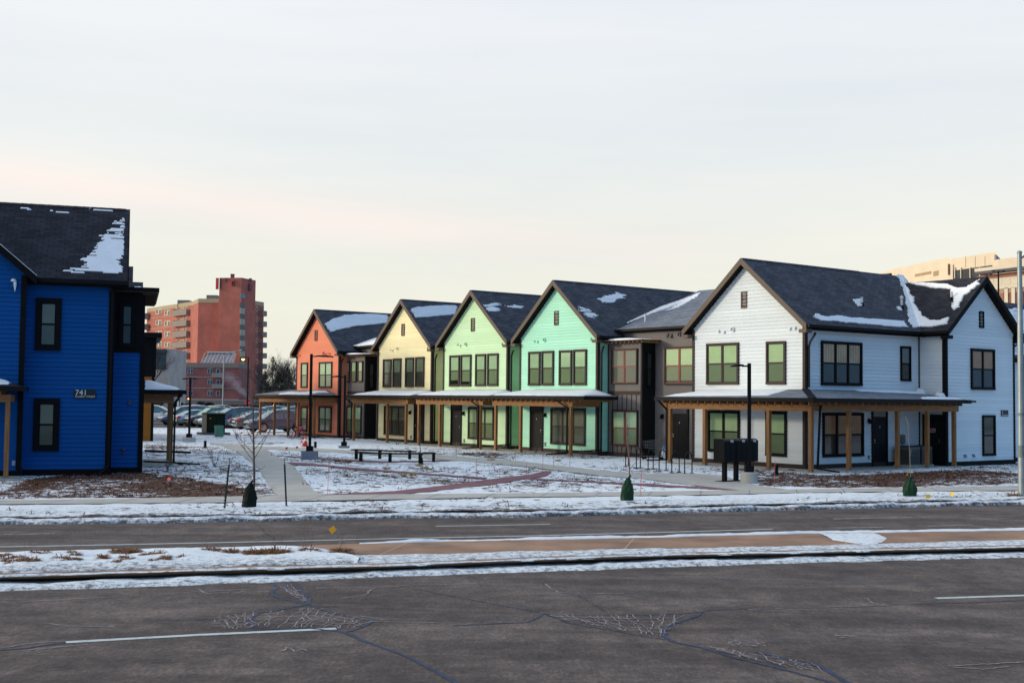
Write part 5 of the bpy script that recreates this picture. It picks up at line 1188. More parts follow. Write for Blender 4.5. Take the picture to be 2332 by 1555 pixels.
snow_on(gr, SG.org, SG.ea, SG.eb, SG.en, [[(.0,hg2*c-2.2),(.22,hg2*c-2.2),(.30,hg2*c-.1),(.05,hg2*c-.03)]], 33, rag=.04, row=.1)
# rear roof of the same block, seen past the corner
q = F.hit(303.5, 607, fy, 13.0); SR2 = Slope((q.x, 13.0, q.z), (-1,0,0), (0,-1/c,-k/c)); b = MB(); bs = MB(); roof_slab(b, bs, SR2, 0, 8, 0, 3.4); roof_slab(b, bs, Slope((q.x, 13.0, q.z), (-1,0,0), (0,1/c,-k/c)), 0, 8, 0, 5.0); b.build('rear_roof', M_roofd, t)
b = MB(); b.box(q.x-9, q.x-.4, DB+.01, 19, -.05, q.z-3.2); b.prism([(q.x-.4,10.2,q.z-3.19),(q.x-.4,15.8,q.z-3.19),(q.x-.4,13.0,q.z-.5)], (-8.6,0,0)); b.build('rear_wall', M_w_blue, t)
# plate 741
v0, v1 = hz(168.5, 897, 0).x, hz(219, 897, 0).x; z0, z1 = hz(194, 907.5, 0).z, hz(194, 887, 0).z
b = MB(); P0 = frontP(0); cr = .035
pts = []
for (cu, cz, a0) in ((v1-cr, z1-cr, 0), (v0+cr, z1-cr, 90), (v0+cr, z0+cr, 180), (v1-cr, z0+cr, 270)):
    for i in range(5): a = R(a0+22.5*i); pts.append(P0(cu+cr*math.cos(a), .035, cz+cr*math.sin(a)))
b.prism(pts, (0, -.02, 0)); pl = b.build('address_plate', M_plate, t)
def fr_T(x, y, z): return Matrix(((1,0,0,x),(0,0,-1,y),(0,1,0,z),(0,0,0,1)))
text_mesh('plate_number', '741', .26, M_letter, pl, fr_T(v0+.035, -.058, z0+.118)); text_mesh('plate_street', 'REGENT STREET', .088, M_letter, pl, fr_T(v0+.04, -.058, z0+.04))
downspout(t, [(-.25,-.42,E-.1),(-.06,-.08,E-.45),(-.06,-.08,.3),(-.35,-.95,.03)]); downspout(t, [(xg1-.02,YG-.05,.4),(xg1+.05,YG-.05,.12)], 'drain_pipe')
# small front porch at the left edge
porch(t, frontP(YG), [hz(16, 990, YG-1.5).x], (-9, hz(25, 890, YG-1.5).x), (-9, hz(38, 880, YG-1.9).x+.12), pd=1.5, hips=(0, 1.2), zt=3.25, ze=2.92, zb=2.66, snow=[(-9, hz(22, 866, YG-1.2).x, .5, 1.6)], wall_rng=(-9, hz(40, 1090, YG-1.5).x), roofm=M_roofd, beam_side=(False, True))
d = door(t, frontP(YG), xg1-2.0, xg1-.95); 
# side porch on the courtyard flank
yp0 = 4.6; PSB = sideP(xb)
posts = [5.1, 8.2]
porch(t, PSB, posts, (4.95, 9.4), (4.5, 10.0), pd=1.1, hips=(1.5, .6), zt=3.3, ze=2.88, zb=2.62, snow=[(4.55, 9.6, .1, 1.45)], wall_rng=(4.4, 10), roofm=M_roofd)
downspout(t, [(xb+1.45,4.55,2.75),(xb+1.22,5.0,2.4),(xb+1.22,5.0,.1),(xb+2.2,5.2,.02)])
for px0, px1, y in ((328,415,1053),(331,433,1028)):
    a, c_ = gp(px0, y-2, .16), gp(px1, y+2, .16); b = MB(); I = F.I; b.bar(I @ a, I @ c_, .1, .1); b.build('drain_pipe', M_gutter, t)

# ================================================================== OCHRE HOUSE behind it
base = gp(347, 1004, .13); F = Frame((base.x, base.y, .13), ROT_B); t = thing('ochre_house', 'ochre house with a black upper bay, mostly hidden behind the blue house', 'house', (base.x, base.y, .13), ROT_B)
hz = lambda x, y, d: F.hit(x, y, fy, d)
zc_ = hz(340, 858, 0).z; zr_ = hz(345, 770, 0).z
b = MB(); clap(b, frontP(0), .1, zc_, lambda z: (-5, -.12)); b.box(-12, -.004, .003, 14, -.05, zc_); b.build('wall', M_w_ochre, t)
b = MB(); pbox(b, frontP(0), -.12, .04, 0, .04, -.15, zc_); b.build('corner_board', M_black, t)
b = MB(); b.box(-12, .1, .0, 12, zc_+.004, zr_-.03); pbox(b, frontP(0), -.3, -.12, 0, .03, zc_+.3, zr_-.3); b.build('upper_bay', M_black, t)
b = MB(); xo = hz(369, 768, -.45).x; b.box(-5, xo, -.45, 7, zr_, zr_+.32); b.build('bay_roof', M_black, t)
q = F.hit(326, 643, fy, 2.0); S = Slope((q.x, 2.0, q.z), (-1,0,0), (0,-1/c,-k/c)); b = MB(); roof_slab(b, None, S, 0, 7, 0, 3.6); rf = b.build('roof', M_roofd, t)
b = MB(); b.box(q.x-7, q.x-.3, 1.2, 5, zr_+.33, q.z-1.1); b.build('gable_wall', M_w_ochre, t)
snow_on(rf, S.org, S.ea, S.eb, S.en, [S.px(F, [(304,653),(321,653),(321,657),(304,657)])], 3, rag=.05)
# ================================================================== STREET FURNITURE, PLANTS, SMALL THINGS
ZL = .125
M_lampblack = pm('lamp_black', (.005,.005,.0055), .5, .1, 4, spec=.15)
M_galv = pm('galvanised', (.30,.34,.34), .45, .18, 3, metal=.3)
M_foot = pm('lamp_footing', (.42,.41,.37), .9, .12, 4, .3, 40)
M_footg = pm('grey_footing', (.24,.25,.28), .9, .12, 4, .3, 40)
M_lens = pm('lamp_lens', (.25,.27,.28), .3, .05)
def at_vert(base, px, py):
    """height of the point of the photo standing straight above a ground point"""
    d = ray(px, py); t = math.hypot(base.x, base.y)/math.hypot(d.x, d.y); return EYE.z + d.z*t
def area_lamp(label, bpx, ztop_px, arm, foot, double=False, group='black courtyard lamps', armlen=1.0, sq=False, fh=.4, fr=.3, footm=None):
    p = gp(*bpx, ZL); t = thing('lamp_post', label, 'lamp post', p, 0, group); H = at_vert(p, *ztop_px) - p.z
    b = MB()
    if sq: b.box(-fr,fr,-fr,fr,-.1,fh)
    else: b.lathe([(fr,-.1),(fr,fh-.03),(fr-.03,fh)], (0,0,0), 24)
    b.build('footing', footm or M_foot, t)
    b = MB(); b.box(-.055,.055,-.055,.055,fh,H); b.build('pole', M_lampblack, t)
    b = MB(); b.box(-.14,.14,-.14,.14,fh,fh+.22); b.build('base_cover', M_lampblack, t)
    for s in ((1, -1) if double else (1,)):
        d = Vector(arm).normalized()*s; q = Vector((-d.y, d.x, 0)); L_ = armlen; zt = H-.10
        b = MB(); up = Vector((0,0,1)); b.bar(Vector((0,0,zt)), Vector((0,0,zt))+d*.25, .05, .05)
        a = [d*.22, d*L_]; w0, w1 = .10, .16
        top = [a[0]-q*w0+up*(zt+.05), a[0]+q*w0+up*(zt+.05), d*L_*.6+q*w1+up*(zt+.065), a[1]+q*w1*.7+up*(zt+.02), a[1]-q*w1*.7+up*(zt+.02), d*L_*.6-q*w1+up*(zt+.065)]
        b.prism(top, (0,0,-.055)); hd = b.build('lamp_head', M_lampblack, t)
        b = MB(); b.prism([d*.4-q*.08+up*(zt+.0), d*.4+q*.08+up*(zt+.0), d*(L_-.15)+q*.08+up*(zt-.002), d*(L_-.15)-q*.08+up*(zt-.002)], (0,0,-.02)); b.build('lens', M_lens, hd)
    return t
area_lamp('black lamp post on a square footing, its head pointing right over the red house', (705,1045), (705,806), (1,.25,0), 1, armlen=.95, sq=True, fh=.35, fr=.32, footm=M_footg)
area_lamp('black lamp post with head pointing left, in front of the three red windowed link', (783.5,1020), (783.5,854), (-1,-.1,0), 1, armlen=.72, sq=True, fh=.12, fr=.26, footm=M_footg)
area_lamp('slim black lamp post on a pale footing by the far car park', (430.5,1006), (431,859), (1,0,0), 1, double=True, armlen=.45, fh=.26, fr=.38)
area_lamp('black lamp post on a round concrete footing beside the mailboxes', (1706,1099), (1703,827), (-1,-.15,0), 1, armlen=.62, fh=.36, fr=.29)
# tall galvanised street pole at the right edge
p = gp(2327,1130,ZL); t = thing('street_light', 'tall galvanised steel street light pole at the edge of the white house lawn', 'street light', p)
H = at_vert(p, 2321, 576)-p.z; b = MB(); b.tube([(0,0,-.1),(0,0,2.4),(0,0,H)], [.10,.095,.065], 14); b.build('pole', M_galv, t)
b = MB(); b.lathe([(.075,H-.02),(.08,H+.03),(.03,H+.07)], (0,0,0), 12); b.build('cap', M_galv, t)
b = MB(); b.tube([(0,0,H-.18),(.5,-.05,H+.12),(1.4,-.15,H+.5),(2.4,-.25,H+.7)], [.035,.033,.03,.028], 8); a_ = b.build('arm', M_galv, t)
b = MB(); b.lathe([(.10,-.05),(.14,0),(.10,.10),(.02,.14)], (2.7,-.28,H+.66), 10); b.build('lamp_head', M_galv, t)
b = MB(); b.tube([(0,0,1.15),(0,0,1.5)], [.103,.102], 14); b.tube([(0,0,2.38),(0,0,2.46)], [.108,.108], 14); b.build('band', pm('pole_band', (.16,.20,.19), .5, .3, 9), t)
b = MB(); b.box(-.16,.16,-.16,.16,-.1,.05); b.build('base_plate', M_galv, t)

# mailboxes: three cluster boxes on pedestals
M_mail = pm('mailbox_black', (.005,.0055,.006), .5, .12, 3, spec=.15)
pm0 = gp(1650,1096,ZL); d_ = V_RT*0
dirv = V_IN                       # row runs along the street side of the white house
step = .56
for i in range(3):
    p = pm0 + dirv*(step*i); lab = ['black cluster mailbox nearest the bike racks, leftmost of three', 'black cluster mailbox in the middle of the three', 'black cluster mailbox partly behind the lamp post pole'][i]
    t = thing('mailbox_unit', lab, 'mailbox', p, math.atan2(dirv.y, dirv.x), 'cluster mailboxes')
    b = MB(); b.box(-.065,.065,-.065,.065,.02,.66); pd_ = b.build('pedestal', M_mail, t); b = MB(); b.box(-.26,.26,-.2,.2,-.02,.02); b.build('base_plate', M_mail, pd_)
    b = MB(); z0, z1 = .66, 1.44; x = .272; y = .25
    b.prism([(-x,-y,z0),(-x,y,z0),(-x,y,z1-.03),(-x,y-.04,z1),(-x,-y+.10,z1),(-x,-y,z1-.07)], (2*x,0,0)); bx_ = b.build('cabinet', M_mail, t)
    b = MB()
    for r in range(5):
        for c in range(2): b.box(-x+.02+c*.26, -x+.02+c*.26+.245, -y-.012, -y-.001, z0+.03+r*.135, z0+.03+r*.135+.125)
    b.build('mail_door', pm('mailbox_door', (.006,.0065,.0075), .5, .1, 3, spec=.15), bx_)
    b = MB(); b.box(.02,.15,-y-.008,-y-.0005,z1-.068,z1-.028) ; b.box(.02,.15,-y-.02,-y-.001,z1-.112,z1-.075); b.build('label', pm('mail_label', (.55,.56,.55), .5), bx_)

# bicycle racks
M_rack = pm('rack_black', (.006,.005,.006), .5, .1, 3, spec=.15)
proto = None
rx = [(1421.5,1434,1063,1060), (1447.5,1460,1066,1064), (1475.5,1488,1068.5,1067), (1502.5,1515.5,1072,1071), (1531.5,1545,1075.5,1074.5), (1561,1574,1078,1077)]
names = ['leftmost bike rack hoop, beside the bare sapling', 'second bike rack hoop, in front of the shopping cart front', 'bike rack hoop in front of the middle of the shopping cart', 'bike rack hoop in front of the blue and white bottle', 'bike rack hoop in front of the dark grey door', 'rightmost bike rack hoop, nearest the mailboxes']
for (x0, x1, y0, y1), lab in zip(rx, names):
    a, c = gp(x0, y0, ZL), gp(x1, y1, ZL); m = (a+c)/2; v = c-a; ln = .52
    if proto is None:
        proto = thing('bike_rack', lab, 'bike rack', m, math.atan2(v.y, v.x), 'bike rack hoops')
        b = MB(); r = ln/2; h = .80
        pts = [(-r,0,0),(-r,0,h-r)] + [(-r*math.cos(a_),0,h-r+r*math.sin(a_)) for a_ in np.linspace(.2, math.pi-.2, 9)] + [(r,0,h-r),(r,0,0)]
        b.tube(pts, .022, 8); b.build('hoop', M_rack, proto)
        for s in (-1, 1): b = MB(); b.lathe([(.085,-.03),(.085,.012),(.03,.02)], (s*r,0,0), 10); b.build('foot_plate', M_rack, proto)
    else:
        o = copy_tree(proto); o.location = m; o.rotation_euler = (0,0,math.atan2(v.y, v.x)); o['label'] = lab

# shopping cart and bottle by the grey bay
M_cart = pm('cart_wire', (.11,.115,.12), .4, .15, 3, metal=.6)
p = gp(1487,1046,.14); t = thing('shopping_cart', 'grey wire shopping cart standing by the grey bay behind the hoops', 'shopping cart', p, R(-20))
b = MB(); lo, hi = .52, .92
def wire(b, p, q, r=.006): b.tube([p, q], r, 4)
for i in range(10):
    s = i/9; x = -.42+.84*s; wire(b, (x,-.24,hi-.1*(1-s)), (x*.9,-.19,lo)); wire(b, (x,.24,hi-.1*(1-s)), (x*.9,.19,lo)); wire(b, (x*.9,-.19,lo), (x*.9,.19,lo))
for i in range(6):
    s = i/5; z = lo+(hi-lo)*s
    for y in (-1, 1): wire(b, (-.38-.04*s, y*(.19+.05*s), z-.1*s), (.38+.04*s, y*(.19+.05*s), z), .009 if i == 5 else .005)
    wire(b, (-.38-.04*s,-.2,z-.1*s), (-.38-.04*s,.2,z-.1*s)); wire(b, (.38,-.2,z), (.38,.2,z))
b.build('basket', M_cart, t)
b = MB()
for y in (-.22, .22): b.tube([(-.45,y,.14),(.42,y,.16),(.46,y,.55),(.50,y,.98),(.68,y,1.04)], .014, 6); b.tube([(.42,y,.16),(-.05,y,.5)], .012, 6)
b.tube([(-.45,-.22,.14),(-.45,.22,.14)], .012, 6); b.build('frame', M_cart, t)
b = MB(); b.tube([(.68,-.25,1.04),(.68,.25,1.04)], .02, 8); b.build('handle', M_black, t)
for x in (-.40, .38):
    for y in (-.22, .22): b = MB(); b.tube([(x,y-.018,.062),(x,y+.018,.062)], .062, 12); b.build('wheel', M_black, t)
p = gp(1513,1044,.14); t = thing('water_bottle', 'large white and blue bottle standing by the cedar post of the grey entrance', 'bottle', p)
b = MB(); b.lathe([(.13,.0),(.14,.03),(.14,.30),(.12,.34),(.14,.38),(.135,.44)], (0,0,0), 14); b.build('body', pm('bottle_white', (.62,.68,.74), .35, .08), t, smooth=True)
b = MB(); b.lathe([(.135,.44),(.10,.52),(.05,.56),(.05,.62)], (0,0,0), 14); b.build('shoulder', pm('bottle_blue', (.12,.30,.50), .35, .1), t, smooth=True)

# two long curved benches
M_bench = pm('bench_slats', (.010,.010,.011), .7, .3, 2.0, .2, 30, .15)
def bench(label, pts, legs, zs=.45, depth=.42):
    P = [gp(x, y, ZL+zs) for x, y in pts]; c = P[len(P)//2].copy(); c.z = ZL
    t = thing('bench', label, 'bench', c, 0, 'curved slatted benches'); Q = [p-c for p in P]
    # smooth the line
    S = []
    n = 24
    for i in range(n+1):
        u = i/n*(len(Q)-1); k_ = min(int(u), len(Q)-2); f = u-k_
        p0, p1, p2, p3 = Q[max(0,k_-1)], Q[k_], Q[k_+1], Q[min(len(Q)-1,k_+2)]
        S.append(.5*((2*p1)+(p2-p0)*f+(2*p0-5*p1+4*p2-p3)*f*f+(3*p1-p0-3*p2+p3)*f**3))
    b = MB()
    for k_ in range(4):
        o0 = k_*depth/4; o1 = o0+depth/4-.018
        vs = []
        for i, s in enumerate(S):
            d = (S[min(i+1,n)]-S[max(i-1,0)]); d.z = 0; d.normalize(); q = Vector((-d.y,d.x,0))
            for o, z in ((o0,zs),(o1,zs),(o1,zs-.05),(o0,zs-.05)): vs.append(s*1+q*o+Vector((0,0,z-s.z)))
        b.add(vs, [(4*i+j, 4*i+(j+1) % 4, 4*i+4+(j+1) % 4, 4*i+4+j) for i in range(n) for j in range(4)] + [(0,3,2,1), (4*n,4*n+1,4*n+2,4*n+3)])
    b.build('seat', M_bench, t)
    for x, y in legs:
        g = gp(x, y, ZL)-c; b = MB(); b.box(g.x-.06,g.x+.06,g.y-.02,g.y+.26,-.05,zs-.052); b.build('leg', M_bench, t)
    return t
bench('long curved dark bench behind, seen above the nearer bench', [(799,1022.5),(830,1023.5),(870,1025),(905,1026),(940,1027)], [(810.5,1045),(864,1044.5),(932.5,1045.5)])
bench('long curved dark bench in front, nearer the oval lawn', [(808,1027.5),(840,1030.5),(887,1031.5),(940,1031.8),(975,1031),(992,1029.5)], [(821,1050),(887.5,1052),(956,1053),(987,1051.5)])

# cone, path bollards, stakes, flags
p = gp(695.5,1016,ZL); t = thing('traffic_cone', 'orange traffic cone with a white collar by the lamp footing', 'cone', p)
M_or = pm('cone_orange', (.72,.075,.02), .5, .1, 4)
b = MB(); b.box(-.19,.19,-.19,.19,0,.035); b.build('base', M_or, t); b = MB(); b.lathe([(.14,.035),(.095,.28),(.052,.53),(.03,.55)], (0,0,0), 16); co = b.build('cone', M_or, t, smooth=True)
b = MB(); b.lathe([(.099,.29),(.076,.41),(.070,.41)], (0,0,0), 16); b.build('collar', pm('cone_collar', (.75,.72,.68), .4), co, smooth=True)
M_fl = pm('flag_red', (.70,.03,.035), .6, .15, 5); M_fly = pm('flag_yellow', (.75,.48,.02), .6, .15, 5)
def flag(px, py, h, col, lab, grp, s=.11, ang=0):
    p = gp(px, py, ZL); t = thing('marker_flag', lab, 'flag', p, R(random.uniform(-60,60)+ang), grp)
    b = MB(); b.tube([(0,0,-.03),(.01,0,h)], .006, 4); b.build('wire', M_metal, t)
    b = MB(); n = 4; vs = []
    for i in range(n+1):
        x = s*1.2*i/n; y = .015*math.sin(i*1.3)
        vs += [(x,y,h),(x,y-.01,h-s)]
    b.prism([vs[0], vs[-2], vs[-1], vs[1]], (0,.004,0)); b.build('flag', col, t)
RF = [(548,992),(565,996),(571,993),(664,1004),(674,1028),(650,1030),(688,1006),(684,1014),(693,1022),(381,1106),(688,1020)]
FL = ['red marker flag right of the green utility pedestal', 'second red marker flag right of the green utility pedestal', 'red marker flag close behind the sapling trunk', 'red marker flag on the snow in front of the coral house porch', 'red marker flag at the edge of the curving path', 'leftmost red flag at the path edge left of the traffic cone', 'red marker flag just left of the traffic cone top', 'red marker flag left of the traffic cone base', 'red flag lying low right at the foot of the traffic cone', 'lone red marker flag on the mulch before the blue house', 'red flag between the cone base and the path']
for (x, y), l in zip(RF, FL): flag(x, y, .26, M_fl, l, 'red marker flags', .10)
for (x, y), l in zip([(494,1001),(2108.5,1142),(2165,1136)], ['yellow marker flag at the foot of the green pedestal', 'yellow marker flag on the verge right of the wrapped sapling', 'yellow marker flag on the verge nearest the steel pole']): flag(x, y, .2, M_fly, l, 'yellow marker flags', .10)
p = gp(2067,1084,ZL); t = thing('marker_flag', 'yellow strip of tape on a wire beside the third sapling stem', 'flag', p, 0, 'yellow marker flags'); b = MB(); b.tube([(0,0,-.02),(0,0,.2)], .006, 4); b.build('wire', M_metal, t); b = MB(); b.prism([(-.05,0,.03),(.03,0,.25),(.07,0,.24),(-.01,0,.02)], (0,.004,0)); b.build('flag', M_fly, t)
M_stake = pm('stake_red', (.55,.10,.09), .5, .15, 6)
ST = [(717,1044,1087),(925,1066,1087),(1160,1054,1090),(1305,1026,1077),(1400,1024,1065),(540,1005,1046),(1065,1013,1049),(1545,1033,1062),(2172,1077,1129)]
for zx, y0, y1 in ST:
    x = 900+zx/3.887
    p = gp(x, y1, ZL); t = tag((lambda b: (b.tube([(0,0,-.05),(.01,0,(y1-y0)*p.y/FPX)], .007, 5), b.build('marker_stake', M_stake, None, loc=p))[1])(MB()), 'thin red marker stake standing in the snowy lawn', 'stake', 'thin red marker stakes')
for x, y0, y1 in ((746,1051,1126),(1458.8,1078,1128),(1763.5,1046,1110)):
    p = gp(x, y1, ZL); b = MB(); b.tube([(0,0,-.05),(.02,0,(y1-y0)*p.y/FPX)], .007, 5); tag(b.build('marker_stake', M_stake, None, loc=p), 'thin red marker stake standing in the snowy lawn', 'stake', 'thin red marker stakes')
M_post = pm('post_dark', (.012,.018,.014), .55, .2, 6)
for (x0, y0, x1, y1), lab in (((523.6,1042,510.7,1157), 'leaning black fence stake left of the wrapped sapling'), ((647.5,1042,652.7,1151), 'black fence stake right of the wrapped sapling')):
    p = gp(x1, y1, ZL); q = at(x0, y0, p.y); t = thing('fence_stake', lab, 'stake', p, 0, 'black fence stakes')
    b = MB(); v = q-p; b.bar((0,0,-.1), v*.86, .035, .045, (0,1,0)); b.build('shaft', M_post, t)
    b = MB(); b.bar(v*.86, v, .02, .03, (0,1,0)); b.build('tip', pm('stake_tip', (.16,.2,.14), .6), t)
    b = MB()
    for i in range(14): b.box(v.x*i/16-.028, v.x*i/16+.0, -.03, -.02, v.z*(i+.5)/16, v.z*(i+.5)/16+.02)
    b.build('studs', M_post, t)
for (x, y, h), lab in (((718,1020,.34), 'short black path bollard by the coral house link'), ((467,1019,.36), 'short black path bollard left of the sapling'), ((1768,1080,.36), 'short black path bollard by the white porch'), ((504,988,.3), 'short dark stub at the pedestal edge')):
    if lab.startswith('short dark'): continue
    p = gp(x, y, ZL); t = thing('path_bollard', lab, 'bollard', p, 0, 'short black path bollards'); b = MB(); b.lathe([(.075,-.05),(.075,h-.05),(.085,h-.05),(.08,h)], (0,0,0), 10); b.build('body', M_lampblack, t); b = MB(); b.lathe([(.12,-.02),(.11,.03)], (0,0,0), 10); b.build('foot', M_lampblack, t)

# condensers under the porch
M_ac = pm('condenser_grey', (.12,.115,.10), .55, .15, 4); M_acd = pm('condenser_grille', (.03,.03,.03), .6, .2, 6)
for (px, py, lab, wd) in ((2074,1064,'left condenser unit under the white porch', .72), (2103,1062.5,'right condenser unit next to the service door', .70)):
    F_ = WHT[1]; q = F_.hit(px, 1062, (1,0,0), 3.15+.75); wq = F_.M @ Vector((3.15+.6, q.y, 0)); t = thing('condenser_unit', lab, 'condenser', (wq.x, wq.y, .15), TH_ROW, 'condenser units')
    s = wd/2; b = MB(); b.box(-s,s,-s,s,.06,.82); cb = b.build('cabinet', M_ac, t)
    b = MB()
    for i in range(11):
        z = .12+i*.055; b.box(-s+.05,s-.05,-s-.012,-s-.001,z,z+.03); b.box(s+.001,s+.012,-s+.05,s-.05,z,z+.03); b.box(-s-.012,-s-.001,-s+.05,s-.05,z,z+.03)
    b.build('grille', M_acd, cb)
    b = MB(); b.lathe([(s*.9,.82),(s*.9,.86),(s*.3,.88)], (0,0,0), 20); b.build('fan_guard', M_acd, cb); b = MB(); b.box(-s-.05,s+.05,-s-.05,s+.05,-.02,.06); b.build('pad', M_concrete, t)

# transformer and pedestal
M_tr = pm('transformer_green', (.008,.016,.009), .6, .2, 3, spec=.15); M_trs = pm('transformer_side', (.10,.09,.065), .6, .2, 3); M_ped = pm('pedestal_green', (.10,.26,.18), .5, .12, 3)
p = gp(492,990,ZL); k_ = p.y/FPX; t = thing('transformer', 'dark green pad mounted transformer box in the snow before the cars', 'transformer', p, R(30))
b = MB(); b.box(-.95,.95,-.2,1.5,-.05,.16); b.build('pad', pm('pad_grey', (.12,.12,.12), .9), t)
b = MB(); b.box(-.66,.62,0,1.2,.16,1.46); cb = b.build('tank', M_tr, t); b = MB(); b.prism([(-.7,-.04,1.46),(.66,-.04,1.46),(.66,.5,1.53),(-.7,.5,1.53)], (0,.75,0)); b.box(-.71,.67,-.05,1.25,1.42,1.47); b.build('lid', M_tr, t)
b = MB(); b.box(-.58,-.02,-.035,-.002,.2,1.3); b.box(.02,.58,-.035,-.002,.2,1.3); b.build('door', M_tr, cb); b = MB(); b.box(-.676,-.661,.02,1.18,.18,1.44); b.build('side_panel', M_trs, cb); b = MB(); b.box(-.5,-.38,-.045,-.036,1.12,1.18); b.build('warning_label', pm('label_orange', (.6,.25,.03), .5), cb)
p = gp(498.5,994,ZL); t = thing('utility_pedestal', 'light green utility pedestal in front of the dark transformer', 'pedestal', p, R(22))
b = MB(); b.prism([(-.27,-.16,0),(.27,-.16,0),(.27,.16,0),(-.27,.16,0)], (0,0,.66)); b.build('body', M_ped, t); b = MB(); b.prism([(-.285,-.175,.655),(.285,-.175,.655),(.285,.175,.655),(-.285,.175,.655)], (0,0,.06)); b.box(-.24,.24,-.14,.14,.715,.74); b.build('lid', M_ped, t)

# bicycles under the coral porch
def bike(px, py, yaw, s, col, lab):
    p = gp(px, py, .14); t = thing('bicycle', lab, 'bicycle', p, R(yaw), 'bicycles under the coral porch'); r = .30*s; w = .95*s
    for x in (-w/2, w/2):
        b = MB(); pts = [(x+r*math.cos(a_), 0, r+r*math.sin(a_)) for a_ in np.linspace(0, 2*math.pi, 17)]; b.tube(pts, .022*s, 5, cap=False); wl = b.build('wheel', M_black, t)
        b = MB()
        for a_ in np.linspace(0, math.pi, 6): b.tube([(x+r*math.cos(a_),0,r+r*math.sin(a_)), (x-r*math.cos(a_),0,r-r*math.sin(a_))], .004, 3)
        b.build('spokes', M_metal, wl)
    bb = (-.05*s,0,r*.95); st = (-.17*s,0,.72*s); hd = (.34*s,0,.74*s)
    b = MB(); fr = .02*s
    for a_, c in ((bb,st),(bb,hd),(st,hd),((-w/2,0,r),bb),((-w/2,0,r),st),((w/2,0,r),(.33*s,0,.84*s))): b.tube([a_, c], fr, 6)
    b.build('frame', col, t); b = MB(); b.box(-.28*s,-.08*s,-.06*s,.06*s,.74*s,.80*s); b.build('saddle', M_black, t); b = MB(); b.tube([(.27*s,-.24*s,.90*s),(.33*s,0,.86*s),(.27*s,.24*s,.90*s)], .016*s, 6); b.build('handlebar', M_black, t)
    b = MB(); b.box(.30*s,.44*s,-.12*s,.12*s,.62*s,.82*s); b.build('basket', col, t)
bike(677,998,-30,.95,pm('bike_pink', (.62,.10,.20), .4), 'small pink bicycle leaning under the coral house porch')
bike(668,997,60,.80,pm('bike_yellow', (.35,.25,.02), .4), 'small yellow and black bicycle beside the pink one')

# ------------------------------------------------------------------ plants
M_bark = pm('young_bark', (.10,.065,.05), .85, .3, 8, .3, 60); M_barkr = pm('reddish_bark', (.19,.095,.075), .85, .25, 8); M_barkg = pm('grey_bark', (.085,.075,.068), .9, .3, 5)
def twigs(b, p, d, ln, r, depth, rnd, spread=.6, n=3, up=.15, seg=3, sides=4):
    pts = [p]; q = p.copy(); dd = d.copy()
    for i in range(seg):
        dd = (dd + Vector((rnd.uniform(-1,1), rnd.uniform(-1,1), rnd.uniform(-.3,1)*up*4))*.10).normalized(); q = q + dd*(ln/seg); pts.append(q.copy())
    b.tube(pts, [r*(1-.65*i/seg) for i in range(seg+1)], sides, cap=False)
    if depth <= 0: return
    for i in range(n):
        k = rnd.uniform(.3, 1.0); j = min(seg-1, int(k*seg)); f = k*seg-j; s = pts[j].lerp(pts[j+1], f)
        a = rnd.uniform(0, 2*math.pi); ax = Vector((math.cos(a), math.sin(a), rnd.uniform(.1, .9)))
        nd = (dd + ax*spread).normalized(); twigs(b, s, nd, ln*rnd.uniform(.45, .75), max(r*.5, .0035), depth-1, rnd, spread, n, up, seg, 3)
def sapling(lab, base, pts, r, branches, seed, mat, grp='staked saplings'):
    rnd = random.Random(seed); t = thing('sapling', lab, 'sapling', base, 0, grp); P = [Vector(p)-base for p in pts]; P[0].z = -.05
    b = MB(); n = len(P); b.tube(P, [r*(1-.6*i/(n-1)) for i in range(n)], 7); b.build('trunk', mat, t)
    b = MB()
    for (k, ln, az, el, dep) in branches:
        j = min(n-2, int(k*(n-1))); s = P[j].lerp(P[j+1], k*(n-1)-j)
        d = Vector((math.cos(R(az))*math.cos(R(el)), math.sin(R(az))*math.cos(R(el)), math.sin(R(el)))); twigs(b, s, d, ln, .0095, dep, rnd, .5, 3)
    b.build('crown', mat, t); return t
def bag(lab, px0, px1, y0, y1, mat, seed, lean=0):
    p = gp((px0+px1)/2, y1, ZL); w_ = (px1-px0)*p.y/FPX; h = (y1-y0)*p.y/FPX; rnd = random.Random(seed)
    t = thing('watering_bag', lab, 'watering bag', p, 0, 'tree watering bags'); b = MB(); n = 15; rows = 10; vs = []
    for i in range(rows+1):
        s = i/rows; rr = w_/2*(1.0 if s < .12 else (1-.04*s)*(1-max(0,(s-.35)/.65)**1.7*.72)) * (.94 if i == 0 else 1)
        for j in range(n):
            a = 2*math.pi*j/n; fold = 1+.13*math.sin(3*a+seed+2.5*s)*(.25+s)+.08*math.sin(7*a+seed*2-3*s)*(.3+s)+.16*nz(a*1.5, s*4, 1.9, seed)
            vs.append((rr*math.cos(a)*fold+lean*s*w_*.25, rr*.75*math.sin(a)*fold, -.03+h*s))
    fs = [(i*n+j, i*n+(j+1) % n, (i+1)*n+(j+1) % n, (i+1)*n+j) for i in range(rows) for j in range(n)] + [tuple(rows*n+j for j in range(n))]
    b.add(vs, fs); b.build('sack', mat, t)
    b = MB(); b.bar((-.02+lean*w_*.25,-w_*.16,h*.9), (.06+lean*w_*.25,-w_*.14,h+.05), .05, .02, (0,1,0)); b.build('strap', mat, t)
M_bagd = pm('bag_dark_green', (.004,.008,.006), .6, .3, 6, .3, 25, .15); M_bag = pm('bag_green', (.007,.036,.015), .55, .3, 6, .3, 25, .2)
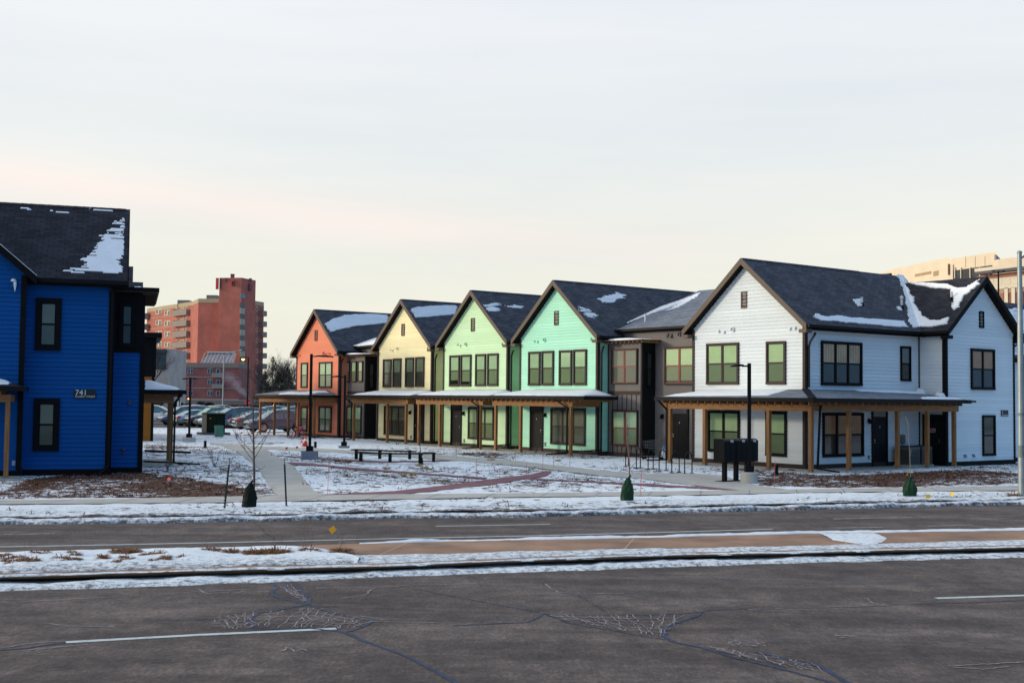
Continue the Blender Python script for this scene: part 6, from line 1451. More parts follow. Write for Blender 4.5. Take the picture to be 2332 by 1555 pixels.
# mulch rings are part of the ground
b1 = gp(574,1150,ZL); at1 = lambda x, y: at(x, y, b1.y)
sapling('tall bare sapling in a black watering bag beside the left path', b1, [b1, at1(579,1098), at1(578,1040), at1(577,980), at1(576,930), at1(575,885)], .034,
  [(.36,.85,165,52,2),(.38,.75,20,55,2),(.42,.8,200,50,2),(.45,.7,-10,48,2),(.40,.6,100,50,2),(.5,.8,150,62,2),(.53,.7,30,60,2),(.62,.5,190,65,2),(.66,.5,0,62,2),(.72,.45,140,66,2),(.76,.4,40,66,1),(.84,.35,170,70,1),(.88,.3,10,70,1),(.95,.3,90,80,1)], 3, M_bark)
bag('black watering bag on the tall sapling at the left path', 549.5, 582, 1098, 1153, M_bagd, 1, .6)
b2 = gp(1428,1137,ZL); a2 = lambda x, y: at(x, y, b2.y)
sapling('reddish sapling stem in a green watering bag before the bike racks', b2, [b2, a2(1434,1088), a2(1433,1050), a2(1430,1010), a2(1427,985), a2(1429,965)], .022, [(.30,.50,25,45,1),(.55,.25,150,60,1),(.75,.3,20,70,1),(.9,.2,120,75,1)], 5, M_barkr)
bag('green watering bag between the red path and the road', 1412.5, 1441.5, 1086, 1139, M_bag, 2, .5)
b3 = gp(2072,1127,ZL); a3 = lambda x, y: at(x, y, b3.y)
sapling('thin pale sapling in a green watering bag before the white porch', b3, [b3, a3(2074,1090), a3(2072,1040), a3(2070,1000), a3(2067,955)], .011, [(.5,.22,40,60,1),(.7,.25,150,65,1),(.85,.2,30,70,1),(.95,.2,160,70,1)], 7, pm('pale_bark', (.22,.19,.17), .85))
bag('green watering bag before the white porch', 2056, 2087, 1087, 1129, M_bag, 3, .1)
b4 = gp(958.5,1055,ZL); a4 = lambda x, y: at(x, y, b4.y)
sapling('short leaning sapling with a small black bag at the bench end', b4, [b4, a4(959,1035), a4(955,1005), a4(952,965)], .022, [(.6,.3,160,60,1),(.8,.3,30,60,1)], 9, M_barkr)
bag('small black watering bag at the bench end', 953, 964, 1038, 1056.5, M_bagd, 4, .1)
for (x, y, hp, lab) in ((490,1060,35,'bare twiggy shrub on the lawn left of the path'), (395,1004,24,'bare shrub behind the drain pipe near the cars'), (1327,1042,20,'small bare shrub in front of the mint house window'), (1219,1032,20,'small bare shrub by the mint house door'), (382,1072,20,'small dark shrub on the lawn by the blue house'), (540,1000,18,'bare stalk shrub near the red flags'), (905,1013,14,'small dry shrub in front of the yellow house')):
    p = gp(x, y, ZL); t = thing('bare_shrub', lab, 'shrub', p, 0, 'bare shrubs'); rnd = random.Random(int(x)); b = MB(); H = hp*p.y/FPX
    for i in range(8):
        a_ = rnd.uniform(0, 6.28); twigs(b, Vector((rnd.uniform(-.05,.05), rnd.uniform(-.05,.05), -.02)), Vector((math.cos(a_)*.4, math.sin(a_)*.4, 1)).normalized(), H*rnd.uniform(.6, 1), .009, 1, rnd, .4, 3)
    b.build('twigs', M_barkg, t)
M_straw = pm('dry_grass', (.22,.095,.035), .85, .5, 12); M_strawp = pm('pale_straw', (.42,.28,.12), .85, .3, 12)
def tuft(name, lab, grp, px, py, z, wpx, n, h, mat, seed, flat=.9, stalks=0):
    p = gp(px, py, z); w_ = wpx*p.y/FPX/2; rnd = random.Random(seed); b = MB()
    for i in range(n):
        a = rnd.uniform(0, 6.28); rr = w_*.75*math.sqrt(rnd.random()); s = Vector((rr*math.cos(a), rr*.7*math.sin(a), -.02)); L_ = h*rnd.uniform(.5, 1.3); th = rnd.uniform(0, 6.28)
        d = Vector((math.cos(a+rnd.uniform(-1,1))*flat, math.sin(a+rnd.uniform(-1,1))*flat, rnd.uniform(.35, 1.0))).normalized(); q1 = s+d*L_*.5; d2 = (d+Vector((0,0,-.9))).normalized(); q2 = q1+d2*L_*.5
        sd = d.cross(Vector((0,0,1))).normalized()*.007
        b.add([s-sd, s+sd, q1+sd, q1-sd, q2], [(0,1,2,3),(3,2,4)])
    o = tag(b.build(name, mat, None, loc=p), lab, 'grass tuft', grp)
    if stalks:
        b = MB()
        for i in range(stalks):
            a = rnd.uniform(-.5,.5); b.tube([(a*w_,rnd.uniform(-.1,.1),0),(a*w_*1.5+rnd.uniform(-.08,.08),0,h*1.3),(a*w_*2+rnd.uniform(-.25,.1),0,h*rnd.uniform(1.6,2.6))], .0022, 3)
        b.build('stalks', M_straw, o)
G1 = [(6,1261,30,0),(32,1273,46,0),(68,1274,46,2),(108,1257,38,0),(172,1271,60,0),(280,1255,66,0),(242,1266,20,0),(290,1268,50,0),(368,1255,36,0),(360,1269,20,0),(386,1267,16,0),(422,1265,20,0),(402,1255,22,0),(476,1251,44,0),(525,1254,36,0),(588,1253,44,2)]
G1 += [(x, y, w_, s) for x, y, w_, s in ((600,1252,40,2),(637,1255,50,3),(709,1255,34,5),(777,1250,44,3))]
LT = ['wide flattened brown grass tuft on the snowy median', 'brown grass tuft on the snowy median']
rg = random.Random(12); G1 = [(x+rg.uniform(-9,9), y+rg.uniform(-3,4), w_*rg.uniform(.55,1.3), s) for x, y, w_, s in G1]
G1 += [(rg.uniform(0,780), 0, rg.uniform(7,26), 0) for i in range(16)]
G1 = [(x, y or (1258-x*.012+rg.uniform(0,22)), w_, s) for x, y, w_, s in G1]
for i, (x, y, w_, s) in enumerate(G1):
    tuft('grass_tuft', 'flattened brown grass tuft on the snow covered median', 'grass tufts on the median', x, y, ZM+.05, w_, int(30+w_*4.5), rg.uniform(.09,.19)+.1*(s > 2), M_straw, i+1, rg.uniform(.9,2.2), s)
LG = [(918,1052),(954,1061),(966,1066),(977,1069),(919,1083),(940,1082),(1118,1048),(1270,1050),(881,1068)]
for i, (x, y) in enumerate(LG): tuft('grass_tuft', 'small straw coloured grass clump on the snowy oval lawn', 'straw grass clumps on the lawn', x+0*1, y, ZL, 14, 60, .28, M_strawp, 50+i, .7)
for i, (x, y) in enumerate([(794,1053),(768,1051)]): tuft('grass_tuft', 'small straw coloured grass clump on the snowy oval lawn', 'straw grass clumps on the lawn', x, y, ZL, 16, 80, .28, M_straw, 70+i, .7)
tuft('grass_tuft', 'brown grass clump at the foot of the steel street pole', 'grass clump by the pole', 2308,1130, ZL, 26, 160, .25, M_straw, 90, .8)
# bent stem with a yellow square marker on the median
p = gp(774,1248,ZM); t = thing('marker_sign', 'tilted yellow diamond marker on a bent stem on the median', 'marker sign', p)
top = at(757,1206,p.y-.15)-p; b = MB(); b.tube([(0,0,-.05),(-.0,0,top.z*.55),(-.05,-.05,top.z*1.0),(top.x+.02,top.y+.02,top.z+.0)], .006, 5); b.build('stem', M_metal, t)
b = MB(); s = .058; c_ = top; R_ = Matrix.Rotation(R(8), 3, 'Y'); Q = [R_ @ Vector(v) + c_ for v in ((-s*1.25,0,0),(0,0,-s*1.3),(s*1.25,0,.01),(0.01,0,s*1.35))]; b.prism(Q, (0,.004,0)); b.build('plate', pm('marker_yellow', (.75,.36,.01), .5, .08), t)
# lumps of grey slush along the far kerb
rnd = random.Random(4)
M_lump = pm('dirty_ice', (.05,.048,.05), .7, .4, 8)
# ================================================================== CARS
M_tyre = pm('tyre', (.015,.015,.015), .85, .2, 5); M_rim = pm('rim', (.30,.30,.31), .35, .15, 5, metal=.7); M_cglass = glass_dark('car_glass', (.13,.21,.24), .15); M_cglassg = glass_dark('car_glass_green', (.14,.30,.26), .15)
M_head = pm('headlight', (.55,.55,.52), .15, .05); M_tail = pm('taillight', (.55,.012,.02), .25, .1); M_plate2 = pm('number_plate', (.55,.55,.55), .5); M_cblk = pm('car_black_trim', (.012,.012,.012), .5, .1)
def paint(name, col, metal=.4): 
    m = pm(name, col, .28, .06, 1.5, metal=metal); m.node_tree.nodes['Principled BSDF'].inputs['Coat Weight'].default_value = .6; return m
KIND = {   # lower body stations (x, half width, z low, z belt) / cabin stations (x, half base, half top, z top)
 'sedan': (4.7, [(-2.35,.70,.45,.82),(-2.25,.82,.30,.95),(-1.6,.89,.24,1.0),(-.4,.90,.22,.95),(.9,.90,.22,.93),(1.7,.86,.24,.84),(2.2,.78,.28,.70),(2.35,.62,.40,.58)], [(-1.75,.74,.70,1.0),(-1.0,.80,.60,1.38),(-.2,.82,.60,1.45),(.45,.80,.58,1.40),(1.25,.74,.68,.94)], .33),
 'suv': (4.75, [(-2.37,.74,.50,.95),(-2.28,.88,.36,1.06),(-1.6,.93,.30,1.10),(-.4,.94,.28,1.06),(.9,.94,.28,1.04),(1.7,.91,.30,.99),(2.2,.84,.34,.86),(2.37,.68,.45,.70)], [(-2.25,.78,.70,1.1),(-1.95,.84,.66,1.60),(-.3,.86,.66,1.72),(.35,.84,.64,1.66),(1.25,.80,.72,1.04)], .37),
 'minivan': (5.1, [(-2.55,.78,.42,.98),(-2.45,.92,.30,1.04),(-1.6,.97,.24,1.06),(-.4,.98,.22,1.04),(1.0,.97,.22,1.02),(1.9,.93,.24,.95),(2.4,.84,.28,.78),(2.55,.68,.40,.62)], [(-2.45,.84,.78,1.06),(-2.2,.88,.72,1.68),(-.3,.90,.74,1.78),(.7,.86,.70,1.68),(1.9,.80,.74,.98)], .34)}
def make_car(kind, lab, col, loc, head, cat='car', glass=None, grp='parked cars', detail=True):
    Ln, body, cab, wr = KIND[kind]; t = thing('parked_car', lab, cat, loc, head, grp); glass = glass or M_cglass
    b = MB(); ring = lambda x, hw, zl, zb: [(x,hw*.86,zl),(x,hw*.98,zl+.10),(x,hw,zl+(zb-zl)*.5),(x,hw*.97,zb-.05),(x,hw*.90,zb),(x,-hw*.90,zb),(x,-hw*.97,zb-.05),(x,-hw,zl+(zb-zl)*.5),(x,-hw*.98,zl+.10),(x,-hw*.86,zl)]
    # denser stations for a rounded shell
    xs = [s[0] for s in body]; X_ = np.linspace(xs[0], xs[-1], 22); f = lambda k: np.interp(X_, xs, [s[k] for s in body]); A = list(zip(X_, f(1), f(2), f(3))); vs = []; n = 10
    wx = (-Ln*.29, Ln*.30)
    for s in A: vs += ring(*s)
    b.add(vs, [(i*n+j, i*n+(j+1) % n, (i+1)*n+(j+1) % n, (i+1)*n+j) for i in range(len(A)-1) for j in range(n)] + [tuple(range(n)), tuple((len(A)-1)*n+j for j in range(n-1,-1,-1))]); bo = b.build('body', col, t, smooth=True)
    b = MB()   # dark wheel arches
    for x in wx:
        for s in (-1, 1):
            hw = float(np.interp(x, xs, [q[1] for q in body])); pts = [(x+(wr+.07)*math.cos(a), s*(hw+.004), wr+(wr+.07)*math.sin(a)) for a in np.linspace(-.2, math.pi+.2, 14)]
            b.prism(pts, (0, -s*.12, 0))
    b.build('wheel_arches', M_cblk, bo)
    vs = []
    for x, hb, ht, zt in cab:
        zb = float(np.interp(x, xs, [q[3] for q in body]))-.02; vs += [(x,hb,zb),(x,ht+.06*(zt > 1.2),zb+(zt-zb)*.75),(x,ht,zt),(x,-ht,zt),(x,-ht-.06*(zt > 1.2),zb+(zt-zb)*.75),(x,-hb,zb)]
    b = MB(); m = len(cab); b.add(vs, [(i*6+j, i*6+j+1, (i+1)*6+j+1, (i+1)*6+j) for i in range(m-1) for j in range(5)] + [(0,1,2,3,4,5)]); b.build('windows', glass, t)
    b = MB(); rf = [c for c in cab if c[3] > 1.3]; vs = []
    for x, hb, ht, zt in rf: vs += [(x,ht+.02,zt-.03),(x,ht*.7,zt+.03),(x,-ht*.7,zt+.03),(x,-ht-.02,zt-.03)]
    b.add(vs, [(i*4+j, i*4+j+1, (i+1)*4+j+1, (i+1)*4+j) for i in range(len(rf)-1) for j in range(3)])
    for s in (-1, 1):   # pillars
        for i in range(m-1):
            x0, hb0, ht0, z0 = cab[i]; x1, hb1, ht1, z1 = cab[i+1]
            if i in (0, m-2): b.tube([(x0,s*(ht0+.01),z0),(x1,s*(ht1+.01),z1)], .035, 5)
        x, hb, ht, zt = cab[m//2]; zb = float(np.interp(x, xs, [q[3] for q in body])); b.bar((x,s*(hb+.005),zb-.02), (x,s*(ht+.03),zt-.02), .07, .03, (0,1,0))
    b.build('roof', col, t, smooth=True)
    for x in wx:
        for s in (-1, 1):
            hw = float(np.interp(x, xs, [q[1] for q in body])); b = MB(); b.tube([(x,s*(hw-.19),wr),(x,s*(hw+.012),wr)], wr, 18); wl = b.build('wheel', M_tyre, t); b = MB(); b.tube([(x,s*(hw+.010),wr),(x,s*(hw+.022),wr)], [wr*.66,wr*.6], 14); b.build('rim', M_rim, wl)
    xf = body[-2]; xr = body[1]
    for s in (-1, 1):
        b = MB(); z = xf[3]-.12; b.prism([(xf[0]-.22,s*.84*xf[1],z-.06),(xf[0]-.28,s*(xf[1]+.035),z+.02),(xf[0]-.05,s*xf[1]*.90,z+.02),(xf[0]+.10,s*xf[1]*.62,z-.06),(xf[0]+.10,s*xf[1]*.62,z-.14),(xf[0]-.02,s*xf[1]*.93,z-.12)], (.015,0,.03)); b.build('headlight', M_head, t)
        b = MB(); z = xr[3]-.22; b.box(xr[0]-.055,xr[0]+.20,*sorted((s*xr[1]*.58,s*(xr[1]+.012))),z,z+.18); b.build('taillight', M_tail, t)
        b = MB(); zb = body[4][3]; b.box(.95,1.10,*sorted((s*(body[4][1]-.02),s*(body[4][1]+.17))),zb+.0,zb+.14); b.build('mirror', col, t)
    b = MB(); b.box(xf[0]+.03,body[-1][0]+.035,-xf[1]*.5,xf[1]*.5,xf[2]+.10,xf[2]+.22); b.box(xf[0]-.0,body[-1][0]+.02,-xf[1]*.55,xf[1]*.55,.44,.52); b.build('grille', M_cblk, t)
    b = MB(); b.box(body[0][0]-.02,body[0][0]+.02,-.26,.26,.60,.72); b.build('number_plate', M_plate2, t)
    return t
def ground_car(px, py, back, head):
    p = gp(px, py, .10); d = Vector((math.cos(R(head)), math.sin(R(head)), 0)); return p - d*back if back > 0 else p + d*(-back)
HD = 218
def nose(px, py): p = gp(px, py, .12); return (p.x+1.95, p.y+1.25, .115)
make_car('suv', 'dark blue SUV nose out, behind the coral porch posts', paint('car_blue', (.07,.095,.15)), nose(560,984), R(HD))
make_car('sedan', 'dark grey sedan parked tail out, left of the blue SUV', paint('car_grey', (.11,.105,.11)), nose(530,978), R(HD-180))
make_car('sedan', 'blue grey hatchback nose out, half hidden behind the green transformer', paint('car_slate', (.17,.21,.31)), nose(511,975), R(HD), glass=M_cglass)
make_car('minivan', 'navy minivan behind the green transformer', paint('car_navy', (.06,.075,.12)), nose(478,974), R(HD))
make_car('sedan', 'silver white sedan nose out, just left of the transformer', paint('car_white_silver', (.60,.63,.65)), nose(445,973), R(HD))
make_car('suv', 'black SUV nose out behind the slim lamp post', paint('car_black', (.03,.03,.035)), nose(424,972), R(HD), glass=M_cglassg)
make_car('sedan', 'silver sedan parked tail out with a bright red tail lamp', paint('car_silver', (.50,.54,.58)), nose(394,970), R(HD-180))
make_car('minivan', 'dark blue van nose out, beside the cedar porch post', paint('car_dark', (.08,.10,.16)), nose(366,968), R(HD))
p = gp(395,966,.10); make_car('minivan', 'white van standing sideways at the left end of the car park', paint('car_white', (.68,.69,.68), 0), (p.x-2.3, p.y+1.2, .115), R(4), cat='van')
BK = [(412,'sedan','white'),(428,'suv','white'),(455,'sedan','navy'),(484,'suv','white_silver'),(510,'sedan','navy'),(534,'sedan','slate'),(575,'sedan','silver'),(612,'suv','slate'),(642,'sedan','silver'),(661,'suv','navy')]
BL = ['white car roof showing behind the dark blue van', 'white SUV roof beside the slim lamp post, far row', 'dark car roof in the far row above the black SUV', 'silver white SUV in the far row left of the grey pole', 'dark car roof in the far row right of the grey pole', 'blue grey car roof in the far row above the transformer', 'silver car in the far row behind the stop sign', 'blue grey SUV in the far row between the porch posts', 'silver car in the far row behind the blue SUV roof', 'dark SUV in the far row next to the coral wall']
for i, ((x, kd, c), l) in enumerate(zip(BK, BL)):
    q = at(x, 930, 128+ (i % 3)*1.5); make_car(kd, l, MATS['car_'+c], (q.x+1.2, q.y, .10), R(HD-180 if i % 2 else HD), grp='cars in the far row')
# ================================================================== SIGNS AND LIGHTS OF THE CAR PARK
def sign_pole(lab, px, ytop, Y, plate, col, edge=None, cat='sign', grp=None, extra=None, ybase=None):
    q = at(px, 900, Y); t = thing('road_sign', lab, cat, (q.x, q.y, .05), 0, grp); top = at(px, ytop, Y).z-.05
    b = MB(); b.tube([(0,0,-.05),(0,0,top+.1)], .035, 6); b.build('post', M_galv, t)
    b = MB(); k, a = plate
    if k == 'oct': pts = [(a*math.cos(R(22.5+45*i)), -.05, top+a*math.sin(R(22.5+45*i))) for i in range(8)]
    else: pts = [(-a[0],-.05,top-a[1]),(a[0],-.05,top-a[1]),(a[0],-.05,top+a[1]),(-a[0],-.05,top+a[1])]
    b.prism(pts, (0,.02,0)); pl = b.build('plate', col, t)
    return t, pl, top
M_sred = pm('sign_red', (.60,.012,.03), .45, .05); M_swh = pm('sign_white', (.70,.73,.72), .5, .05); M_sgr = pm('sign_back', (.24,.28,.33), .5, .1)
t, pl, top = sign_pole('red octagonal stop sign on a post behind the parked cars', 565, 917, 137, ('oct', .40), M_sred)
text_mesh('stop_text', 'STOP', .26, M_swh, pl, Matrix(((1,0,0,0),(0,0,-1,-.06),(0,1,0,top-.09),(0,0,0,1))), 'CENTER')
sign_pole('grey back of an octagonal sign left of the lamp post', 395, 912, 150, ('oct', .38), M_sgr)
sign_pole('white rectangular sign on a dark post, above the car roofs', 408, 920.5, 150, ('r', (.22,.40)), M_swh)
for x, l in ((402.5,'white parking sign left of the slim lamp post'),(428.5,'white parking sign just behind the slim lamp post'),(468,'white parking sign above the silver white sedan'),(498,'white parking sign beside the grey pole'),(528.5,'white parking sign above the minivan rear'),(553,'white parking sign left of the stop sign')):
    sign_pole(l, x, 929, 118, ('r', (.12,.15)), M_swh, grp='small white parking signs')
def tall_light(lab, px, ytop, Y, head, mat, lit=False):
    q = at(px, 900, Y); t = thing('street_light', lab, 'street light', (q.x, q.y, .05), 0, 'car park street lights'); H = at(px, ytop, Y).z-.05; e = at(head[0], head[1], Y)-Vector((q.x, q.y, .05))
    b = MB(); b.tube([(0,0,-.1),(0,0,H)], [.11,.07], 8); b.build('pole', mat, t); b = MB(); b.tube([(0,0,H-.05),(e.x*.5,0,(H+e.z)/2+.1),(e.x,0,e.z)], .04, 6); b.build('arm', mat, t)
    s = 1 if e.x > 0 else -1; b = MB(); b.lathe([(.10,-.12),(.17,-.06),(.12,.05),(.02,.09)], (e.x+s*.15,0,e.z), 10); hd = b.build('lamp_head', mat, t)
    if lit: b = MB(); b.lathe([(.02,-.32),(.15,-.22),(.17,-.13),(.09,-.12)], (e.x+s*.15,0,e.z), 10); b.build('bulb', emit('sodium_glow', (1,.42,.10), 5.0), hd)
tall_light('tall pale grey street light with a long arm before the brick tower', 508, 808, 140, (546,797), M_galv)
tall_light('dark street light burning orange left of the coral house', 563.5, 813, 120, (557,814), M_lampblack, True)
q = at(2276, 900, 120); t = thing('street_light', 'dark twin headed car park light behind the white street gable', 'street light', (q.x, q.y, 0)); H = at(2276, 618, 120).z; b = MB(); b.tube([(0,0,-.1),(0,0,H)], [.12,.08], 8); b.build('pole', M_lampblack, t)
for s in (-1, 1): b = MB(); b.bar((0,0,H), (s*.45,0,H+.02), .06, .06); b.box(*sorted((s*.4,s*.62)),-.15,.15,H-.04,H+.08); b.build('lamp_head', M_lampblack, t)
q = at(409, 900, 125); t = thing('globe_lamp', 'dark post with a white acorn globe, above the parked cars', 'street light', (q.x, q.y, .05)); H = at(409, 897, 125).z; b = MB(); b.tube([(0,0,-.1),(0,0,H-.2)], .05, 8); b.build('pole', M_lampblack, t); b = MB(); b.lathe([(.08,-.28),(.20,-.1),(.20,.12),(.10,.25),(.0,.30)], (0,0,H), 12); b.build('globe', pm('opal_globe', (.72,.75,.76), .3, .03), t, smooth=True)
# ================================================================== BRICK TOWER
M_brick = brick_mat('red_brick', (.50,.105,.070), (.42,.080,.055), (.38,.19,.14)); M_brickd = brick_mat('dark_red_brick', (.25,.055,.055), (.20,.042,.045), (.24,.14,.13))
M_lime = pm('limestone_band', (.42,.33,.20), .85, .1, 1); M_conc3 = pm('balcony_concrete', (.27,.22,.18), .9, .12, 1); M_twin = glass_dark('tower_glass', (.03,.04,.05), .08); M_tfr = pm('cream_frames', (.62,.54,.36), .6, .1)
class VF:
    """vertical wall from A to B seen from the camera side"""
    def __init__(s, A, B):
        s.A = Vector((A.x, A.y, 0)); B = Vector((B.x, B.y, 0)); s.u = (B-s.A).normalized(); s.len = (B-s.A).length; s.n = Vector((s.u.y, -s.u.x, 0))
        if s.n.dot(s.A) > 0: s.n = -s.n
    def hit(s, px, py):
        d = ray(px, py); t = s.n.dot(s.A-EYE)/s.n.dot(d); p = EYE+d*t; return (p-s.A).dot(s.u), p.z
    def box(s, b, s0, s1, o0, o1, z0, z1):
        P = lambda a, o, z: s.A+s.u*a+s.n*o+Vector((0,0,z)); b.add([P(s0,o0,z0),P(s1,o0,z0),P(s1,o1,z0),P(s0,o1,z0),P(s0,o0,z1),P(s1,o0,z1),P(s1,o1,z1),P(s0,o1,z1)], [(0,3,2,1),(4,5,6,7),(0,1,5,4),(1,2,6,5),(2,3,7,6),(3,0,4,7)])
    def pxbox(s, b, x0, x1, y0, y1, o0, o1):
        a0, _ = s.hit(x0, (y0+y1)/2); a1, _ = s.hit(x1, (y0+y1)/2); m = (x0+x1)/2; s.box(b, a0, a1, o0, o1, s.hit(m, y1)[1], s.hit(m, y0)[1])
A, B, C, D, G_, H_ = at(330,900,350), at(433,900,322), at(447,900,312), at(545,900,310.5), at(579,900,318), at(597,900,322)
t = thing('apartment_tower', 'tall red brick apartment tower with stacked balconies and a higher stair shaft', 'apartment block', (C.x, C.y, 0))
ORG = Vector((C.x, C.y, 0))
def bld(b, name, mat, par): 
    for i, v in enumerate(b.v): b.v[i] = tuple(Vector(v)-ORG)
    return b.build(name, mat, par)
ztop = at(500,680,311).z; zpar = at(500,689.5,311).z
b = MB(); foot = [A, B, C, D, G_, H_, Vector((H_.x*1.13,H_.y*1.11,0)), Vector((A.x*1.08,A.y*1.11,0))]; b.prism([Vector((p.x,p.y,-1)) for p in foot], (0,0,zpar+1)); bld(b, 'wall', M_brick, t)
b = MB(); fp = [Vector((p.x,p.y,zpar+.01))+Vector((0,-.12,0)) for p in foot]; b.prism(fp, (0,0,ztop-zpar)); bld(b, 'parapet', M_lime, t)
S0, S1, S2 = at(494,900,308.5), at(544.5,900,307.5), at(577,900,314.5); b = MB(); sf = [S0, S1, S2, Vector((S2.x*1.05,S2.y*1.04,0)), Vector((S0.x*1.03,S0.y*1.045,0))]; zs = at(520,632.5,308).z; b.prism([Vector((p.x,p.y,-1)) for p in sf], (0,0,zs+1)); sh = bld(b, 'stair_shaft', M_brick, t)
WL = VF(A, B); z0s = 24.45
def tower_window(W, x0, x1, y0, y1, par, frm=M_tfr, name='window'):
    b = MB(); W.pxbox(b, x0, x1, y0, y1, .0, .10); w = bld(b, name, frm, par); b = MB(); dx = (x1-x0); k = .16
    n = 2 if dx > 9 else 1
    for i in range(n): a = x0+dx*(i+k)/n; c = x0+dx*(i+1-k)/n; W.pxbox(b, a, c, y0+1.2, y1-.9, .101, .13)
    bld(b, 'glass', M_twin, w)
for r in range(6):
    yo = 24.45*r; sl = .9*(r)
    for (x0, x1) in ((355,368.5),(375,388.5)): tower_window(WL, x0, x1, 706.5-(x0-375)*-.12*(1-r/7)+yo-.2*r, 717.5-(x0-375)*-.12*(1-r/7)+yo-.2*r, t)
    tower_window(WL, 401, 404, 701+yo*.995, 716+yo*.995, t); tower_window(WL, 412, 420, 700.5+yo*.995, 714+yo*.995, t); tower_window(WL, 423, 427, 699+yo*.995, 713+yo*.995, t)
    b = MB(); WL.pxbox(b, 338, 400, 721+yo, 722.4+yo, 0, .06) if r < 5 else None
    if r < 5: bld(b, 'string_course', M_lime, t)
    if r < 5:
        b = MB(); W = WL; W.pxbox(b, 400, 432, 705.5+yo, 719+yo, .8, 1.0); W.pxbox(b, 399.5, 401, 705.5+yo, 719+yo, .0, .8); W.pxbox(b, 431.0, 432, 705.5+yo, 719+yo, .0, .8); W.pxbox(b, 400, 432, 717.5+yo, 719+yo, .0, .8); bld(b, 'balcony', M_conc3, t)
        b = MB(); W.pxbox(b, 334, 341, 714+yo, 727+yo, .3, 1.6); bld(b, 'balcony', M_conc3, t)
WR = VF(Vector((S1.x,S1.y,0)), Vector((S2.x,S2.y,0)))
for r in range(9):
    y = 690+r*24.6; b = MB(); WR.pxbox(b, 546.5, 557, y, y+11.5, .02, .12); bld(b, 'stair_window', M_twin, sh); b = MB(); WR.pxbox(b, 546.3, 557.2, y+11.6, y+24.4, .0, .10); bld(b, 'spandrel', pm('pale_spandrel', (.40,.38,.28), .8), sh)
b = MB(); WR.pxbox(b, 546.5, 558, 669, 679, .0, .12); bld(b, 'louvre_vent', pm('vent_grey', (.22,.24,.27), .6), sh)
WG = VF(G_, H_)
for r in range(9):
    y = 698+r*24.0; tower_window(WG, 582, 586, y, y+10.5, t); b = MB(); WG.pxbox(b, 589.5, 599, y+10, y+22, .0, 1.2); bld(b, 'balcony', M_conc3, t)
WS = VF(Vector((S0.x,S0.y,0)), Vector((S1.x,S1.y,0)))
for x0, x1, y0, y1 in ((493.5,498.5,633.5,659),(527,530.5,641,651)): b = MB(); WS.pxbox(b, x0, x1, y0, y1, .1, .6); bld(b, 'antenna_panel', pm('antenna_red', (.50,.03,.035), .6), sh)
for x0, x1, y0, y1 in ((501,503,634,655),(512,515,633,642),(532,534,638,652)): b = MB(); WS.pxbox(b, x0, x1, y0, y1, .1, .4); bld(b, 'antenna_bracket', M_brickd, sh)
for x0, x1, y0, y1 in ((566,570,634,640),(565,571,646,662)): b = MB(); WR.pxbox(b, x0, x1, y0, y1, .1, .5); bld(b, 'antenna_panel', M_brickd, sh)
q = at(529.5,632,312); b = MB(); b.box(q.x-.42,q.x+.42,q.y-.4,q.y+.4,zs,zs+1.15); b.box(q.x-.5,q.x+.5,q.y-.48,q.y+.48,zs+1.16,zs+1.35); bld(b, 'chimney', M_brickd, t)
for x0, x1, y0, y1 in ((404,430,683.5,690),(470,494,672,681)): q0, q1 = at(x0,y1,330), at(x1,y0,330); b = MB(); b.box(q0.x,q1.x,330,334,ztop-1,q1.z); bld(b, 'roof_plant', pm('plant_grey', (.20,.20,.21), .8), t)
# low wing in front of the tower
t = thing('apartment_wing', 'low dark brick wing with grey parapet in front of the tower', 'apartment block', (at(465,900,290).x, 290, 0)); ORG = Vector((at(465,900,290).x, 290, 0))
A2, B2 = at(386,900,291), at(543.5,900,291); zt2 = at(465,827,291).z; b = MB(); b.prism([Vector((p.x,p.y,-1)) for p in (A2, B2, B2+Vector((0,12,0)), A2+Vector((0,12,0)))], (0,0,zt2-1.0+1)); bld(b, 'wall', M_brickd, t)
W2 = VF(A2, B2); b = MB(); W2.pxbox(b, 385.5, 544, 826, 837, -11, .25); bld(b, 'parapet', pm('grey_parapet', (.20,.17,.15), .9), t)
for r, y in enumerate((838.5, 863.5, 889)):
    for x0, x1 in ((395.5,412),(428,440),(473,484)): tower_window(W2, x0, x1, y, y+12, t, pm('grey_frames', (.30,.36,.38), .6))
    for x0, x1 in ((492,501),): tower_window(W2, x0, x1, y+1, y+12, t, pm('grey_frames', (.30,.36,.38), .6))
    if r < 2: b = MB(); W2.pxbox(b, 485, 509, y+11, y+21, .0, 1.4); bld(b, 'balcony', pm('grey_balcony', (.22,.21,.20), .9), t)
    b = MB(); W2.pxbox(b, 387, 543, y+19, y+20.5, 0, .08); bld(b, 'string_course', pm('grey_band', (.30,.28,.26), .9), t)
b = MB(); a0 = at(456,826,294); a1 = at(526,803,294); b.prism([(a0.x,294,zt2),(a1.x,294,zt2),(a1.x,297,a1.z),(a0.x+1.2,297,a1.z)], (0,3,0)); sr = bld(b, 'sunroom', pm('sunroom_glass', (.30,.24,.26), .3, .3, .6), t)
b = MB()
for i in range(9): x = a0.x+.1+i*(a1.x-a0.x)/8.5; b.bar((x,293.9,zt2), (x+.3,296.9,a1.z), .10, .10)
b.box(a0.x+.9,a1.x+.3,296.6,297.4,a1.z,a1.z+.35); bld(b, 'sunroom_bars', pm('sunroom_white', (.55,.54,.50), .6), sr)
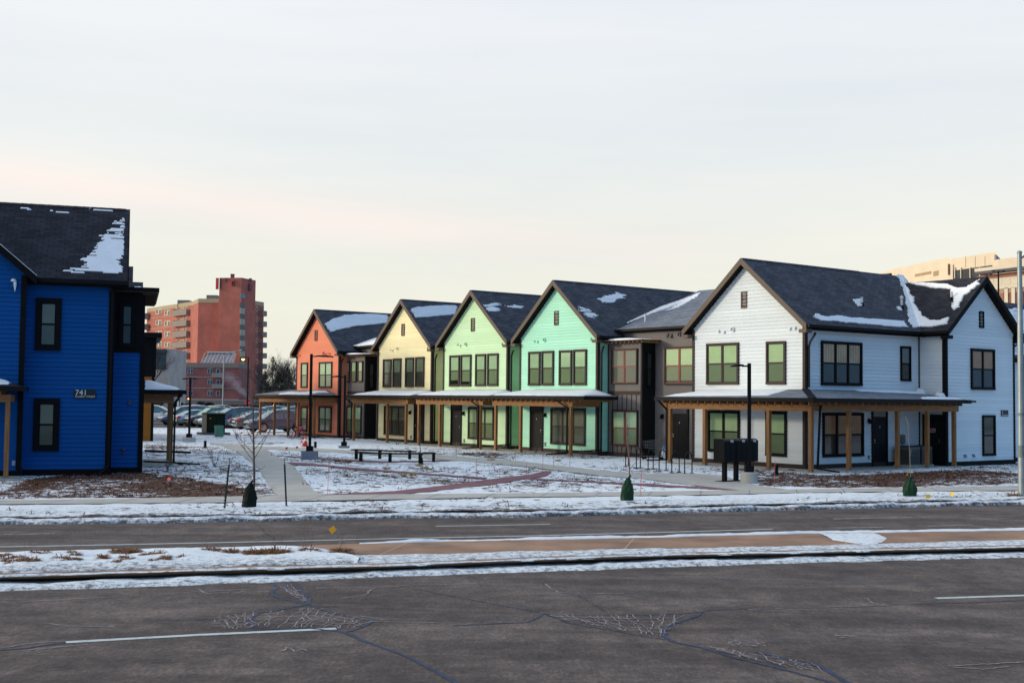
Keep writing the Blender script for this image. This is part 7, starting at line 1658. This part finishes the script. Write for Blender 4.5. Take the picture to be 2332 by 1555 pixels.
# long low deck across the car park
t = thing('parking_deck', 'long low grey concrete deck behind the car park', 'parking deck', (at(500,900,205).x, 205, 0)); ORG = Vector((at(500,900,205).x, 205, 0))
q0, q1 = at(340,909,205), at(690,909,205); b = MB(); b.box(q0.x,q1.x,205,222,1.25,q0.z); bld(b, 'slab', pm('deck_concrete', (.16,.145,.135), .9, .12, .5), t)
b = MB()
for x in np.arange(q0.x, q1.x, 4.2): b.box(x,x+.5,205.2,206,-.1,1.249)
bld(b, 'columns', pm('deck_concrete', (.16,.145,.135), .9), t); b = MB(); b.box(q0.x,q1.x,214,214.3,-.1,1.248); bld(b, 'back_wall', pm('deck_dark', (.02,.02,.022), .9), t)
for x in (429, 623): q = at(x, 908 if x < 500 else 923, 200); b = MB(); b.lathe([(.05,-.08),(.11,0),(.05,.08)], (q.x,q.y,q.z), 8); bld(b, 'deck_lamp', emit('deck_lamp_glow', (1,.40,.12), 6.0), t)
# pale stone building behind the ochre house
t = thing('stone_building', 'pale stone building with a tall dark framed window, behind the blue house porch', 'building', (at(360,900,180).x, 180, 0)); ORG = Vector((at(360,900,180).x, 180, 0))
A3, B3 = at(300,900,180), at(385.5,900,180); W3 = VF(A3, B3); zt3 = at(370,794,180).z; b = MB(); b.prism([Vector((p.x,p.y,-.5)) for p in (A3, B3, B3+Vector((0,9,0)), A3+Vector((0,9,0)))], (0,0,zt3+.5)); bld(b, 'wall', brick_mat('pale_stone', (.42,.38,.35), (.36,.33,.31), (.46,.43,.40), .5, .2), t)
b = MB(); W3.pxbox(b, 340, 378, 804, 841, 0, .12); w = bld(b, 'window', pm('brown_frame', (.10,.05,.03), .6), t); b = MB()
for x0, x1 in ((342,358.5),(361,375.5)): b = MB(); W3.pxbox(b, x0, x1, 806, 838.5, .121, .14); bld(b, 'glass', glass_dark('stone_glass', (.03,.06,.065), .05), w)
b = MB(); W3.pxbox(b, 340, 380, 795.5, 804, .0, .3); bld(b, 'lintel', pm('dark_green_lintel', (.03,.055,.045), .7), t)
b = MB(); W3.pxbox(b, 330, 386, 899, 904, 0, 1.2); bld(b, 'canopy', pm('canopy_grey', (.15,.14,.15), .8), t); b = MB(); W3.pxbox(b, 351, 372, 912, 930, 0, .1); bld(b, 'door', pm('stone_door', (.02,.02,.02), .7), t)
# ================================================================== CREAM AND BRICK OFFICE BLOCK AT THE RIGHT
M_cream = pm('cream_panel', (.74,.62,.45), .8, .06, .3); M_cbr = brick_mat('office_brick', (.38,.13,.075), (.32,.10,.06), (.36,.22,.16)); M_darkg = glass_dark('office_glass', (.02,.022,.028), .06); M_creamw = pm('pale_panel', (.66,.58,.44), .7, .05, .3)
t = thing('office_building', 'cream and brick office building rising behind the white street gable', 'office building', (at(2200,900,240).x, 240, 0)); ORG = Vector((at(2200,900,240).x, 240, 0))
def slab(px0, Y0, px1, Y1, yt0, name, mat, depth=25, zb=-1, yt_ref=None):
    a, c = at(px0, 900, Y0), at(px1, 900, Y1); z = at(px0, yt0, Y0).z; b = MB(); b.prism([Vector((p.x,p.y,zb)) for p in (a, c, c+Vector((0,depth,0)), a+Vector((0,depth,0)))], (0,0,z-zb)); o = bld(b, name, mat, t); return VF(a, c), o
WA, o1 = slab(2028, 275, 2165, 250, 614.5, 'wall', M_cream); 
for x0, x1, y0, y1 in ((2084,2121,621,627),(2126,2160,615,626)): b = MB(); WA.pxbox(b, x0, x1, y0, y1, 0, .06); bld(b, 'panel', pm('tan_panel', (.40,.28,.15), .8), t)
WB_, o2 = slab(2171, 248, 2272, 236, 589, 'penthouse', M_cream); b = MB(); WB_.pxbox(b, 2171.5, 2271.5, 609.5, 634, 0, .15); g_ = bld(b, 'window_strip', M_darkg, o2); b = MB()
for x in (2176,2190,2211,2233,2254,2266): WB_.pxbox(b, x, x+1.5, 609, 634, .0, .35)
bld(b, 'mullions', M_cream, g_); b = MB()
for x in (2199,2221,2243): WB_.pxbox(b, x, x+.5, 584, 609, 0, .05)
bld(b, 'panel_joints', pm('joint_tan', (.30,.22,.13), .8), o2)
WC_, o3 = slab(2160, 249, 2172, 247.5, 603.5, 'stair_head', M_cream); b = MB(); WC_.pxbox(b, 2161, 2163.5, 601, 626, 0, .3); bld(b, 'pier', pm('brown_pier', (.16,.10,.07), .8), o3)
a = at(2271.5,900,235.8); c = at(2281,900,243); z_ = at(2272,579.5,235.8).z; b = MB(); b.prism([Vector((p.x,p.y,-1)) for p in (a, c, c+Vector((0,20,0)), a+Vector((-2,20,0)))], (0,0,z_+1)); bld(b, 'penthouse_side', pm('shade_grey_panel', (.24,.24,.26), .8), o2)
WD_, o4 = slab(2276, 234, 2420, 222, 590.5, 'upper_storey', M_cream); b = MB(); WD_.pxbox(b, 2285, 2312, 603, 612, 0, .06); WD_.pxbox(b, 2326, 2400, 600, 607, 0, .06); bld(b, 'panel', pm('tan_panel', (.40,.28,.15), .8), o4)
# nearer brick front
WE_, o5 = slab(2236, 215, 2480, 195, 628, 'brick_front', M_cbr); b = MB(); WE_.pxbox(b, 2236, 2480, 624.5, 651, .05, .3); fb = bld(b, 'frieze', M_creamw, o5)
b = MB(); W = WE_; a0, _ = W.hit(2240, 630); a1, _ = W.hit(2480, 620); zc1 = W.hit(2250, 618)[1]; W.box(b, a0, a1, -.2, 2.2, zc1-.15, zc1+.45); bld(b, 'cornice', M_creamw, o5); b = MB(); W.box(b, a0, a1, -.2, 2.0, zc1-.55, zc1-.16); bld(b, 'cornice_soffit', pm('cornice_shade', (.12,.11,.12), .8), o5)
b = MB()
for x in np.arange(2250, 2340, 19.5): W.pxbox(b, x, x+15, 636-(x-2250)*.05, 650-(x-2250)*.05, .30, .34)
bld(b, 'window_strip', pm('lit_blind_panel', (.62,.56,.42), .4), fb); b = MB(); W.pxbox(b, 2236, 2480, 651.5, 661.5, .02, .12); bld(b, 'band', pm('pink_stone', (.40,.25,.17), .8), o5)
for x in (2290,2306,2323,2340): b = MB(); W.pxbox(b, x, x+8, 655-(x-2290)*.05, 710, .13, .3); w = bld(b, 'window', M_creamw, o5); b = MB(); W.pxbox(b, x-2.5, x-.4, 664, 710, .02, .2); bld(b, 'reveal', M_cblk, w)
# ================================================================== FAR TREES
M_needle = pm('spruce_needles', (.008,.015,.010), .8, .5, 3, spec=.1); M_twig = pm('bare_twigs', (.060,.050,.052), .9, .3, 3, spec=.1); M_hedge = pm('dark_hedge', (.008,.012,.009), .9, .5, 3)
def bare_tree(lab, px, Y, ytop, seed, n0=7, depth=4, w=1.0, mat=M_twig, grp='bare trees behind the car park'):
    q = at(px, 900, Y); q.z = 0; rnd = random.Random(seed); H = at(px, ytop, Y).z; t = thing('bare_tree', lab, 'tree', q, 0, grp); b = MB(); b.tube([(0,0,-.2),(.1,0,H*.3),(.0,.1,H*.62)], [.28,.2,.09], 7); b.build('trunk', M_barkg, t)
    b = MB()
    for i in range(n0):
        a = rnd.uniform(0, 6.28); z = H*rnd.uniform(.22, .6); d = Vector((math.cos(a)*w, math.sin(a)*w, rnd.uniform(.7, 1.5))).normalized(); twigs(b, Vector((0,0,z)), d, (H-z)*rnd.uniform(.5, .75), .10, depth, rnd, .65, 4, .2, 3, 4)
    b.build('crown', mat, t)
def spruce(lab, px, Y, ytop, rad, seed):
    q = at(px, 900, Y); q.z = 0; rnd = random.Random(seed); H = at(px, ytop, Y).z; t = thing('spruce_tree', lab, 'tree', q, 0, 'spruces behind the car park'); b = MB(); b.tube([(0,0,-.2),(0,0,H)], [.22,.03], 6); b.build('trunk', M_barkg, t); b = MB()
    for i in range(2600):
        s = rnd.random()**.8; z = H*(.06+.94*s); rr = rad*(1-s)**.85*(.25+.75*rnd.random()**.5)*(1+.25*math.sin(z*5.5)); a = rnd.uniform(0, 6.28); c = Vector((rr*math.cos(a), rr*math.sin(a), z-rr*.25)); L_ = rnd.uniform(.25, .6)*(1.2-s*.7); d = Vector((math.cos(a), math.sin(a), rnd.uniform(-.5,.25))).normalized()*L_; sd = Vector((-math.sin(a), math.cos(a), rnd.uniform(-.4,.4)))*L_*.35
        b.add([c-sd*.5, c+sd*.5, c+d+Vector((0,0,rnd.uniform(-.1,.1)))], [(0,1,2)])
    b.build('crown', M_needle, t)
spruce('dark pointed spruce between the brick tower and the coral house', 620, 205, 812, 3.4, 1); spruce('shorter dark spruce left of the coral house wall', 654, 215, 835, 3.2, 2); spruce('low dark spruce beside the brick tower balconies', 604, 225, 845, 2.6, 3); spruce('broad dark evergreen close behind the coral porch roof', 637, 195, 852, 3.6, 4)
for i, (px, Y, yt, sd, lab) in enumerate(((600,240,822,1,'tall bare tree beside the tower balconies'),(632,250,828,2,'bare tree rising behind the pointed spruce'),(648,235,822,3,'bare tree with a pale crown right of the pointed spruce'),(665,240,828,4,'bare tree half hidden by the coral gable'),(684,250,840,5,'bare tree behind the coral house'))): bare_tree(lab, px, Y, yt, sd)
bare_tree('bare tree in front of the tower, over the stone building', 347, 165, 772, 11, 6, 3, 1.1, M_barkr if False else M_twig)
q0, q1 = at(386,900,170), at(486,900,170); b = MB(); rnd = random.Random(8)
for i in range(5200):
    x = rnd.uniform(q0.x, q1.x); hh = 1.70+.22*math.sin(x*1.7)+.15*math.sin(x*4.1); c = Vector((x, 170+rnd.uniform(-.9,.9), rnd.uniform(0, hh))); s = rnd.uniform(.06,.16); d1 = Vector((rnd.uniform(-1,1),rnd.uniform(-1,1),rnd.uniform(-1,1)))*s; d2 = Vector((rnd.uniform(-1,1),rnd.uniform(-1,1),rnd.uniform(-1,1)))*s; b.add([c-d1, c+d2, c+d1, c-d2], [(0,1,2,3)])
o = b.build('hedge', M_hedge, None); tag(o, 'dark clipped hedge in front of the low concrete deck', 'hedge')
# wooded rise far behind: one mass
b = MB(); rnd = random.Random(5)
for i in range(9000):
    px = rnd.uniform(586, 700); Y = rnd.uniform(255, 320); q = at(px, 900, Y); hh = rnd.random()**.7*(7+2.0*math.sin(px*.11)); L_ = rnd.uniform(.4,1.3); a = rnd.uniform(-.9,.9); d = Vector((math.sin(a)*L_, 0, math.cos(a)*L_)); s = Vector((.035,0,0)); c = Vector((q.x,q.y,hh)); b.add([c-s, c+s, c+d], [(0,1,2)])
struct(b.build('distant_wood', M_twig), 'stuff')
# ================================================================== STEAM
p0, p1 = at(568,908,190), at(508,846,190); ax_ = p1-p0; b = MB()
b.tube([p0-ax_*.02, p0+ax_*.35, p0+ax_*.7, p0+ax_*1.05], [.9,2.0,2.7,3.0], 14); st = b.build('steam', bpy.data.materials.new('steam_vapour'), None); struct(st, 'stuff')
m = st.data.materials[0]; m.use_nodes = True; nt = m.node_tree; nt.nodes.remove(nt.nodes['Principled BSDF']); pv = N(nt, 'ShaderNodeVolumePrincipled'); pv.inputs['Color'].default_value = (.80,.80,.90,1)
geo = N(nt, 'ShaderNodeNewGeometry'); rel = N(nt, 'ShaderNodeVectorMath', operation='SUBTRACT'); rel.inputs[1].default_value = p0; L(nt, geo.outputs['Position'], rel.inputs[0])
dt = N(nt, 'ShaderNodeVectorMath', operation='DOT_PRODUCT'); dt.inputs[1].default_value = ax_.normalized(); L(nt, rel.outputs[0], dt.inputs[0])
pj = N(nt, 'ShaderNodeVectorMath', operation='SCALE'); pj.inputs[0].default_value = ax_.normalized(); L(nt, dt.outputs['Value'], pj.inputs['Scale'])
pr_ = N(nt, 'ShaderNodeVectorMath', operation='DISTANCE'); L(nt, rel.outputs[0], pr_.inputs[0]); L(nt, pj.outputs[0], pr_.inputs[1])
rad = N(nt, 'ShaderNodeMath', operation='MULTIPLY_ADD'); rad.inputs[1].default_value = 1.9/ax_.length; rad.inputs[2].default_value = .55; L(nt, dt.outputs['Value'], rad.inputs[0])
q_ = N(nt, 'ShaderNodeMath', operation='DIVIDE'); L(nt, pr_.outputs['Value'], q_.inputs[0]); L(nt, rad.outputs[0], q_.inputs[1])
n1 = N(nt, 'ShaderNodeTexNoise', i_Scale=.75, i_Detail=6.0, i_Roughness=.65, i_Distortion=.8); L(nt, geo.outputs['Position'], n1.inputs['Vector'])
sm = N(nt, 'ShaderNodeMath', operation='MULTIPLY_ADD'); sm.inputs[1].default_value = -.62; L(nt, q_.outputs[0], sm.inputs[0]); L(nt, n1.outputs['Fac'], sm.inputs[2])
mr = N(nt, 'ShaderNodeMapRange', interpolation_type='SMOOTHSTEP'); mr.inputs['From Min'].default_value = .08; mr.inputs['From Max'].default_value = .6; mr.inputs['To Max'].default_value = .8; L(nt, sm.outputs[0], mr.inputs['Value'])
td = N(nt, 'ShaderNodeMapRange'); td.inputs['From Min'].default_value = 0; td.inputs['From Max'].default_value = ax_.length; td.inputs['To Min'].default_value = 1.1; td.inputs['To Max'].default_value = 0.05; L(nt, dt.outputs['Value'], td.inputs['Value'])
dm = N(nt, 'ShaderNodeMath', operation='MULTIPLY'); L(nt, mr.outputs[0], dm.inputs[0]); L(nt, td.outputs[0], dm.inputs[1]); L(nt, dm.outputs[0], pv.inputs['Density']); L(nt, pv.outputs[0], nt.nodes['Material Output'].inputs['Volume'])
